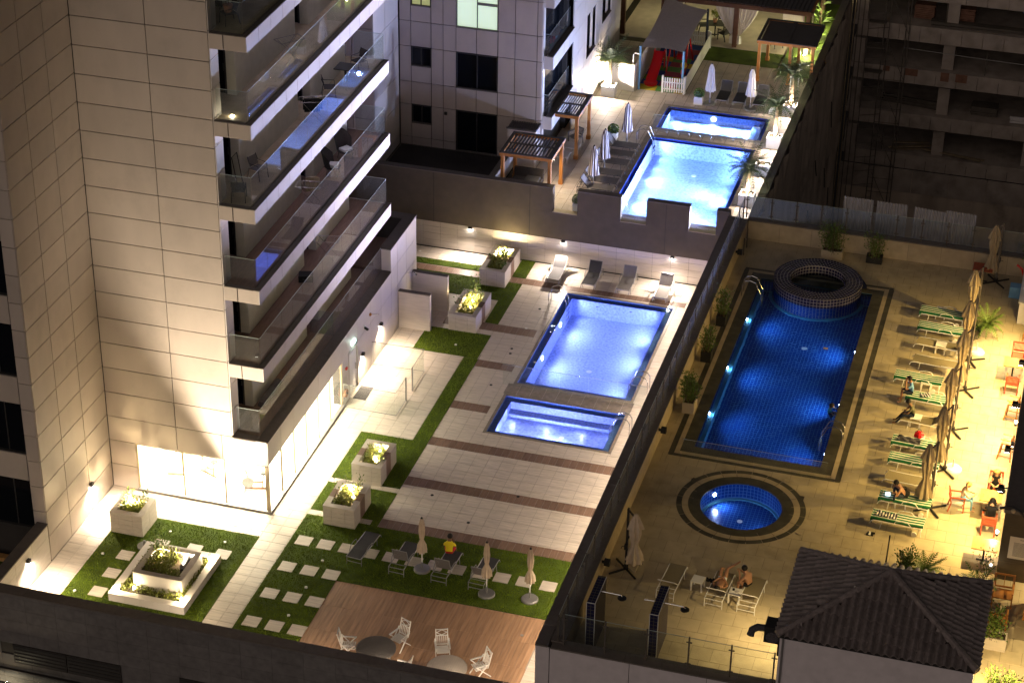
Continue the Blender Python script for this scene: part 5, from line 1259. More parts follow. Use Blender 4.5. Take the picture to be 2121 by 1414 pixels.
for (x,z0,z1) in ((-7.9,2.4,5),(-3.1,2.4,5),(-2.4,2.4,5.2),(-5.2,-.33,1.2),(-10.9,-6.05,-4.6)): solo('prop', MB().tube([(0,0,0),(0,0,z1-z0)], .03, 6), 'steel_dark', 'thin steel prop standing at the edge of an open concrete floor', 'prop', (x,yc+.25,z0), group='steel props of the building site')
rr = thing('guard_rail', 'long thin guard rail along the rust stained open floor', 'rail', (-3,yc+.1,-.33)); wpart('rail', MB().tube([(-10.2,yc+.15,.9),(-5.2,yc+.15,.75),(4,yc+.15,.55)], .02, 5), 'grey_metal', rr)
# corrugated sheets leaning behind the far fence
P = [(-9.80,-8.36),(-8.2,-6.72),(-6.5,-4.95),(-4.9,-3.45)]
for i,(a,b) in enumerate(P):
    t = thing('corrugated_sheet', ['leftmost corrugated metal sheet behind the far glass fence','second corrugated metal sheet from the left behind the far glass fence','third corrugated metal sheet from the left behind the far glass fence, slightly tilted','rightmost and lowest corrugated metal sheet behind the far glass fence'][i], 'metal sheet', ((a+b)/2,94.2,0), 0, 'corrugated sheets behind the far fence')
    mb = MB(); n = 60; top = (4.72,4.70,4.62,4.68)[i]; w_ = (b-a); lf, rt = [], []
    for k in range(n+1):
        x = -w_/2+w_*k/n; y = .045*math.sin(k*2*math.pi/6); sk = (0,0,.12,.02)[i]; lf.append((x,y,0)); rt.append((x+sk,y-.35,top+(0,-.0,-.10,-.05)[i]*(x/w_)))
    mb.strip(lf, rt); part('sheet', mb, 'sheet_metal', t)
struct('rubble_ledge', MB().box(-12,8,92.2,96.5,-.3,-.05), 'ground_dark')
stack('panel_pile', 'dark panels leaning behind the fence at the right', 'panels', (-1.6,93.4,-.04), .3, 3, (2.4,1.6,.1), 'steel_dark', .1)
t = thing('concrete_beam', 'slanting dark concrete beam in the building pit at the right', 'beam', (0,116,-9)); wpart('beam', MB().beam((-3.4,116,-10.5),(3,119,-7.0),.8,.8), 'concrete', t)
# ================================================================== GRASS TERRACE
def stone_planter(label, x0, x1, y0, y1, h, shrub=None, lamps=(), band=True, cover=True, m='planter_stone', dens=1.0):
    t = thing('planter', label, 'planter', ((x0+x1)/2,(y0+y1)/2,0)); w = .24
    c = MB()
    for r in minus([(x0+.03,x1-.03,y0+.03,y1-.03)], [(x0+w,x1-w,y0+w,y1-w)]): c.box(*r,0,h-.05)
    wpart('box', c, 'core', t); wpart('soil', MB().box(x0+w-.01,x1-w+.01,y0+w-.01,y1-w+.01,.0,h-.28), 'soil', t)
    li = MB()
    li.box(x0+w-.001,x0+w+.012,y0+w,y1-w,h-.28,h-.04).box(x1-w-.012,x1-w+.001,y0+w,y1-w,h-.28,h-.04).box(x0+w+.012,x1-w-.012,y1-w-.012,y1-w+.001,h-.28,h-.04)
    wpart('lining', li, 'panel_white', t)
    vs = span(0.0,h-.05,.235); ym = (y0+y1)/2; b0, b1 = ym-.28, ym+.28
    clad(t, 'y-', y0, [x0,x0+.36,x1-.42,x1], vs, m, 'stone_tile', .012, .03); clad(t, 'y+', y1, [x0,x1], [0,h-.05], m, 'stone_tile', .012, .03)
    for f, xx in (('x+',x1),('x-',x0)):
        if band:
            clad(t, f, xx, [y0,b0], [0,h-.05], m, 'stone_tile', .012, .03); clad(t, f, xx, [b0,b1], [0,h-.05], 'tile_brown', 'brown_tile', .012, .032); clad(t, f, xx, [b1,y1], [0,h-.05], m, 'stone_tile', .012, .03)
        else: clad(t, f, xx, span(y0,y1,.7), vs, m, 'stone_tile', .012, .03)
    for r in minus([(x0-.01,x1+.01,y0-.01,y1+.01)], [(x0+w,x1-w,y0+w,y1-w)]):
        if band and r[3]-r[2] > 1.0:
            for (c0,c1,mm) in ((r[2],b0,m),(b0,b1,'tile_brown'),(b1,r[3],m)): bpart('rim_stone', r[0]+.003,r[1]-.003,c0+.004,c1-.004,h-.05,h,mm,t)
        else: bpart('rim_stone', r[0]+.003,r[1]-.003,r[2]+.003,r[3]-.003,h-.05,h,m,t)
    cx, cy_ = (x0+x1)/2, (y0+y1)/2
    if cover: groundplants(t, x0+w-cx+.05, x1-w-cx-.05, y0+w-cy_+.05, y1-w-cy_-.05, h-.28, .38, 620, .15, 'leaf_yellow')
    if shrub: shrub_parts(t, h-.26, (x1-x0)*.45, shrub[0], shrub[1], int(shrub[2]*1.5), .115, 'leaf', .7, .35, ry=(y1-y0)*.42)
    for (lx,ly,lz,W) in lamps:
        part('spot_lamp', MB().ball((lx-cx,ly-cy_,h-.16),.055,8), 'lamp_glow', t); lamp('POINT', (lx,ly,h-.05+lz), W*3.0, (1,.78,.42), t, .04)
    return t
stone_planter('square stone planter with a small lit bush beside the beige wing at the left', -34.65,-33.25,63.7,65.1,1.0,(.75,6,16),((-34.15,64.55,.06,150),),False)
stone_planter('stone planter with a tall thin shrub standing nearer the grey loungers on the grass', -26.65,-25.3,66.75,68.75,.93,(1.15,7,12),((-25.75,67.9,0,26),(-26.0,68.35,0,34)))
stone_planter('stone planter with a low lit shrub behind the one near the grey loungers', -26.6,-25.3,70.0,72.0,.93,(.55,5,16),((-25.75,70.7,0,24),(-25.85,71.5,0,36)))
stone_planter('stone planter with a tall sparse shrub beside the shower partition walls', -26.65,-25.3,83.55,86.1,.88,(1.45,10,12),((-25.95,85.3,0,42),(-25.9,84.7,0,16)))
stone_planter('stone planter with low plants nearest the white back wall', -26.55,-25.25,88.25,91.0,.88,(.5,6,16),((-25.7,90.5,0,40),(-26.1,90.4,0,24)))
# two-tier planter on the left lawn
t = thing('tiered_planter', 'white two-tier planter with lit flowers in the middle of the left lawn', 'planter', (-31.1,61.2,0))
X0,X1,Y0,Y1 = -32.72,-29.62,59.5,63.05; A0,A1,B0,B1 = -31.98,-30.0,60.25,62.15
c = MB()
for r in minus([(X0,X1,Y0,Y1)], [(X0+.26,X1-.26,Y0+.26,Y1-.26)]): c.box(*r,0,.32)
wpart('lower_wall', c, 'core', t)
for f,pl,us in (('y-',Y0-.03,span(X0-.03,X1+.03,.6)),('x+',X1+.03,span(Y0-.03,Y1+.03,.7)),('x-',X0-.03,span(Y0,Y1,.7)),('y+',Y1+.03,span(X0,X1,.7))): clad(t, f, pl, us, [0,.32], 'panel_white', 'stone_tile', .008, .028)
for r in minus([(X0-.04,X1+.04,Y0-.04,Y1+.04)], [(X0+.26,X1-.26,Y0+.26,Y1-.26)]): bpart('rim_stone', r[0]+.002,r[1]-.002,r[2]+.002,r[3]-.002,.322,.37,'panel_white',t)
wpart('soil', MB().box(X0+.26,X1-.26,Y0+.26,Y1-.26,0,.24), 'soil', t)
c = MB()
for r in minus([(A0,A1,B0,B1)], [(A0+.2,A1-.2,B0+.2,B1-.2)]): c.box(*r,.2,.95)
wpart('upper_wall', c, 'core', t)
for f,pl,us in (('y-',B0-.03,[A0-.03,A1+.03]),('x+',A1+.03,[B0-.03,B1+.03]),('x-',A0-.03,[B0,B1]),('y+',B1+.03,[A0,A1])): clad(t, f, pl, us, [.24,.95], 'panel_white', 'stone_tile', .006, .028)
for r in minus([(A0-.04,A1+.04,B0-.04,B1+.04)], [(A0+.2,A1-.2,B0+.2,B1-.2)]): bpart('rim_stone', r[0]+.002,r[1]-.002,r[2]+.002,r[3]-.002,.952,1.0,'planter_stone',t)
wpart('soil', MB().box(A0+.2,A1-.2,B0+.2,B1-.2,.3,.74), 'soil', t)
o = t.location
groundplants(t, A0+.25-o.x,A1-.75-o.x,B0+.25-o.y,B1-.25-o.y,.72,.5,900,.15,'leaf_yellow','flower_bed'); groundplants(t, A1-.7-o.x,A1-.25-o.x,B0+.22-o.y,B0+.6-o.y,.72,.3,220,.14,'leaf_yellow','flower_bed')
for q in ((X0+.3,A0-.05,Y0+.3,Y1-.3),(A1+.05,X1-.3,Y0+.3,Y1-.3),(A0,A1,Y0+.3,B0-.05)): groundplants(t,q[0]-o.x,q[1]-o.x,q[2]-o.y,q[3]-o.y,.22,.26,420,.13,'leaf_yellow')
shrub_parts(t, .72, .35, 1.15, 6, 24, .12, 'leaf', .5, .4, -.45, .55)
for (lx,ly,lz,W) in ((-31.5,61.75,.86,40),(-30.55,61.85,.86,36),(-32.55,59.75,.45,16),(-29.85,62.6,.45,22),(-29.85,59.85,.45,16),(-31.9,60.0,.42,8)):
    wpart('spot_lamp', MB().ball((lx,ly,lz),.06,8), 'lamp_glow', t); lamp('POINT', (lx,ly,lz+.12), W*1.8, (1,.80,.46), t, .04)
# bright upward flood in the tiered planter; a metal shield is added on its left to shape the slanting shade on the tower front
wpart('flood_shield', MB().box(-30.385,-30.375,61.0,61.94,.74,1.10), 'black_metal', t)
wpart('flood_body', MB().box(-30.36,-30.2,61.12,61.25,.74,.84), 'black_metal', t)
lamp('SPOT', (-30.28,61.2,.92), 5200, (1,.84,.62), t, .03, (-.06,.74,.68), 104, 1.0)
solo('round_base', MB().lathe([(.30,0),(.30,.07),(.06,.09),(.05,.3)], n=18), 'grey_metal', 'empty grey umbrella base on the left lawn behind the tiered planter', 'umbrella base', tuple(G(300,1132)[:2])+(.012,))
# glass gates at the terrace door
for nm, pts, lab in (('a', [(-29.0,75.5),(-26.5,75.45),(-26.5,76.85)], 'nearer glass screen with a steel end post by the gym door'), ('b', [(-26.5,77.75),(-26.5,79.45),(-29.0,79.4)], 'farther glass screen with a steel end post by the gym door')):
    t = thing('glass_screen', lab, 'glass screen', (-26.5,77,0))
    for a,b in zip(pts, pts[1:]): glass_run(t, a, b, 0, 1.2, 2.6, 'glass_clear', False)
    e = pts[-1] if nm == 'a' else pts[0]
    wpart('end_post', MB().box(e[0]-.03,e[0]+.03,e[1]-.03,e[1]+.03,0,1.22), 'grey_metal', t)
    k = MB()
    for a,b in zip(pts, pts[1:]): k.beam((*a,1.21),(*b,1.21),.02,.02); k.beam((*a,.05),(*b,.05),.02,.02)
    wpart('edge_rail', k, 'grey_metal', t)
t = thing('glass_screen', 'long frameless glass screen between the two pools of the grass terrace', 'glass screen', (-19.5,79.5,0))
glass_run(t, (-22.78,79.45), (-16.1,79.45), 0, 1.1, 1.35, 'glass_clear', False); wpart('edge_rail', MB().beam((-22.78,79.45,1.11),(-16.1,79.45,1.11),.014,.014), 'steel', t)
# ladders
grab_rail('steel pool ladder at the far left corner of the main terrace pool', 'pool ladders', (P1[0]-.02,87.6,0), -math.pi/2)
grab_rail('steel pool ladder at the near right corner of the main terrace pool', 'pool ladders', (P1[1]+.02,80.9,0), math.pi/2)
grab_rail('steel pool ladder at the right side of the small terrace pool', 'pool ladders', (P2[1]+.02,77.2,0), math.pi/2)
# loungers against the back wall
for i,(px,py) in enumerate(((1192,580),(1268,592),(1327,590),(1408,612))):
    p = G(px,py)
    lounger(['first grey lounger from the left in the row against the white back wall','second grey lounger from the left in the row against the white back wall','third grey lounger from the left in the row against the white back wall','fourth, rightmost grey lounger in the row against the white back wall'][i], 'grey loungers against the white back wall', ((-23.1,-21.3,-19.55,-17.65)[i],90.15 if i < 3 else 89.9,0), math.pi, 'charcoal_sling' if i < 2 else 'grey_sling', 'grey_metal', 50 if i else 42, sag=.6)
# loungers on the grass, seen from behind
for i,(x,y,bk) in enumerate(((-24.42,65.38,0),(-22.63,65.2,70),(-20.86,65.15,70),(-19.33,65.15,62))):
    lounger(['leftmost grey lounger on the grass, lying flat','grey lounger left of the man in yellow, back raised','grey lounger on which the man in yellow sits','rightmost grey lounger on the grass, behind a closed umbrella'][i], 'grey loungers on the grass', (x,y,.012), R_(-3 if i else -5), 'charcoal_sling', 'grey_metal', bk, W=.64, slatback=(i > 0), sag=.6)
for i,(x,y,h) in enumerate(((-21.82,64.95,2.5),(-18.92,64.15,2.5),(-17.22,64.32,2.45))):
    umbrella(['closed beige umbrella between the two middle loungers on the grass','closed beige umbrella before the rightmost lounger on the grass','closed beige umbrella standing alone nearest the dividing wall'][i], 'closed beige umbrellas on the grass', (x,y,.012), h)
# garden tables on the wood floor
def round_table(label, loc, m, sx=.62, sy=.78, rz=0.0):
    t = thing('garden_table', label, 'table', loc, rz); mb = MB()
    part('table_top', MB().lathe([(.72,.70),(.75,.72),(.75,.745),(.70,.755)], n=28), m, t)
    for k in range(17): x = -.66+.0825*k; yy = math.sqrt(max(0,.70**2-x*x)); mb.box(x-.03,x+.03,-yy,yy,.756,.766)
    part('slat', mb, m, t)
    for a in (.8,2.4,3.9,5.5): part('leg', MB().tube([(.5*math.cos(a),.5*math.sin(a),.7),(.58*math.cos(a),.58*math.sin(a),0)], .03, 6), m, t)
    t.scale = (1,1,1); return t
round_table('dark round slatted garden table on the wood floor', (-21.6,58.85,0), 'grey_sling')
round_table('pale round slatted garden table on the wood floor at the right', (-18.75,58.55,0), 'planter_stone')
for i,(x,y,a,lab) in enumerate(((-22.75,59.1,-1.35,'white folding chair left of the dark round table'),(-21.1,60.05,2.75,'white folding chair behind the dark round table'),(-20.45,58.3,1.4,'white folding chair right of the dark round table, mostly hidden by the wall'),(-19.35,59.9,-2.75,'white folding chair behind the pale round table at its left'),(-17.75,59.35,2.3,'white folding chair right of the pale round table'),(-17.6,58.0,1.0,'white folding chair half hidden by the wall right of the pale table'))):
    folding_chair(lab, 'white folding garden chairs', (x,y,0), a)
# man in yellow
J = seated(.32, .02, .40, .42, 'phone', spread=.10)
person('person in a yellow shirt and red shorts sitting on a grey lounger', (-20.95,65.72,0), R_(8), J, (0.05,.85,-.5), 'hair_black', 'skin_dark', 'cloth_yellow', 'cloth_red', legcut=.9)
t = solo('phone', MB().box(-.035,.035,-.007,.007,-.07,.07), 'black_metal', 'lit phone held by the man in the yellow shirt', 'phone', (-21.06,66.22,.86), R_(8)); part('phone_screen', MB().box(-.025,.025,-.010,-.0075,-.05,.05), 'screen', t)
# ================================================================== RIGHT DECK
# tiled roof kiosk
KX0,KX1,KY0,KY1 = -6.56,-.20,56.72,61.3; EZ = 6.42
K = thing('kiosk', 'pale rendered kiosk under a dark tiled pyramid roof at the bottom right', 'building', (-3.4,59,ZR))
wpart('wall', MB().box(KX0,KX1,KY0,KY1,-16,EZ-.12), 'outer_wall', K)
wpart('soffit', MB().box(KX0-.06,KX1+.06,KY0-.05,KY1+.15,EZ-.119,EZ-.02), 'black_metal', K)
wpart('corner_pipe', MB().tube([(KX0+.12,KY0-.05,-4),(KX0+.12,KY0-.05,EZ-.1)],.04,6), 'grey_metal', K)
ap = Vector((-3.38,59.55,7.62)); C_ = [Vector((KX0-.10,KY0-.12,EZ)),Vector((KX1+.10,KY0-.12,EZ)),Vector((KX1+.10,KY1+.25,EZ)),Vector((KX0-.10,KY1+.25,EZ))]
roof = link('roof', MB().add([*C_, ap-Vector((0,0,.03))], [(0,1,4),(1,2,4),(2,3,4),(3,0,4)]).mesh('roof', wloc(K)), 'core', K)
rest = MB(); cnt = 0
tb_ = MB(); lf, rt = [], []
TL, TW = .40, .27
def tile_mesh():
    mb = MB(); n = 8
    for (y, zz) in ((0,.055),(TL+.05,.0)):
        for i in range(n+1):
            u = i/n; mb.v.append((TW*(u-.5)*1.12, y, zz+.115*math.sin(math.pi*min(1,u*1.45)) if u < .69 else zz-.03*math.sin(math.pi*(u-.69)/.31)))
    for i in range(n): mb.f.append((i,i+1,n+2+i,n+1+i))
    k = len(mb.v)
    for i in range(n+1): mb.v.append((mb.v[i][0], 0, mb.v[i][2]-.03))
    for i in range(n): mb.f.append((k+i, k+i+1, i+1, i))
    mb.smooth = False; me = mb.mesh('roof_tile'); me.materials.append(MATS['roof_tile']); return me
TM = tile_mesh(); kpos = wloc(K)
for fi in range(4):
    a, b = C_[fi], C_[(fi+1)%4]; e = (b-a).normalized(); m0 = (a+b)/2; L = (b-a).length
    q = a+e*(ap-a).dot(e); up = (ap-q); H_ = up.length; up.normalize(); nrm = e.cross(up).normalized(); sa = (q-a).length
    rows_ = int(H_/TL)+1
    for r in range(rows_):
        h0 = r*TL; f = min(1,(h0+TL*.5)/H_); s0, s1 = sa*f, L-(L-sa)*f; n = int((s1-s0)/TW)
        for k in range(n+1):
            s_ = s0+(k+.5)*TW
            s_ = (math.floor(s0/TW)+k+.5)*TW
            if s_ < s0-.03 or s_ > s1+.03: continue
            o_ = a+e*s_+up*(h0-.04)+nrm*(.012+.010*random.random())
            M = Matrix((e, up, nrm)).transposed().to_4x4(); M.translation = o_-kpos
            # the two slopes that face the camera show largest and are laid tile by tile
            ob = bpy.data.objects.new('roof_tile', TM); 
            if fi in (0,1) and cnt < 300: COL.objects.link(ob); ob.parent = roof; ob.matrix_local = M; cnt += 1
            elif fi == 3 and cnt < 300: COL.objects.link(ob); ob.parent = roof; ob.matrix_local = M; cnt += 1
            else:
                bpy.data.objects.remove(ob); rest.add([M @ Vector(v.co) for v in TM.vertices], [tuple(p_.vertices) for p_ in TM.polygons])
o = link('roof_tiling', rest.mesh('roof_tiling'), 'roof_tile', roof); o['kind'] = 'stuff'
for c in C_:
    d = ap-c; n = int(d.length/.36)
    for k in range(n+1):
        p0 = c+d*(k/(n+1))+Vector((0,0,.09)); p1 = c+d*((k+1.12)/(n+1))+Vector((0,0,.09))
        wpart('ridge_tile', MB().tube([p0, p1], .135, 9, .105), 'roof_tile', roof)
t = thing('vent_fan', 'black extractor fan with a bent pipe on the left side of the kiosk', 'fan', (KX0-.35,58.0,5.5))
part('fan_body', MB().box(-.3,.3,-.4,.2,-.2,.45), 'black_metal', t); part('fan_drum', MB().tube([(0,-.5,.1),(0,-.3,.1)],.22,12), 'cloth_grey', t)
part('bent_pipe', MB().tube([(-.3,-.15,.2),(-.55,-.2,.22),(-.72,-.3,.15),(-.76,-.36,-.05)],.13,10), 'cloth_grey', t); part('bracket', MB().box(.2,.37,-.5,-.4,-.6,.3), 'black_metal', t)
# terrace bar building at the right edge, with the rules board
B = thing('bar_building', 'brown stone bar building with a flat grey roof at the right edge', 'building', (2.5,72,ZR))
wpart('wall', MB().box(.0,8,66.79,95,ZR-.01,6.06), 'outer_wall', B)
clad(B, 'y-', 66.74, span(.0,7.2,1.2), [ZR,3.9,4.7,5.5,6.06], 'brown_wall', 'stone_panel', .01, .045)
wpart('roof', MB().box(-.04,8,66.70,95,6.065,6.2), 'dark_coping', B); wpart('roof_edge', MB().box(-.06,-.041,66.70,95,6.03,6.22), 'sheet_metal', B)
t = thing('rules_board', 'pale printed rules board on the brown wall at the right edge', 'sign', (.93,66.73,4.62))
part('board', MB().box(-.62,.95,-.012,.0,-.5,.46), 'paper', t)
text(t, 'RULES & REGULATIONS', .10, (-.25,-.014,.33), (math.pi/2,0,0), 'ink', 'heading', 'LEFT')
ln = MB()
for cx0,cx1 in ((-.46,.12),(.2,.88)):
    z = .2
    while z > -.42: ln.box(cx0,cx1-random.random()*.16,-.0135,-.012,z,z+.018); z -= .048
part('small_print', ln, 'ink', t)
t = thing('cable_lamp', 'black twin-headed lamp on the roof corner above the rules board', 'lamp', (.25,66.6,6.22)); part('cable', MB().tube([(-.45,.1,0),(-.2,.05,.15),(0,0,.2),(.25,-.05,.1),(.5,-.1,-.15)],.045,6), 'black_metal', t); part('bulb_glass', MB().ball((.02,-.08,.1),.09,8), 'stone_beige', t)
FL = []
for i,y in enumerate((68.4,71.2,74.6,78.0,81.2,84.2)):
    t = thing('floodlight', ['floodlight by the roof corner above the dining table','second floodlight on the bar roof edge from the near corner','floodlight on the bar roof edge above the nearer high chair','floodlight on the bar roof edge above the farther high chair','floodlight on the bar roof edge above the red dining set','last floodlight on the bar roof edge'][i], 'floodlight', (-.10,y,5.95), 0, 'floodlights along the bar roof edge')
    part('lamp_head', MB().obox((-.18,0,.05),(.22,.26,.16),0), 'black_metal', t); part('arm', MB().beam((-.1,0,.05),(.06,0,.1),.04), 'black_metal', t); part('lens', MB().obox((-.2,0,-.045),(.16,.2,.02)), 'lamp_glow', t)
    l = lamp('SPOT', (-.28,y,5.85), (800,950,1200,1300,1000,800)[i], (1,.68,.21), t, .05, (-.62,.0,-.78), 128, 1.0)
for i,(px,py,lab) in enumerate(((2065,1103,'glowing lamp on the bar wall behind the dining chair'),(2104,876,'glowing lamp on the bar wall under the nearer high chair'),(2052,1172,'small glass lantern on the empty wooden table'))):
    p = G(px,py,ZR+(.9,1.1,.76)[i]); t = thing('wall_lamp' if i < 2 else 'table_lantern', lab, 'lamp', p)
    part('bulb', MB().ball((0,0,.06),.06 if i < 2 else .04,8), 'lamp_glow', t); part('holder', MB().lathe([(.06,-.12),(.06,0)],n=8) if i < 2 else MB().lathe([(.09,0),(.09,.02)],n=10), 'black_metal', t)
    if i < 2: lamp('POINT', (-.1,0,.08), 40, (1,.8,.5), None, .05).parent = t
for i,(x,y) in enumerate(((-.75,72.9),(-.75,75.9),(-.7,79.7),(-.75,83.2))):
    wall_light(-.07,y,5.2,(-1,0),'small downlight on the side wall of the bar',190,(1,.84,.55),110,'downlights on the bar side wall',tilt=.5)
wall_light(2.8,66.74,5.8,(0,-1),'downlight over the benches before the brown wall',260,(1,.74,.32),150)
wall_light(5.2,66.74,5.8,(0,-1),'second downlight over the benches, outside to the right',1500,(1,.72,.30),150)
wall_light(KX1+.02,58.6,5.9,(1,0),'downlight on the right side wall of the kiosk',1500,(1,.72,.30),150)
wall_light(KX0-.02,60.3,5.6,(-1,0),'lamp on the left side wall of the kiosk near the extractor fan',420,(1,.74,.34),120)
# loungers in the right row, heads towards the bar
LY = [(-4.03,85.85,1),(-3.95,84.4,1),(-3.95,83.05,0),(-3.93,81.45,0),(-4.4,79.8,1),(-3.72,78.25,2),(-3.8,76.5,0),(-3.85,74.55,1),(-3.8,73.25,1),(-3.85,71.9,0),(-3.8,70.35,2),(-3.9,68.95,1)]
LL = ['farthest striped lounger in the right row, before the whirlpool','second striped lounger from the far end of the right row','third lounger from the far end of the right row, bare beige sling','bare beige lounger next to the small white table in the far half of the row','striped lounger in the right row behind the man in the blue shirt','striped lounger on which the man in the blue shirt sits','bare beige lounger on which the man in the olive shirt sits','striped lounger with a dark towel in the right row','striped lounger just past the table with the red bag','bare beige lounger behind the shirtless man with the tablet','striped lounger on which the shirtless man with the tablet sits','nearest striped lounger of the right row with a patterned towel']
for i,(x,y,k) in enumerate(LY):
    if k: lounger(LL[i], 'loungers in the right row', (x,y,ZR), R_(90-4), None, 'white_paint', 3, True, 2.0, .68, wheel=True, cushion='stripe_green')
    else: lounger(LL[i], 'loungers in the right row', (x,y,ZR), R_(90-5), 'taupe_sling', 'white_paint', 2 if i != 6 else 32, False, 1.95, .68, sag=.4)
for i,(x,y,lab) in enumerate(((*G(1950,640,ZR+.42)[:2],'white side table between the two farthest striped loungers'),(*G(1950,712,ZR+.42)[:2],'white side table between the two bare far loungers'),(*G(1920,790,ZR+.42)[:2],'white side table behind the man in the blue shirt'),(*G(1898,862,ZR+.42)[:2],'white side table beside the lounger with the dark towel'),(*G(1903,906,ZR+.42)[:2],'white side table with a red bag on it'),(*G(1868,1030,ZR+.42)[:2],'white side table with a dark bag beside the tablet man'))):
    side_table(lab, 'side tables of the right row', (x,y,ZR), R_(-3))
def towel(label, loc, rz, m, sx, sy):
    mb = MB(); n, k = 10, 6
    for i in range(n+1):
        for j in range(k+1): mb.v.append((-sx/2+sx*i/n, -sy/2+sy*j/k, .03+.028*math.sin(i*1.7+j)+.02*math.sin(j*2.3+i*.6)))
    for i in range(n):
        for j in range(k): a = i*(k+1)+j; mb.f.append((a,a+k+1,a+k+2,a+1))
    b = len(mb.v); return solo('towel', mb, m, label, 'towel', loc, rz)
towel('crumpled dark grey towel on a striped lounger of the right row', (-4.2,74.6,ZR+.46), -.1, 'cloth_grey', .95, .4)
towel('black and white patterned towel on the nearest striped lounger', (-4.35,68.97,ZR+.46), -.05, 'stripe_dark', .8, .35)
towel('dark blue and white striped towel beside the man in the blue shirt', (-3.95,78.3,ZR+.46), .5, 'stripe_dark', .42, .3)
def bag(label, loc, m, rz=0.0, s=1.0):
    t = thing('bag', label, 'bag', loc, rz); mb = MB(); mb.lathe([(.14*s,0),(.2*s,.05*s),(.19*s,.16*s),(.08*s,.24*s)], n=12, pleat=.12, npl=5); part('bag_body', mb, m, t); part('strap', MB().tube([(-.1*s,0,.2*s),(-.05*s,0,.34*s),(.06*s,0,.34*s),(.1*s,0,.2*s)],.012,5), 'cloth_black', t); return t
bag('red bag lying on a white side table of the right row', (*G(1903,904,ZR+.42)[:2],ZR+.42), 'play_red'); bag('dark red and black bag hanging at the side table by the tablet man', (*G(1870,1027,ZR+.42)[:2],ZR+.42), 'cloth_black', .3, 1.25)
t = thing('sandals', 'pair of black and white sandals on the deck beside the nearest striped lounger', 'sandals', (-4.85,68.2,ZR+.002)); part('sandal', MB().box(-.14,.14,-.12,-.02,0,.03), 'cloth_black', t); part('sandal', MB().box(-.10,.18,.02,.12,0,.03), 'cloth_black', t); part('strap', MB().box(-.05,.03,-.12,.12,.031,.05), 'cloth_white', t)
# cantilever umbrellas
CU = [(-2.05,90.3),(-2.55,85.6),(-2.5,82.6),(-2.45,80.0),(-2.6,76.6),(-2.6,73.5),(-2.85,70.6)]
CL = ['closed cantilever umbrella farthest away beside the wooden table','closed cantilever umbrella by the cycad pot','closed cantilever umbrella between the cycad pot and the first round white base','closed cantilever umbrella behind the red dining set','closed cantilever umbrella with a white base slab before the high chairs','closed cantilever umbrella beside the nearer round white base','nearest closed cantilever umbrella of the right row']
for i,(x,y) in enumerate(CU): cantilever(CL[i], 'closed cantilever umbrellas of the right row', (x,y,ZR), R_(-8+random.uniform(-10,10)), 3.1, weights=(i in (3,4)))
cantilever('closed cantilever umbrella alone at the left beside the dividing wall', 'closed cantilever umbrellas of the right row', (-13.25,63.2,ZR), R_(178), 2.75, 'canvas', mast='black_metal', weights=True)
for i,(px,py) in enumerate(((2022,730),(1973,972))):
    p = G(px,py,ZR); t = thing('umbrella_base', ['farther round white umbrella base','nearer round white umbrella base'][i]+' beside the cantilever umbrellas', 'umbrella base', p, 0, 'round white umbrella bases'); part('disc', MB().lathe([(.36,0),(.36,.06),(.30,.13),(.05,.15)],n=24), 'white_plastic', t); part('tube', MB().tube([(0,0,.15),(0,0,.5)],.03,8), 'sheet_metal', t)
# dining furniture
dining_table('wooden table with two red chairs by the bar wall', None, (-.62,81.75,ZR), 0, .8, .8)
armchair('red slatted chair behind the far wooden table', 'red armchairs', (-.5,83.0,ZR), math.pi, 'timber_red')
armchair('red slatted chair in front of the far wooden table, back to the camera', 'red armchairs', (-.55,80.6,ZR), 0, 'timber_red')
dining_table('wooden table at which three women sit', None, (-.62,71.1,ZR), 0, .85, .85)
armchair('red chair of the woman with black hair, back to the camera', 'red armchairs', (-.55,69.75,ZR), R_(2), 'timber_red', n=11)
armchair('red chair of the woman facing the camera', 'red armchairs', (-.55,72.35,ZR), math.pi, 'timber_red')
armchair('red chair of the woman at the left side of the table', 'red armchairs', (-1.85,70.9,ZR), R_(-85), 'timber_red', seat_m='canvas_white')
dining_table('empty wooden table with a lantern next to the bar wall', None, (-.55,67.75,ZR), 0, .95, .8, 'table_top')
high_chair('nearer wooden high chair by the bar wall', 'wooden high chairs', (-.35,75.2,ZR), 1.4); high_chair('farther wooden high chair by the bar wall', 'wooden high chairs', (-.35,78.3,ZR), 1.4)
high_chair('wooden high chair at the right edge beside the white bar counter', 'wooden high chairs', (-.15,85.3,ZR), 1.5)
dining_table('square wooden table before the far parapet under the farthest umbrella', None, (-2.7,90.2,ZR), 0, .9, .8, 'timber_red')
t = thing('bar_counter', 'white draped bar counter with bottles and toys at the far right', 'counter', (-.35,88.2,ZR)); part('counter', MB().box(-.45,.6,-1.6,1.5,0,1.05), 'canvas_white', t); part('counter_top', MB().box(-.5,.65,-1.65,1.55,1.052,1.1), 'white_paint', t)
for k,(x,y,m) in enumerate(((-.2,-.9,'cloth_red'),(-.15,-.2,'cloth_blue'),(0,.5,'canvas_white'),(-.2,1.0,'play_red'))): solo('bottle', MB().lathe([(.07,0),(.08,.2),(.03,.28),(.03,.36)],n=10), m, ['red bottle on the near end of the white counter','blue box shaped bottle on the white counter','white bottle on the middle of the white counter','red bottle on the far end of the white counter'][k], 'bottle', (-.35+x,88.2+y,ZR+1.102))
solo('pool_noodle', MB().tube([(0,0,0),(-.15,.05,.4),(-.4,.1,.55)],.05,8), 'play_red', 'bent red foam pool noodle behind the white counter', 'pool noodle', (-.8,90.0,ZR+.6))
solo('cooler_box', MB().box(-.3,.3,-.25,.25,0,.55), 'cloth_blue', 'blue cooler box beside the white counter', 'cooler', (-1.05,89.2,ZR))
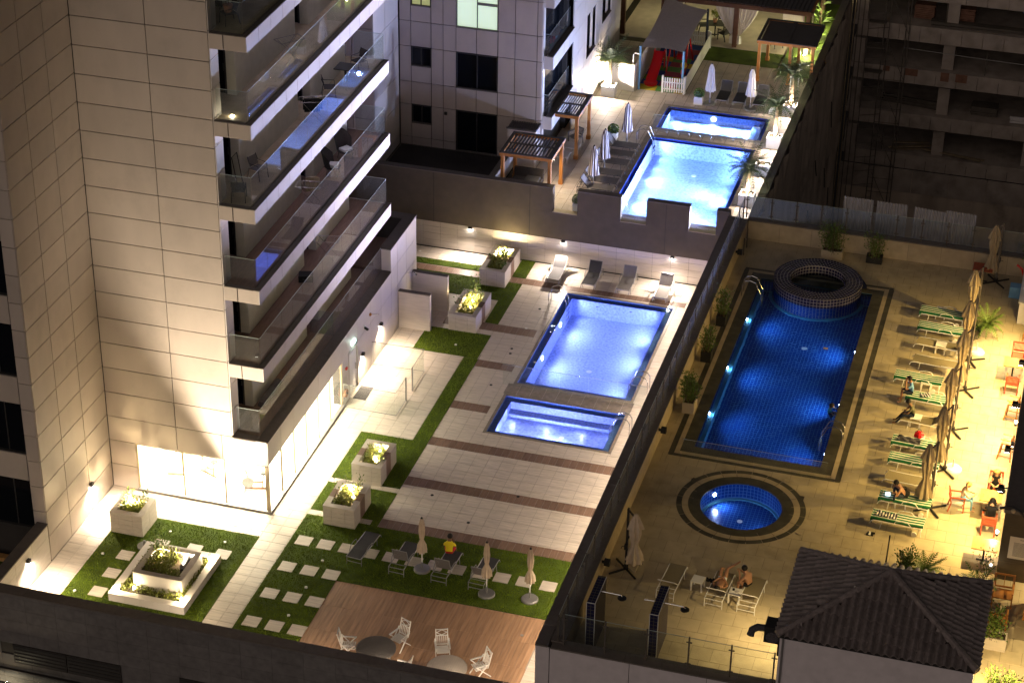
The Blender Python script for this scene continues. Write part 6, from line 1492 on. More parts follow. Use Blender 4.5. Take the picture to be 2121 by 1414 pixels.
t = thing('potted_shrub', 'leafy shrub at the far right corner behind the counter', 'shrub', (-.6,91.0,ZR)); pot_box(t,.5,.4,.6,'planter_beige'); shrub_parts(t,.5,.5,1.6,8,26,.11,'leaf')
# planters
def boxplant(label, loc, sx, sy, h, m, hh, nst, nl, rz=0.0, ml='leaf', r=None, ls=.085):
    t = thing('potted_shrub', label, 'potted plant', loc, rz); pot_box(t,sx,sy,h,m); shrub_parts(t,h-.06,r or sx*.5,hh,int(nst*1.5),int(nl*1.7),ls*1.35,ml,.75,.08); return t
boxplant('bushy shrub in a beige box at the far parapet behind the whirlpool', (-9.75,90.5,ZR), 1.0,.5,.42,'planter_beige',1.5,14,30)
boxplant('sparse shrub in a dark box at the far parapet', (-7.75,90.6,ZR), .75,.45,.35,'black_metal',1.15,8,22)
boxplant('shrub in a black pot beside the divider, farthest of three', (-13.5,82.5,ZR), .42,.42,.5,'black_metal',1.45,9,26)
boxplant('shrub in a black pot beside the divider, middle of three', (-13.5,79.2,ZR), .45,.45,.5,'black_metal',1.3,8,24)
boxplant('round bush in a beige box beside the divider, nearest of three', (-13.35,75.0,ZR), .5,.75,.5,'planter_beige',1.35,12,34)
t = thing('cycad_pot', 'spiky cycad in a square beige pot among the cantilever umbrellas', 'potted plant', (-2.0,85.15,ZR)); pot_box(t,.5,.5,.45,'planter_beige'); fr = MB()
for k in range(42): frond(fr,(0,0,.55),k*2.39996,.85*random.uniform(.8,1.1),1.3-1.25*k/42,.35+.5*k/42,9,.03,.2)
part('fronds', fr, 'leaf', t)
t = thing('cycad_pot', 'spiky cycad behind the tiled kiosk roof', 'potted plant', (-2.55,65.7,ZR)); pot_box(t,.5,.5,.4,'planter_beige'); fr = MB()
for k in range(40): frond(fr,(0,0,.5),k*2.39996,.8*random.uniform(.8,1.1),1.3-1.25*k/40,.35+.5*k/40,9,.03,.2)
part('fronds', fr, 'leaf', t)
boxplant('leafy shrub beside the cycad behind the tiled kiosk roof', (-3.3,65.55,ZR), .5,.5,.4,'planter_beige',1.1,9,30)
t = thing('cycad_pot', 'cycad with a leafy top growing at the brown wall corner near the kiosk roof', 'potted plant', (-.55,65.3,ZR)); pot_box(t,.5,.5,.4,'planter_beige'); fr = MB()
for k in range(36): frond(fr,(0,0,.5),k*2.39996,.8*random.uniform(.8,1.1),1.2-1.2*k/36,.4+.5*k/36,9,.03,.2)
part('fronds', fr, 'leaf', t); shrub_parts(t,.4,.35,1.9,6,26,.10,'leaf',.6,.55)
boxplant('long beige planter box of young green plants right of the kiosk roof', (.15,62.6,ZR), 1.15,.5,.5,'planter_stone',1.15,12,22,0,'leaf',.55,.10)
boxplant('leafy bush at the bottom right corner', (.75,59.4,ZR), .6,.6,.4,'planter_stone',1.2,12,30,0,'leaf',.5)
armchair('orange wooden armchair with its back to the brown wall', 'orange armchairs', (.35,65.3,ZR), math.pi, 'timber_orange', 1.0,.42,.75,.62,n=3)
armchair('orange wooden armchair behind the long planter box', 'orange armchairs', (.25,63.7,ZR), 0, 'timber_orange', .95,.42,.8,.62,n=3)
t = thing('wooden_sofa', 'wooden sofa with orange seat and cushion at the right edge', 'sofa', (1.75,65.0,ZR)); part('seat', MB().box(-.5,.9,-.5,.35,.3,.42), 'timber_orange', t); part('arm_frame', MB().box(-.58,-.5,-.55,.5,0,.72).box(-.5,.9,.36,.45,.3,.95), 'timber_orange', t); part('cushion', MB().obox((-.2,.22,.62),(.45,.16,.4),0,.3), 'canvas', t)
t = thing('ottoman', 'cream square ottoman before the wooden sofa', 'ottoman', (1.6,64.1,ZR)); part('top', MB().box(-.35,.45,-.3,.3,.3,.45), 'canvas_white', t)
for sx in (-.28,.38):
    for sy in (-.22,.22): part('leg', MB().box(sx-.03,sx+.03,sy-.03,sy+.03,0,.3), 'timber_red', t)
t = thing('flag_pole', 'thin dark pole rising behind the kiosk roof', 'pole', (-3.95,64.9,ZR)); part('pole', MB().tube([(0,0,0),(.05,.1,2.3)],.03,6), 'black_metal', t); part('pole_sleeve', MB().tube([(-.08,0,0),(-.06,.05,1.0)],.03,6), 'black_metal', t)
# loungers in front with table
for i,(x,y) in enumerate(((-11.4,62.7),(-9.62,62.75),(-8.42,62.75))): lounger(['bare beige lounger standing alone at the left of the front deck','beige lounger on which a man lies at the front of the deck','beige lounger on which a shirtless man sits at the front of the deck'][i], 'beige loungers at the front of the deck', (x,y,ZR), R_(-4), 'taupe_sling', 'white_paint', 40, False, 1.9, .66, sag=.5)
side_table('white side table next to the empty front lounger', 'front side tables', (-10.45,62.85,ZR), R_(-6)); side_table('white side table with a phone between the two men', 'front side tables', (-8.99,62.5,ZR), R_(-6))
solo('phone', MB().box(-.04,.04,-.07,.07,0,.012), 'black_metal', 'black phone lying on the side table between the two men', 'phone', (-9.08,62.6,ZR+.422)); solo('ashtray', MB().lathe([(.06,0),(.07,.03)],n=10), 'sheet_metal', 'small ashtray on the side table between the two men', 'ashtray', (-8.92,62.48,ZR+.422))
towel('dark towel hanging over the side of the lounger of the lying man', (-10.02,62.95,ZR+.36), .1, 'cloth_black', .3, .25)
# shower walls with blue tiles
for i,(x,y0,y1) in enumerate(((-13.35,58.1,59.75),(-11.1,58.1,59.85))):
    t = thing('shower_wall', ['left blue tiled shower wall at the near edge of the deck','right blue tiled shower wall at the near edge of the deck'][i], 'shower', (x,(y0+y1)/2,ZR), 0, 'blue tiled shower walls')
    wpart('wall_core', MB().box(x-.15,x+.15,y0,y1,ZR,ZR+2.1), 'grout_dark', t); q = MB()
    for a in range(11):
        for k in range(14):
            ya = y0+a*.155+.012
            if ya+.13 < y1: q.quad((x+.152,ya,ZR+k*.15+.01),(x+.152,ya+.13,ZR+k*.15+.01),(x+.152,ya+.13,ZR+k*.15+.14),(x+.152,ya,ZR+k*.15+.14)); q.quad((x-.152,ya,ZR+k*.15+.01),(x-.152,ya,ZR+k*.15+.14),(x-.152,ya+.13,ZR+k*.15+.14),(x-.152,ya+.13,ZR+k*.15+.01))
    for k in range(14):
        for a in range(2): q.quad((x-.14+a*.145,y0-.002,ZR+k*.15+.01),(x-.01+a*.145,y0-.002,ZR+k*.15+.01),(x-.01+a*.145,y0-.002,ZR+k*.15+.14),(x-.14+a*.145,y0-.002,ZR+k*.15+.14))
    for a in range(11):
        for k in range(2):
            ya = y0+a*.155+.012
            if ya+.13 < y1: q.flat(x-.14+k*.145,x-.01+k*.145,ya,ya+.13,ZR+2.102)
    wpart('edge_trim', MB().beam((x-.15,y0-.004,ZR+2.1),(x+.15,y0-.004,ZR+2.1),.02).beam((x+.152,y0,ZR+2.104),(x+.152,y1,ZR+2.104),.02).beam((x+.152,y0-.004,ZR),(x+.152,y0-.004,ZR+2.1),.02).beam((x-.152,y0-.004,ZR),(x-.152,y0-.004,ZR+2.1),.02), 'white_paint', t); o = wpart('wall_tiling', q, 'tile_navy', t); o['kind'] = 'stuff'
    wpart('shower_arm', MB().tube([(x+.15,59.0,ZR+2.0),(x+.85,59.0,ZR+1.98),(x+.9,59.0,ZR+1.9)],.018,6), 'steel', t); wpart('shower_rose', MB().lathe([(.16,-.03),(.16,0),(.03,.03)],(x+.9,59.0,ZR+1.88),14), 'black_metal', t)
    if i: wpart('shower_arm', MB().tube([(x-.15,59.0,ZR+2.0),(x-.55,59.0,ZR+1.98)],.018,6), 'steel', t)
grab_rail('steel pool ladder at the far left corner of the long blue pool', 'pool ladders', (P3[0]-.02,85.6,ZR), -math.pi/2)
grab_rail('steel pool ladder at the near right corner of the long blue pool', 'pool ladders', (P3[1]+.02,74.3,ZR), math.pi/2)
t = thing('glass_screen', 'low frameless glass screen at the near end of the long blue pool', 'glass screen', (-9.9,71.4,ZR)); glass_run(t,(-12.9,71.35),(-7.0,71.35),ZR,.85,1.5,'glass_clear',False); wpart('edge_rail', MB().beam((-12.9,71.35,ZR+.86),(-7.0,71.35,ZR+.86),.014,.014), 'steel', t)
for i,(y,lab) in enumerate(((88.2,'small black floodlight on the divider parapet near the far corner'),(71.9,'small black floodlight on the divider parapet beside the round pool'),(62.4,'small black floodlight on the divider parapet near the left cantilever umbrella'))):
    t = thing('deck_lamp', lab, 'lamp', (-13.9,y,ZR+.75), 0); part('lamp_head', MB().box(0,.22,-.1,.1,-.1,.12), 'black_metal', t); part('bracket', MB().box(-.09,0,-.03,.03,-.05,.05), 'black_metal', t)
for (y,h) in ((90.2,1.0),(89.4,.9)): solo('steel_bar', MB().tube([(0,0,0),(0,0,h)],.03,6), 'steel_dark', 'short steel bar standing in the far left corner of the deck', 'bar', (-13.8,y,ZR), group='short steel bars in the far corner')
# people on the right deck
J = seated(.25,.05,.42,.44,'face',spread=.06,ext=.44); person('person in a blue shirt sitting at the foot of a striped lounger', (-4.5,78.35,ZR), R_(96), J, (-.15,.95,-.25), 'hair_black', 'skin', 'cloth_blue', 'cloth_navy', legcut=.95)
J = seated(.45,.02,.42,.40,'knees',spread=.05,ext=.44,shin=.28); person('person in an olive shirt bending forward on a bare beige lounger', (-4.2,76.55,ZR), R_(92), J, (0,.85,-.55), 'hair_black', 'skin_dark', 'cloth_olive', 'cloth_navy')
J = seated(.55,.18,.40,.14,'knees',spread=.18,ext=.40); person('shirtless person in dark trousers sitting cross-legged with a glowing tablet', (-3.85,70.4,ZR+.06), R_(97), J, (0,.75,-.65), 'hair_black', 'skin', None, 'cloth_navy')
solo('tablet', MB().box(-.09,.09,-.13,.13,0,.012), 'screen', 'glowing tablet before the shirtless man on the striped lounger', 'tablet', (-4.5,70.38,ZR+.50), .1)
# swimmer at the pool edge
J = seated(.1,-.3,0,.5,'table',spread=.05,ext=.15); person('person in a teal shirt standing in the long blue pool with arms on its edge', (P3[1]-.38,77.1,ZR-.78), R_(-88), J, (.15,.95,-.1), 'hair_black', 'skin', 'cloth_teal', 'cloth_navy')
# women at the table
J = seated(.30,.02,.44,.44,'table',spread=.05); person('blonde person in a pale top sitting at the left side of the wooden table', (-1.75,70.95,ZR), R_(-88), J, (0,.8,-.6), 'hair_blonde', 'skin_pale', 'canvas', 'cloth_blue', hair_len=.34)
J = seated(.15,.02,.44,.44,'table',spread=.05); person('person with long black hair sitting with the back to the camera at the wooden table', (-.52,69.95,ZR), R_(2), J, (0,.9,-.4), 'hair_black', 'skin_pale', 'cloth_black', 'cloth_black', hair_len=.36)
J = seated(.12,.02,.44,.44,'table',spread=.05); person('person in a dark top facing the camera at the wooden table', (-.55,72.25,ZR), R_(181), J, (0,.9,-.35), 'hair_blonde', 'skin_pale', 'cloth_black', 'cloth_black', hair_len=.24, sleeve=False)
bag('black handbag on the wooden table of the three women', (-.25,71.45,ZR+.74), 'cloth_black', .4, .7)
solo('glass_cup', MB().lathe([(.03,0),(.04,.12)],n=10), 'glass_clear', 'drinking glass before the blonde woman on the wooden table', 'glass', (-.92,70.95,ZR+.741))
# men at the front
p0 = Vector((0,.15,.47)); J = dict(pelvis=p0, belly=p0+Vector((0,-.17,.01)), chest=p0+Vector((0,-.37,.06)), neck=p0+Vector((0,-.51,.13)), headc=p0+Vector((0,-.64,.19)), headt=p0+Vector((0,-.73,.24)))
for s_,x in (('L',-1),('R',1)):
    J['sh'+s_] = J['chest']+Vector((x*.175,-.02,.01)); J['el'+s_] = J['sh'+s_]+Vector((x*.10,.22,-.05)); J['wr'+s_] = p0+Vector((x*.12,-.02,.14)); J['ha'+s_] = p0+Vector((x*.05,.02,.16)); J['hi'+s_] = p0+Vector((x*.09,.05,0))
J['knL'] = p0+Vector((-.13,.44,.30)); J['anL'] = p0+Vector((-.13,.70,.0)); J['toL'] = p0+Vector((-.13,.86,.02)); J['knR'] = p0+Vector((.10,.42,.34)); J['anR'] = p0+Vector((.36,.72,.42)); J['toR'] = p0+Vector((.47,.84,.48))
person('shirtless person lying on a beige lounger with one leg crossed over the other', (-9.6,62.75,ZR-.02), R_(-4), J, (0,.35,.9), 'hair_black', 'skin', None, 'cloth_white', legcut=.25)
J = seated(.42,.02,.40,.42,'phone',spread=.05,ext=.42); person('shirtless person in black shorts sitting sideways on a beige lounger', (-8.55,62.95,ZR), R_(62), J, (0,.9,-.35), 'hair_black', 'skin', None, 'cloth_black', legcut=.35)
# ================================================================== UPPER TERRACE
def pergola(label, x0, x1, y0, y1, h, posts, roofm='roof_slat', beam='timber', slat_dir='y', n=14, frame='roof_slat', gap=.5, mid=True):
    t = thing('pergola', label, 'pergola', ((x0+x1)/2,(y0+y1)/2,ZU))
    for (x,y) in posts:
        wpart('post', MB().box(x-.08,x+.08,y-.08,y+.08,ZU,ZU+h-.2), beam, t); wpart('post_foot', MB().box(x-.11,x+.11,y-.11,y+.11,ZU,ZU+.22), beam, t)
    z0, z1 = ZU+h-.2, ZU+h
    for (a,b,c,d) in ((x0,x1,y0,y0+.1),(x0,x1,y1-.1,y1),(x0,x0+.1,y0+.1,y1-.1),(x1-.1,x1,y0+.1,y1-.1)): wpart('beam', MB().box(a,b,c,d,z0,z1-.04), beam, t)
    for (a,b,c,d) in ((x0-.01,x1+.01,y0-.01,y0+.16),(x0-.01,x1+.01,y1-.16,y1+.01),(x0-.01,x0+.16,y0+.16,y1-.16),(x1-.16,x1+.01,y0+.16,y1-.16)): wpart('roof_frame', MB().box(a,b,c,d,z1-.038,z1), frame, t)
    if mid: wpart('roof_frame', MB().box(x0+.16,x1-.16,(y0+y1)/2-.05,(y0+y1)/2+.05,z1-.06,z1-.005), frame, t) if slat_dir == 'y' else wpart('roof_frame', MB().box((x0+x1)/2-.1,(x0+x1)/2+.1,y0+.16,y1-.16,z1-.06,z1-.002), frame, t)
    for k in range(n):
        f = (k+.5)/n
        if slat_dir == 'y': x = x0+.16+(x1-x0-.32)*f; w_ = (x1-x0-.32)/n*gap; bpart('slat', x-w_/2,x+w_/2,y0+.16,y1-.16,z1-.10,z1-.065,roofm,t)
        else: y = y0+.16+(y1-y0-.32)*f; w_ = (y1-y0-.32)/n*gap; bpart('slat', x0+.16,x1-.16,y-w_/2,y+w_/2,z1-.10,z1-.065,roofm,t)
    return t
pergola('nearer small timber pergola with dark sofas under it behind the brown wall', -26.75,-24.05,92.2,94.8,2.5,((-26.62,92.35),(-24.2,92.35),(-24.2,94.65),(-26.62,94.65)), gap=.52)
pergola('farther small timber pergola beside the apartment block over a patio set', -25.95,-24.1,97.6,100.55,2.5,((-24.22,97.75),(-24.22,100.4)), gap=.5, n=12)
pergola('dark louvred pergola on orange posts at the right end of the upper terrace', -17.25,-13.95,110.75,114.2,2.5,((-17.1,110.9),(-15.35,110.9),(-17.1,114.05),(-15.3,114.05),(-14.1,110.9)), slat_dir='x', n=22, gap=.85)
t = thing('service_cabin', 'white panelled cabin with a dark louvred lid between the two small pergolas', 'cabin', (-26.6,97.2,ZU))
wpart('core', MB().box(-27.35,-25.95,96.25,96.78,ZU,ZU+2.1), 'core', t); wpart('core', MB().box(-27.35,-26.0,95.9,96.25,ZU,ZU+2.1), 'core', t)
clad(t,'y-',95.85,[-27.4,-27.0,-26.75,-26.05,-25.92],[ZU,ZU+2.1],'panel','cabin_panel',.02,.05); clad(t,'x+',-25.90,[95.9,96.78],[ZU,ZU+1.05,ZU+2.1],'panel_white','cabin_panel',.02,.05)
for k in range(12): bpart('roof_slat', -27.4+.125*k,-27.32+.125*k,95.85,96.8,ZU+2.12,ZU+2.16,'roof_slat',t)
wpart('roof_frame', MB().box(-27.45,-25.88,95.82,95.9,ZU+2.1,ZU+2.18).box(-25.95,-25.87,95.9,96.8,ZU+2.1,ZU+2.18), 'roof_slat', t)
t = thing('garden_wall', 'low white wall between the dark yard and the nearer small pergola', 'wall', (-27.2,93.5,ZU)); wpart('wall_slab', MB().box(-27.3,-27.05,91.75,95.8,ZU,ZU+1.0), 'panel_white', t); wpart('coping', MB().box(-27.33,-27.02,91.75,95.8,ZU+1.002,ZU+1.05), 'dark_coping', t)
wall_light(-24.35,93.4,4.9,(1,0),'glowing lamp under the beam of the nearer small pergola',200,WHITE,160)
t = thing('outdoor_sofa', 'dark corner sofa under the nearer small pergola', 'sofa', (-25.6,93.7,ZU)); part('seat', MB().box(-.9,.6,-.5,.4,0,.42), 'dark_wicker', t); part('backrest', MB().box(-.9,.6,.4,.6,.2,.85), 'dark_wicker', t); part('cushion', MB().box(-.2,.5,-.45,.35,.42,.54), 'charcoal_sling', t)
side_table('dark low table before the sofa under the nearer small pergola', None, (-24.9,92.7,ZU), 0, 'grey_metal', .4, .6)
armchair('grey patio armchair under the farther small pergola', None, (-24.75,99.6,ZU), 2.6, 'grey_sling', .85)
side_table('pale low patio table under the farther small pergola', None, (-24.6,98.5,ZU), 0, 'planter_stone', .4, .75); side_table('pale patio bench table nearer the post of the farther small pergola', None, (-24.85,97.3,ZU), 0, 'planter_stone', .42, .8)
t = thing('bright_pot', 'small bright potted plant in front of the apartment block wall', 'potted plant', (-25.35,98.2,ZU)); part('pot', MB().lathe([(.13,0),(.17,.3)],n=12), 'white_plastic', t); shrub_parts(t,.28,.2,.3,5,10,.09,'leaf_yellow')
# loungers and umbrellas
UY = [94.2,95.1,96.05,97.4,98.45,99.5]
for i,y in enumerate(UY): lounger(['nearest dark lounger in the column left of the upper pool','second dark lounger from the near end of the column left of the upper pool','third dark lounger from the near end of the column left of the upper pool','fourth dark lounger from the near end of the column left of the upper pool','fifth dark lounger from the near end of the column left of the upper pool','farthest dark lounger in the column left of the upper pool'][i], 'dark loungers left of the upper pool', (-22.25,y,ZU), R_(-90), 'grey_sling', 'black_metal', 52, False)
for i,x in enumerate((-18.35,-17.4,-16.3)): lounger(['left of three dark loungers behind the upper kids pool','middle of three dark loungers behind the upper kids pool','right of three dark loungers behind the upper kids pool'][i], 'dark loungers behind the upper kids pool', (x,107.7,ZU), math.pi, 'charcoal_sling', 'grey_metal', 52, False)
for i,(x,y,m,h) in enumerate(((-19.0,106.85,'canvas_white',2.4),(-16.75,106.85,'canvas_white',2.4),(-22.1,100.25,'canvas_stripe',2.4),(-22.45,96.7,'canvas_stripe',2.4),(-22.5,94.6,'canvas_stripe',2.4))):
    umbrella(['closed white umbrella at the left end of the three loungers behind the upper kids pool','closed white umbrella between the loungers behind the upper kids pool','closed striped umbrella farthest in the column left of the upper pool','closed striped umbrella in the middle of the column left of the upper pool','closed striped umbrella nearest the brown wall in the column left of the upper pool'][i], 'closed umbrellas of the upper terrace', (x,y,ZU), h, m, tied=False)
for i,(x,y) in enumerate(((-19.6,106.75),(-15.45,106.75),(-22.6,91.95),(-22.95,100.7))):
    t = thing('topiary_pot', ['white cube pot with a round blue-lit bush left of the white umbrellas','white cube pot with a round green bush at the right of the three loungers','white cube pot with a round bush behind the left notch of the brown wall','round green bush in a low pot behind the farthest striped umbrella'][i], 'potted plant', (x,y,ZU), 0, 'white cube pots with round bushes'); pot_box(t,.45,.45,.45,'white_paint'); b = MB()
    for k in range(420):
        d = Vector((random.gauss(0,1),random.gauss(0,1),random.gauss(0,1))).normalized(); leaf(b, Vector((0,0,.6))+d*.24, d+Vector((random.uniform(-.6,.6),random.uniform(-.6,.6),random.uniform(-.6,.6))), .09, .05)
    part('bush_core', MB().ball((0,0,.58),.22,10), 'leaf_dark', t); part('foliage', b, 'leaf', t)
# palms with white boxes and uplights
PP = [((-24.6,106.45),'palm in front of the bright white wall by the apartment block',1.5,1.5,600),((-14.55,106.9),'palm at the parapet beside the louvred pergola',1.7,1.45,320),((-14.65,102.5),'palm at the parapet beside the upper kids pool',1.7,1.35,330),((-14.6,99.0),'bright planter box palm at the parapet beside the upper pool',0,0,330),((-14.75,95.3),'palm at the near right corner of the upper pool',1.3,1.3,260)]
for i,((x,y),lab,th_,L,W) in enumerate(PP):
    t = thing('planter_box', ['white planter box under the palm by the apartment block','white planter box under the palm beside the louvred pergola','white planter box under the palm beside the upper kids pool','white planter box without a palm beside the upper pool','white planter box under the palm at the near corner of the upper pool'][i], 'planter', (x,y,ZU), 0, 'white planter boxes of the upper terrace'); pot_box(t,.75,.75,.6,'white_paint')
    if th_: palm((x,y+.1,ZU+.54), lab, th_, 40, L, 'palms of the upper terrace', ll=.36, tr=.10)
    for dx_ in ((-.22,.22) if i == 0 else (.2,)): part('spot_lamp', MB().ball((dx_,-.2,.62),.05,8), 'lamp_glow_white', t)
    l = lamp('SPOT', (x-(0 if i == 0 else -.1),y-.25,ZU+.72), W, COOL, t, .05, (0.0 if i == 0 else .35,.55,1) , 150, .7)
    lamp('POINT', (x-.1,y-.3,ZU+.8), W*.6, COOL, t, .05)
t = thing('garden_wall', 'bright white garden wall behind the palm by the apartment block', 'wall', (-24.5,107.3,ZU)); wpart('wall_core', MB().box(-25.75,-23.4,107.25,107.5,ZU,ZU+1.55), 'panel_white', t); wpart('wall_core', MB().box(-23.63,-23.38,107.5,115,ZU,ZU+1.55), 'panel_white', t); wpart('coping', MB().box(-25.75,-23.37,107.22,107.53,ZU+1.552,ZU+1.6).box(-23.66,-23.36,107.53,115,ZU+1.552,ZU+1.6), 'stone_beige', t)
t = thing('outdoor_tap', 'small white hooked pipe on the corner of the bright garden wall', 'pipe', (-23.5,107.35,ZU+1.6)); part('pipe', MB().tube([(0,0,0),(0,0,.55),(.08,0,.65),(.35,0,.62)],.025,6), 'white_paint', t)
t = thing('rail_hook', 'white bent rail above the palm beside the louvred pergola', 'rail', (-14.6,108.6,ZU)); part('rail', MB().tube([(-.3,0,0),(-.3,0,1.9),(-.2,0,2.0),(.3,0,1.95)],.03,6).tube([(.1,.3,0),(.1,.3,2.1),(.2,.3,2.2),(.6,.3,2.1)],.03,6), 'white_paint', t)
grab_rail('steel pool ladder at the far left corner of the upper pool', 'pool ladders', (PA[0]-.02,100.9,ZU), -math.pi/2)
t = thing('glass_screen', 'frameless glass screen on small feet between the two upper pools', 'glass screen', (-18.3,102.3,ZU)); glass_run(t,(-21.2,102.35),(-15.4,102.35),ZU,1.0,1.2,'glass_clear',False)
for k in range(10): wpart('clamp_foot', MB().lathe([(.05,0),(.03,.14)],(-21.0+.6*k,102.35,ZU),8), 'steel', t)
# play corner
PX0,PX1,PY0,PY1 = -23.3,-20.7,107.7,114.9; cs = ['mat_blue','mat_green','mat_red','mat_yellow']
pm_ = struct('play_mat', MB().box(PX0,PX1,PY0,PY1,ZU-.012,ZU+.006), 'grout_dark')
pat = [[3,3,1,1,3],[0,0,2,2,1],[1,1,1,3,1],[0,0,2,2,0],[3,1,1,1,0],[0,0,2,2,3],[1,3,1,1,0],[0,0,2,2,0],[0,0,2,2,2],[0,0,0,0,0]]
for i in range(5):
    for j in range(10): bpart('foam_tile', PX0+.52*i+.004,PX0+.52*(i+1)-.004,PY0+.72*j+.004,PY0+.72*(j+1)-.004,ZU+.007,ZU+.035,cs[pat[j][i]],pm_)
def pickets(label, p, q, solid=False, h=.85):
    t = thing('picket_fence', label, 'fence', (p[0],p[1],ZU)); p, q = Vector((*p,0)), Vector((*q,0)); L = (q-p).length; n = int(L/(.13 if not solid else .105)); d = (q-p)/L; a = math.atan2(d.y,d.x)
    me = boxmesh('picket', .075 if not solid else .10, .025, h, 'white_paint')
    for k in range(n+1):
        o = link('picket', me, None, t); o.location = p+d*(L*k/n)+Vector((0,0,ZU+h/2+.05))-wloc(t); o.rotation_euler = (0,0,a)
    for z in (.22,.62): wpart('rail', MB().beam((p.x,p.y+.02,ZU+z),(q.x,q.y+.02,ZU+z),.03,.06), 'white_paint', t)
    for e in (p,q): wpart('fence_post', MB().box(e.x-.05,e.x+.05,e.y-.05,e.y+.05,ZU,ZU+1.02), 'white_paint', t)
    return t
pickets('short white picket fence at the front of the play corner', (-21.85,107.65),(-20.65,107.72)); pickets('white picket fence at the back of the play corner', (-23.2,114.95),(-20.75,114.95)); pickets('solid white picket fence along the right side of the play corner', (-20.62,107.85),(-20.62,114.8), True)
t = thing('shade_sail', 'grey shade sail on blue posts over the play corner', 'shade sail', (-22,110,ZU))
cr = [Vector((-23.2,107.75,ZU+2.45)),Vector((-20.8,108.0,ZU+2.35)),Vector((-20.75,114.3,ZU+2.5)),Vector((-23.3,114.6,ZU+3.0))]
sm = MB(); n = 12
for i in range(n+1):
    for j in range(n+1):
        u, v = i/n, j/n; u2 = .5+(u-.5)*(1-.10*math.sin(math.pi*v)); v2 = .5+(v-.5)*(1-.08*math.sin(math.pi*u))
        pt = (cr[0]*(1-u2)+cr[1]*u2)*(1-v2)+(cr[3]*(1-u2)+cr[2]*u2)*v2; pt.z -= .22*math.sin(math.pi*u)*math.sin(math.pi*v); sm.v.append(tuple(pt))
for i in range(n):
    for j in range(n): a = i*(n+1)+j; sm.f.append((a,a+n+1,a+n+2,a+1))
sm.smooth = True; wpart('sail', sm, 'sail_cloth', t)
for c in cr: wpart('sail_post', MB().tube([(c.x,c.y-.05,ZU),(c.x,c.y-.05,c.z+.1)],.065,8), 'cloth_navy' if c.y > 112 else 'cloth_blue', t)
t = thing('play_slide', 'red plastic slide in the play corner', 'slide', (-22.7,109.6,ZU+.035))
ch = []; 
for i in range(9): f = i/8; ch.append((0,1.1-2.2*f,1.0*(1-f)**1.25+.12))
mb = MB(); mb.strip([(-.26,p[1],p[2]) for p in ch],[(.26,p[1],p[2]) for p in ch]); mb.strip([(-.30,p[1],p[2]+.14) for p in ch],[(-.26,p[1],p[2]) for p in ch]); mb.strip([(.26,p[1],p[2]) for p in ch],[(.30,p[1],p[2]+.14) for p in ch]); mb.lathe([(.36,.0),(.40,.12)],(0,-1.1,0),16)
part('chute', mb, 'play_red', t); part('side_panel', MB().box(-.32,-.27,.9,1.15,.2,1.25).box(.27,.32,.9,1.15,.2,1.25), 'play_red', t)
for sx in (-1,1): part('ladder_rail', MB().tube([(sx*.28,1.1,1.3),(sx*.3,1.25,1.4),(sx*.3,1.55,0)],.02,6), 'white_paint', t)
for z in (.3,.6,.9): part('rung', MB().tube([(-.29,1.5-z*.28,z),(.29,1.5-z*.28,z)],.015,5), 'white_paint', t)
t = thing('swing_set', 'red metal swing set with yellow seat in the play corner', 'swing', (-21.7,111.5,ZU+.035))
for sx in (-1,1):
    for sy in (-1,1): part('leg', MB().tube([(sx*.55,sy*1.1,0),(sx*.45,sy*.15,1.85)],.045,8), 'play_red', t)
part('top_bar', MB().tube([(-.5,0,1.85),(.5,0,1.85)],.05,8), 'play_red', t); part('swing_seat', MB().box(-.2,.2,-.12,.12,.45,.5).box(-.2,.2,.10,.14,.5,.7), 'play_red', t)
for sx in (-.18,.18): part('chain', MB().tube([(sx,0,.5),(sx,0,1.85)],.012,4), 'steel', t)
t = thing('spring_rider', 'small spring rider with a yellow ball head in the play corner', 'spring rider', (-21.15,109.9,ZU+.035)); part('spring', MB().tube([(0,0,0),(0,0,.35)],.06,8), 'black_metal', t); part('ball_head', MB().ball((0,.05,.75),.19,12), 'play_yellow', t); part('rider_seat', MB().box(-.1,.1,-.3,.15,.35,.55), 'play_red', t)
t = thing('toy_chair', 'small pink hooped toy chair behind the front picket fence', 'toy', (-21.4,108.25,ZU+.035)); part('seat', MB().lathe([(.2,.0),(.22,.25)],n=12), 'mat_red', t); part('hoop', MB().tube([(.2*math.cos(a),.05,.3+.22*math.sin(a)) for a in [math.pi*k/8 for k in range(9)]],.02,6), 'play_red', t)
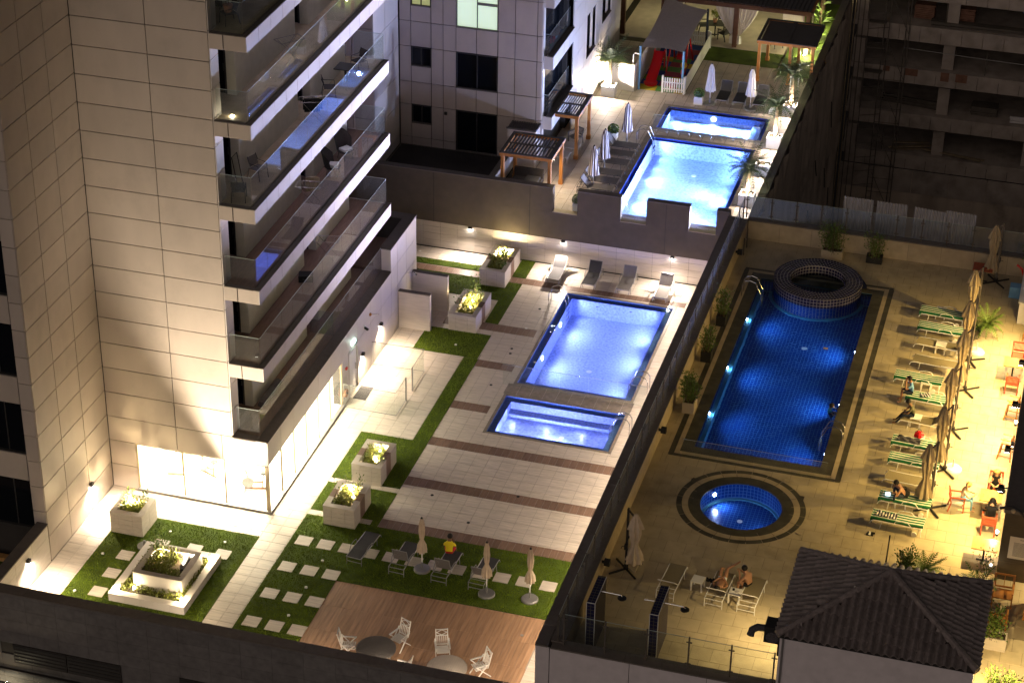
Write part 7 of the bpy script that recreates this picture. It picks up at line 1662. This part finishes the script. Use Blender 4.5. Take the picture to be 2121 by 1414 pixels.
# big curtained pavilion
BP = thing('pavilion', 'large timber pavilion with a dark slatted roof and white tied curtains', 'pavilion', (-19.5,118.5,ZU)); h = 2.7
for x in (-26.0,-23.6,-19.3,-15.1):
    for y in (115.45,121.5): wpart('post', MB().box(x-.13,x+.13,y-.13,y+.13,ZU,ZU+h-.25), 'timber_dark', BP)
wpart('beam', MB().box(-26.2,-14.9,115.3,115.48,ZU+h-.27,ZU+h-.02), 'timber_dark', BP); wpart('beam', MB().box(-15.08,-14.9,115.48,121.6,ZU+h-.27,ZU+h-.02), 'timber', BP)
for k in range(46): x = -26.1+.243*k; bpart('roof_slat', x,x+.17,115.36,121.8,ZU+h,ZU+h+.05,'roof_slat',BP)
wpart('ceiling', MB().box(-26.1,-15.0,115.5,121.7,ZU+h-.06,ZU+h-.03), 'roof_slat', BP)
def curtain(x, side, w_=1.15, H=1.75, y=115.6):
    c = MB(); n, k = 14, 10
    for j in range(k+1):
        f = j/k; ww = w_*(1-.86*f**1.4); off = side*(w_-ww)*.5
        for i in range(n+1): u = i/n-.5; c.v.append((x+off*-1+u*ww, y+.05*math.sin(i*2.3)*(1-.3*f), ZU+h-.28-H*f))
    for j in range(k):
        for i in range(n): a = j*(n+1)+i; c.f.append((a,a+1,a+n+2,a+n+1))
    cn = wpart('curtain', c, 'curtain_white', BP); wpart('curtain_tail', MB().lathe([(.05,0),(.12,-.1),(.15,-.5)],(x-side*w_*.43,y,ZU+h-.28-H),10,True,.2,5), 'canvas_white', cn)
for (x,s_) in ((-22.95,1),(-20.0,-1),(-18.6,1)): curtain(x, s_)
c = MB().box(-16.6,-15.35,115.55,115.6,ZU+1.5,ZU+h-.28); wpart('curtain', c, 'curtain_white', BP); wpart('curtain', MB().box(-15.0,-14.95,116.2,116.6,ZU+.4,ZU+h-.28), 'curtain_white', BP)
for (x,y,W) in ((-21.5,119.4,42),(-17.6,118.8,30),(-24.4,119,20)): wpart('ceiling_lamp', MB().ball((x,y,ZU+h-.15),.09,8), 'lamp_glow', BP); lamp('POINT', (x,y,ZU+h-.4), W, (.95,.92,.35), BP, .1)
dining_table('dark table under the pavilion behind the white curtain', None, (-20.75,116.9,ZU+.02), .2, 1.0, .9, 'dark_wicker')
for i,(x,y,a) in enumerate(((-21.5,117.2,-1.2),(-20.1,116.3,1.0),(-20.6,118.0,3.0))): armchair(['dark chair left of the pavilion table','dark chair in front right of the pavilion table','dark chair behind the pavilion table'][i], 'dark pavilion chairs', (x,y,ZU+.02), a, 'dark_wicker')
t = thing('potted_croton', 'yellow leaved plant on the pavilion table', 'potted plant', (-20.8,117.0,ZU+.76)); part('pot', MB().lathe([(.1,0),(.14,.2)],n=10), 'terracotta', t); shrub_parts(t,.2,.22,.5,5,12,.16,'leaf_yellow')
armchair('dark folding stool behind the right pavilion curtain', None, (-16.95,116.2,ZU+.02), .6, 'dark_wicker')
# planting by the pavilion at the right
for i,(x,y,hh) in enumerate(((-14.75,117.6,2.2),(-14.8,115.6,1.6),(-15.0,120.2,2.4))):
    t = thing('tropical_shrub', ['lush lit tropical shrub right of the pavilion, middle','lush lit tropical shrub right of the pavilion, nearest the louvred pergola','lush lit tropical shrub right of the pavilion, farthest'][i], 'shrub', (x,y,ZU+.05)); fr = MB()
    for k in range(26): a = k*2.4; leaf(fr, Vector((.1*math.cos(a),.1*math.sin(a),.2+hh*.7*random.random())), Vector((math.cos(a),math.sin(a),random.uniform(.2,1.3))), random.uniform(.5,.95), .16)
    part('foliage', fr, 'leaf', t); part('stem', MB().tube([(0,0,0),(.05,.03,hh*.8)],.05,6), 'bark', t)
    part('spot_lamp', MB().ball((-.35,-.5,.1),.05,8), 'lamp_glow', t); lamp('POINT', (-.3,-.6,.25), 150, (1,.92,.5), None, .05).parent = t
# last: drop the helper's unused collections of meshes
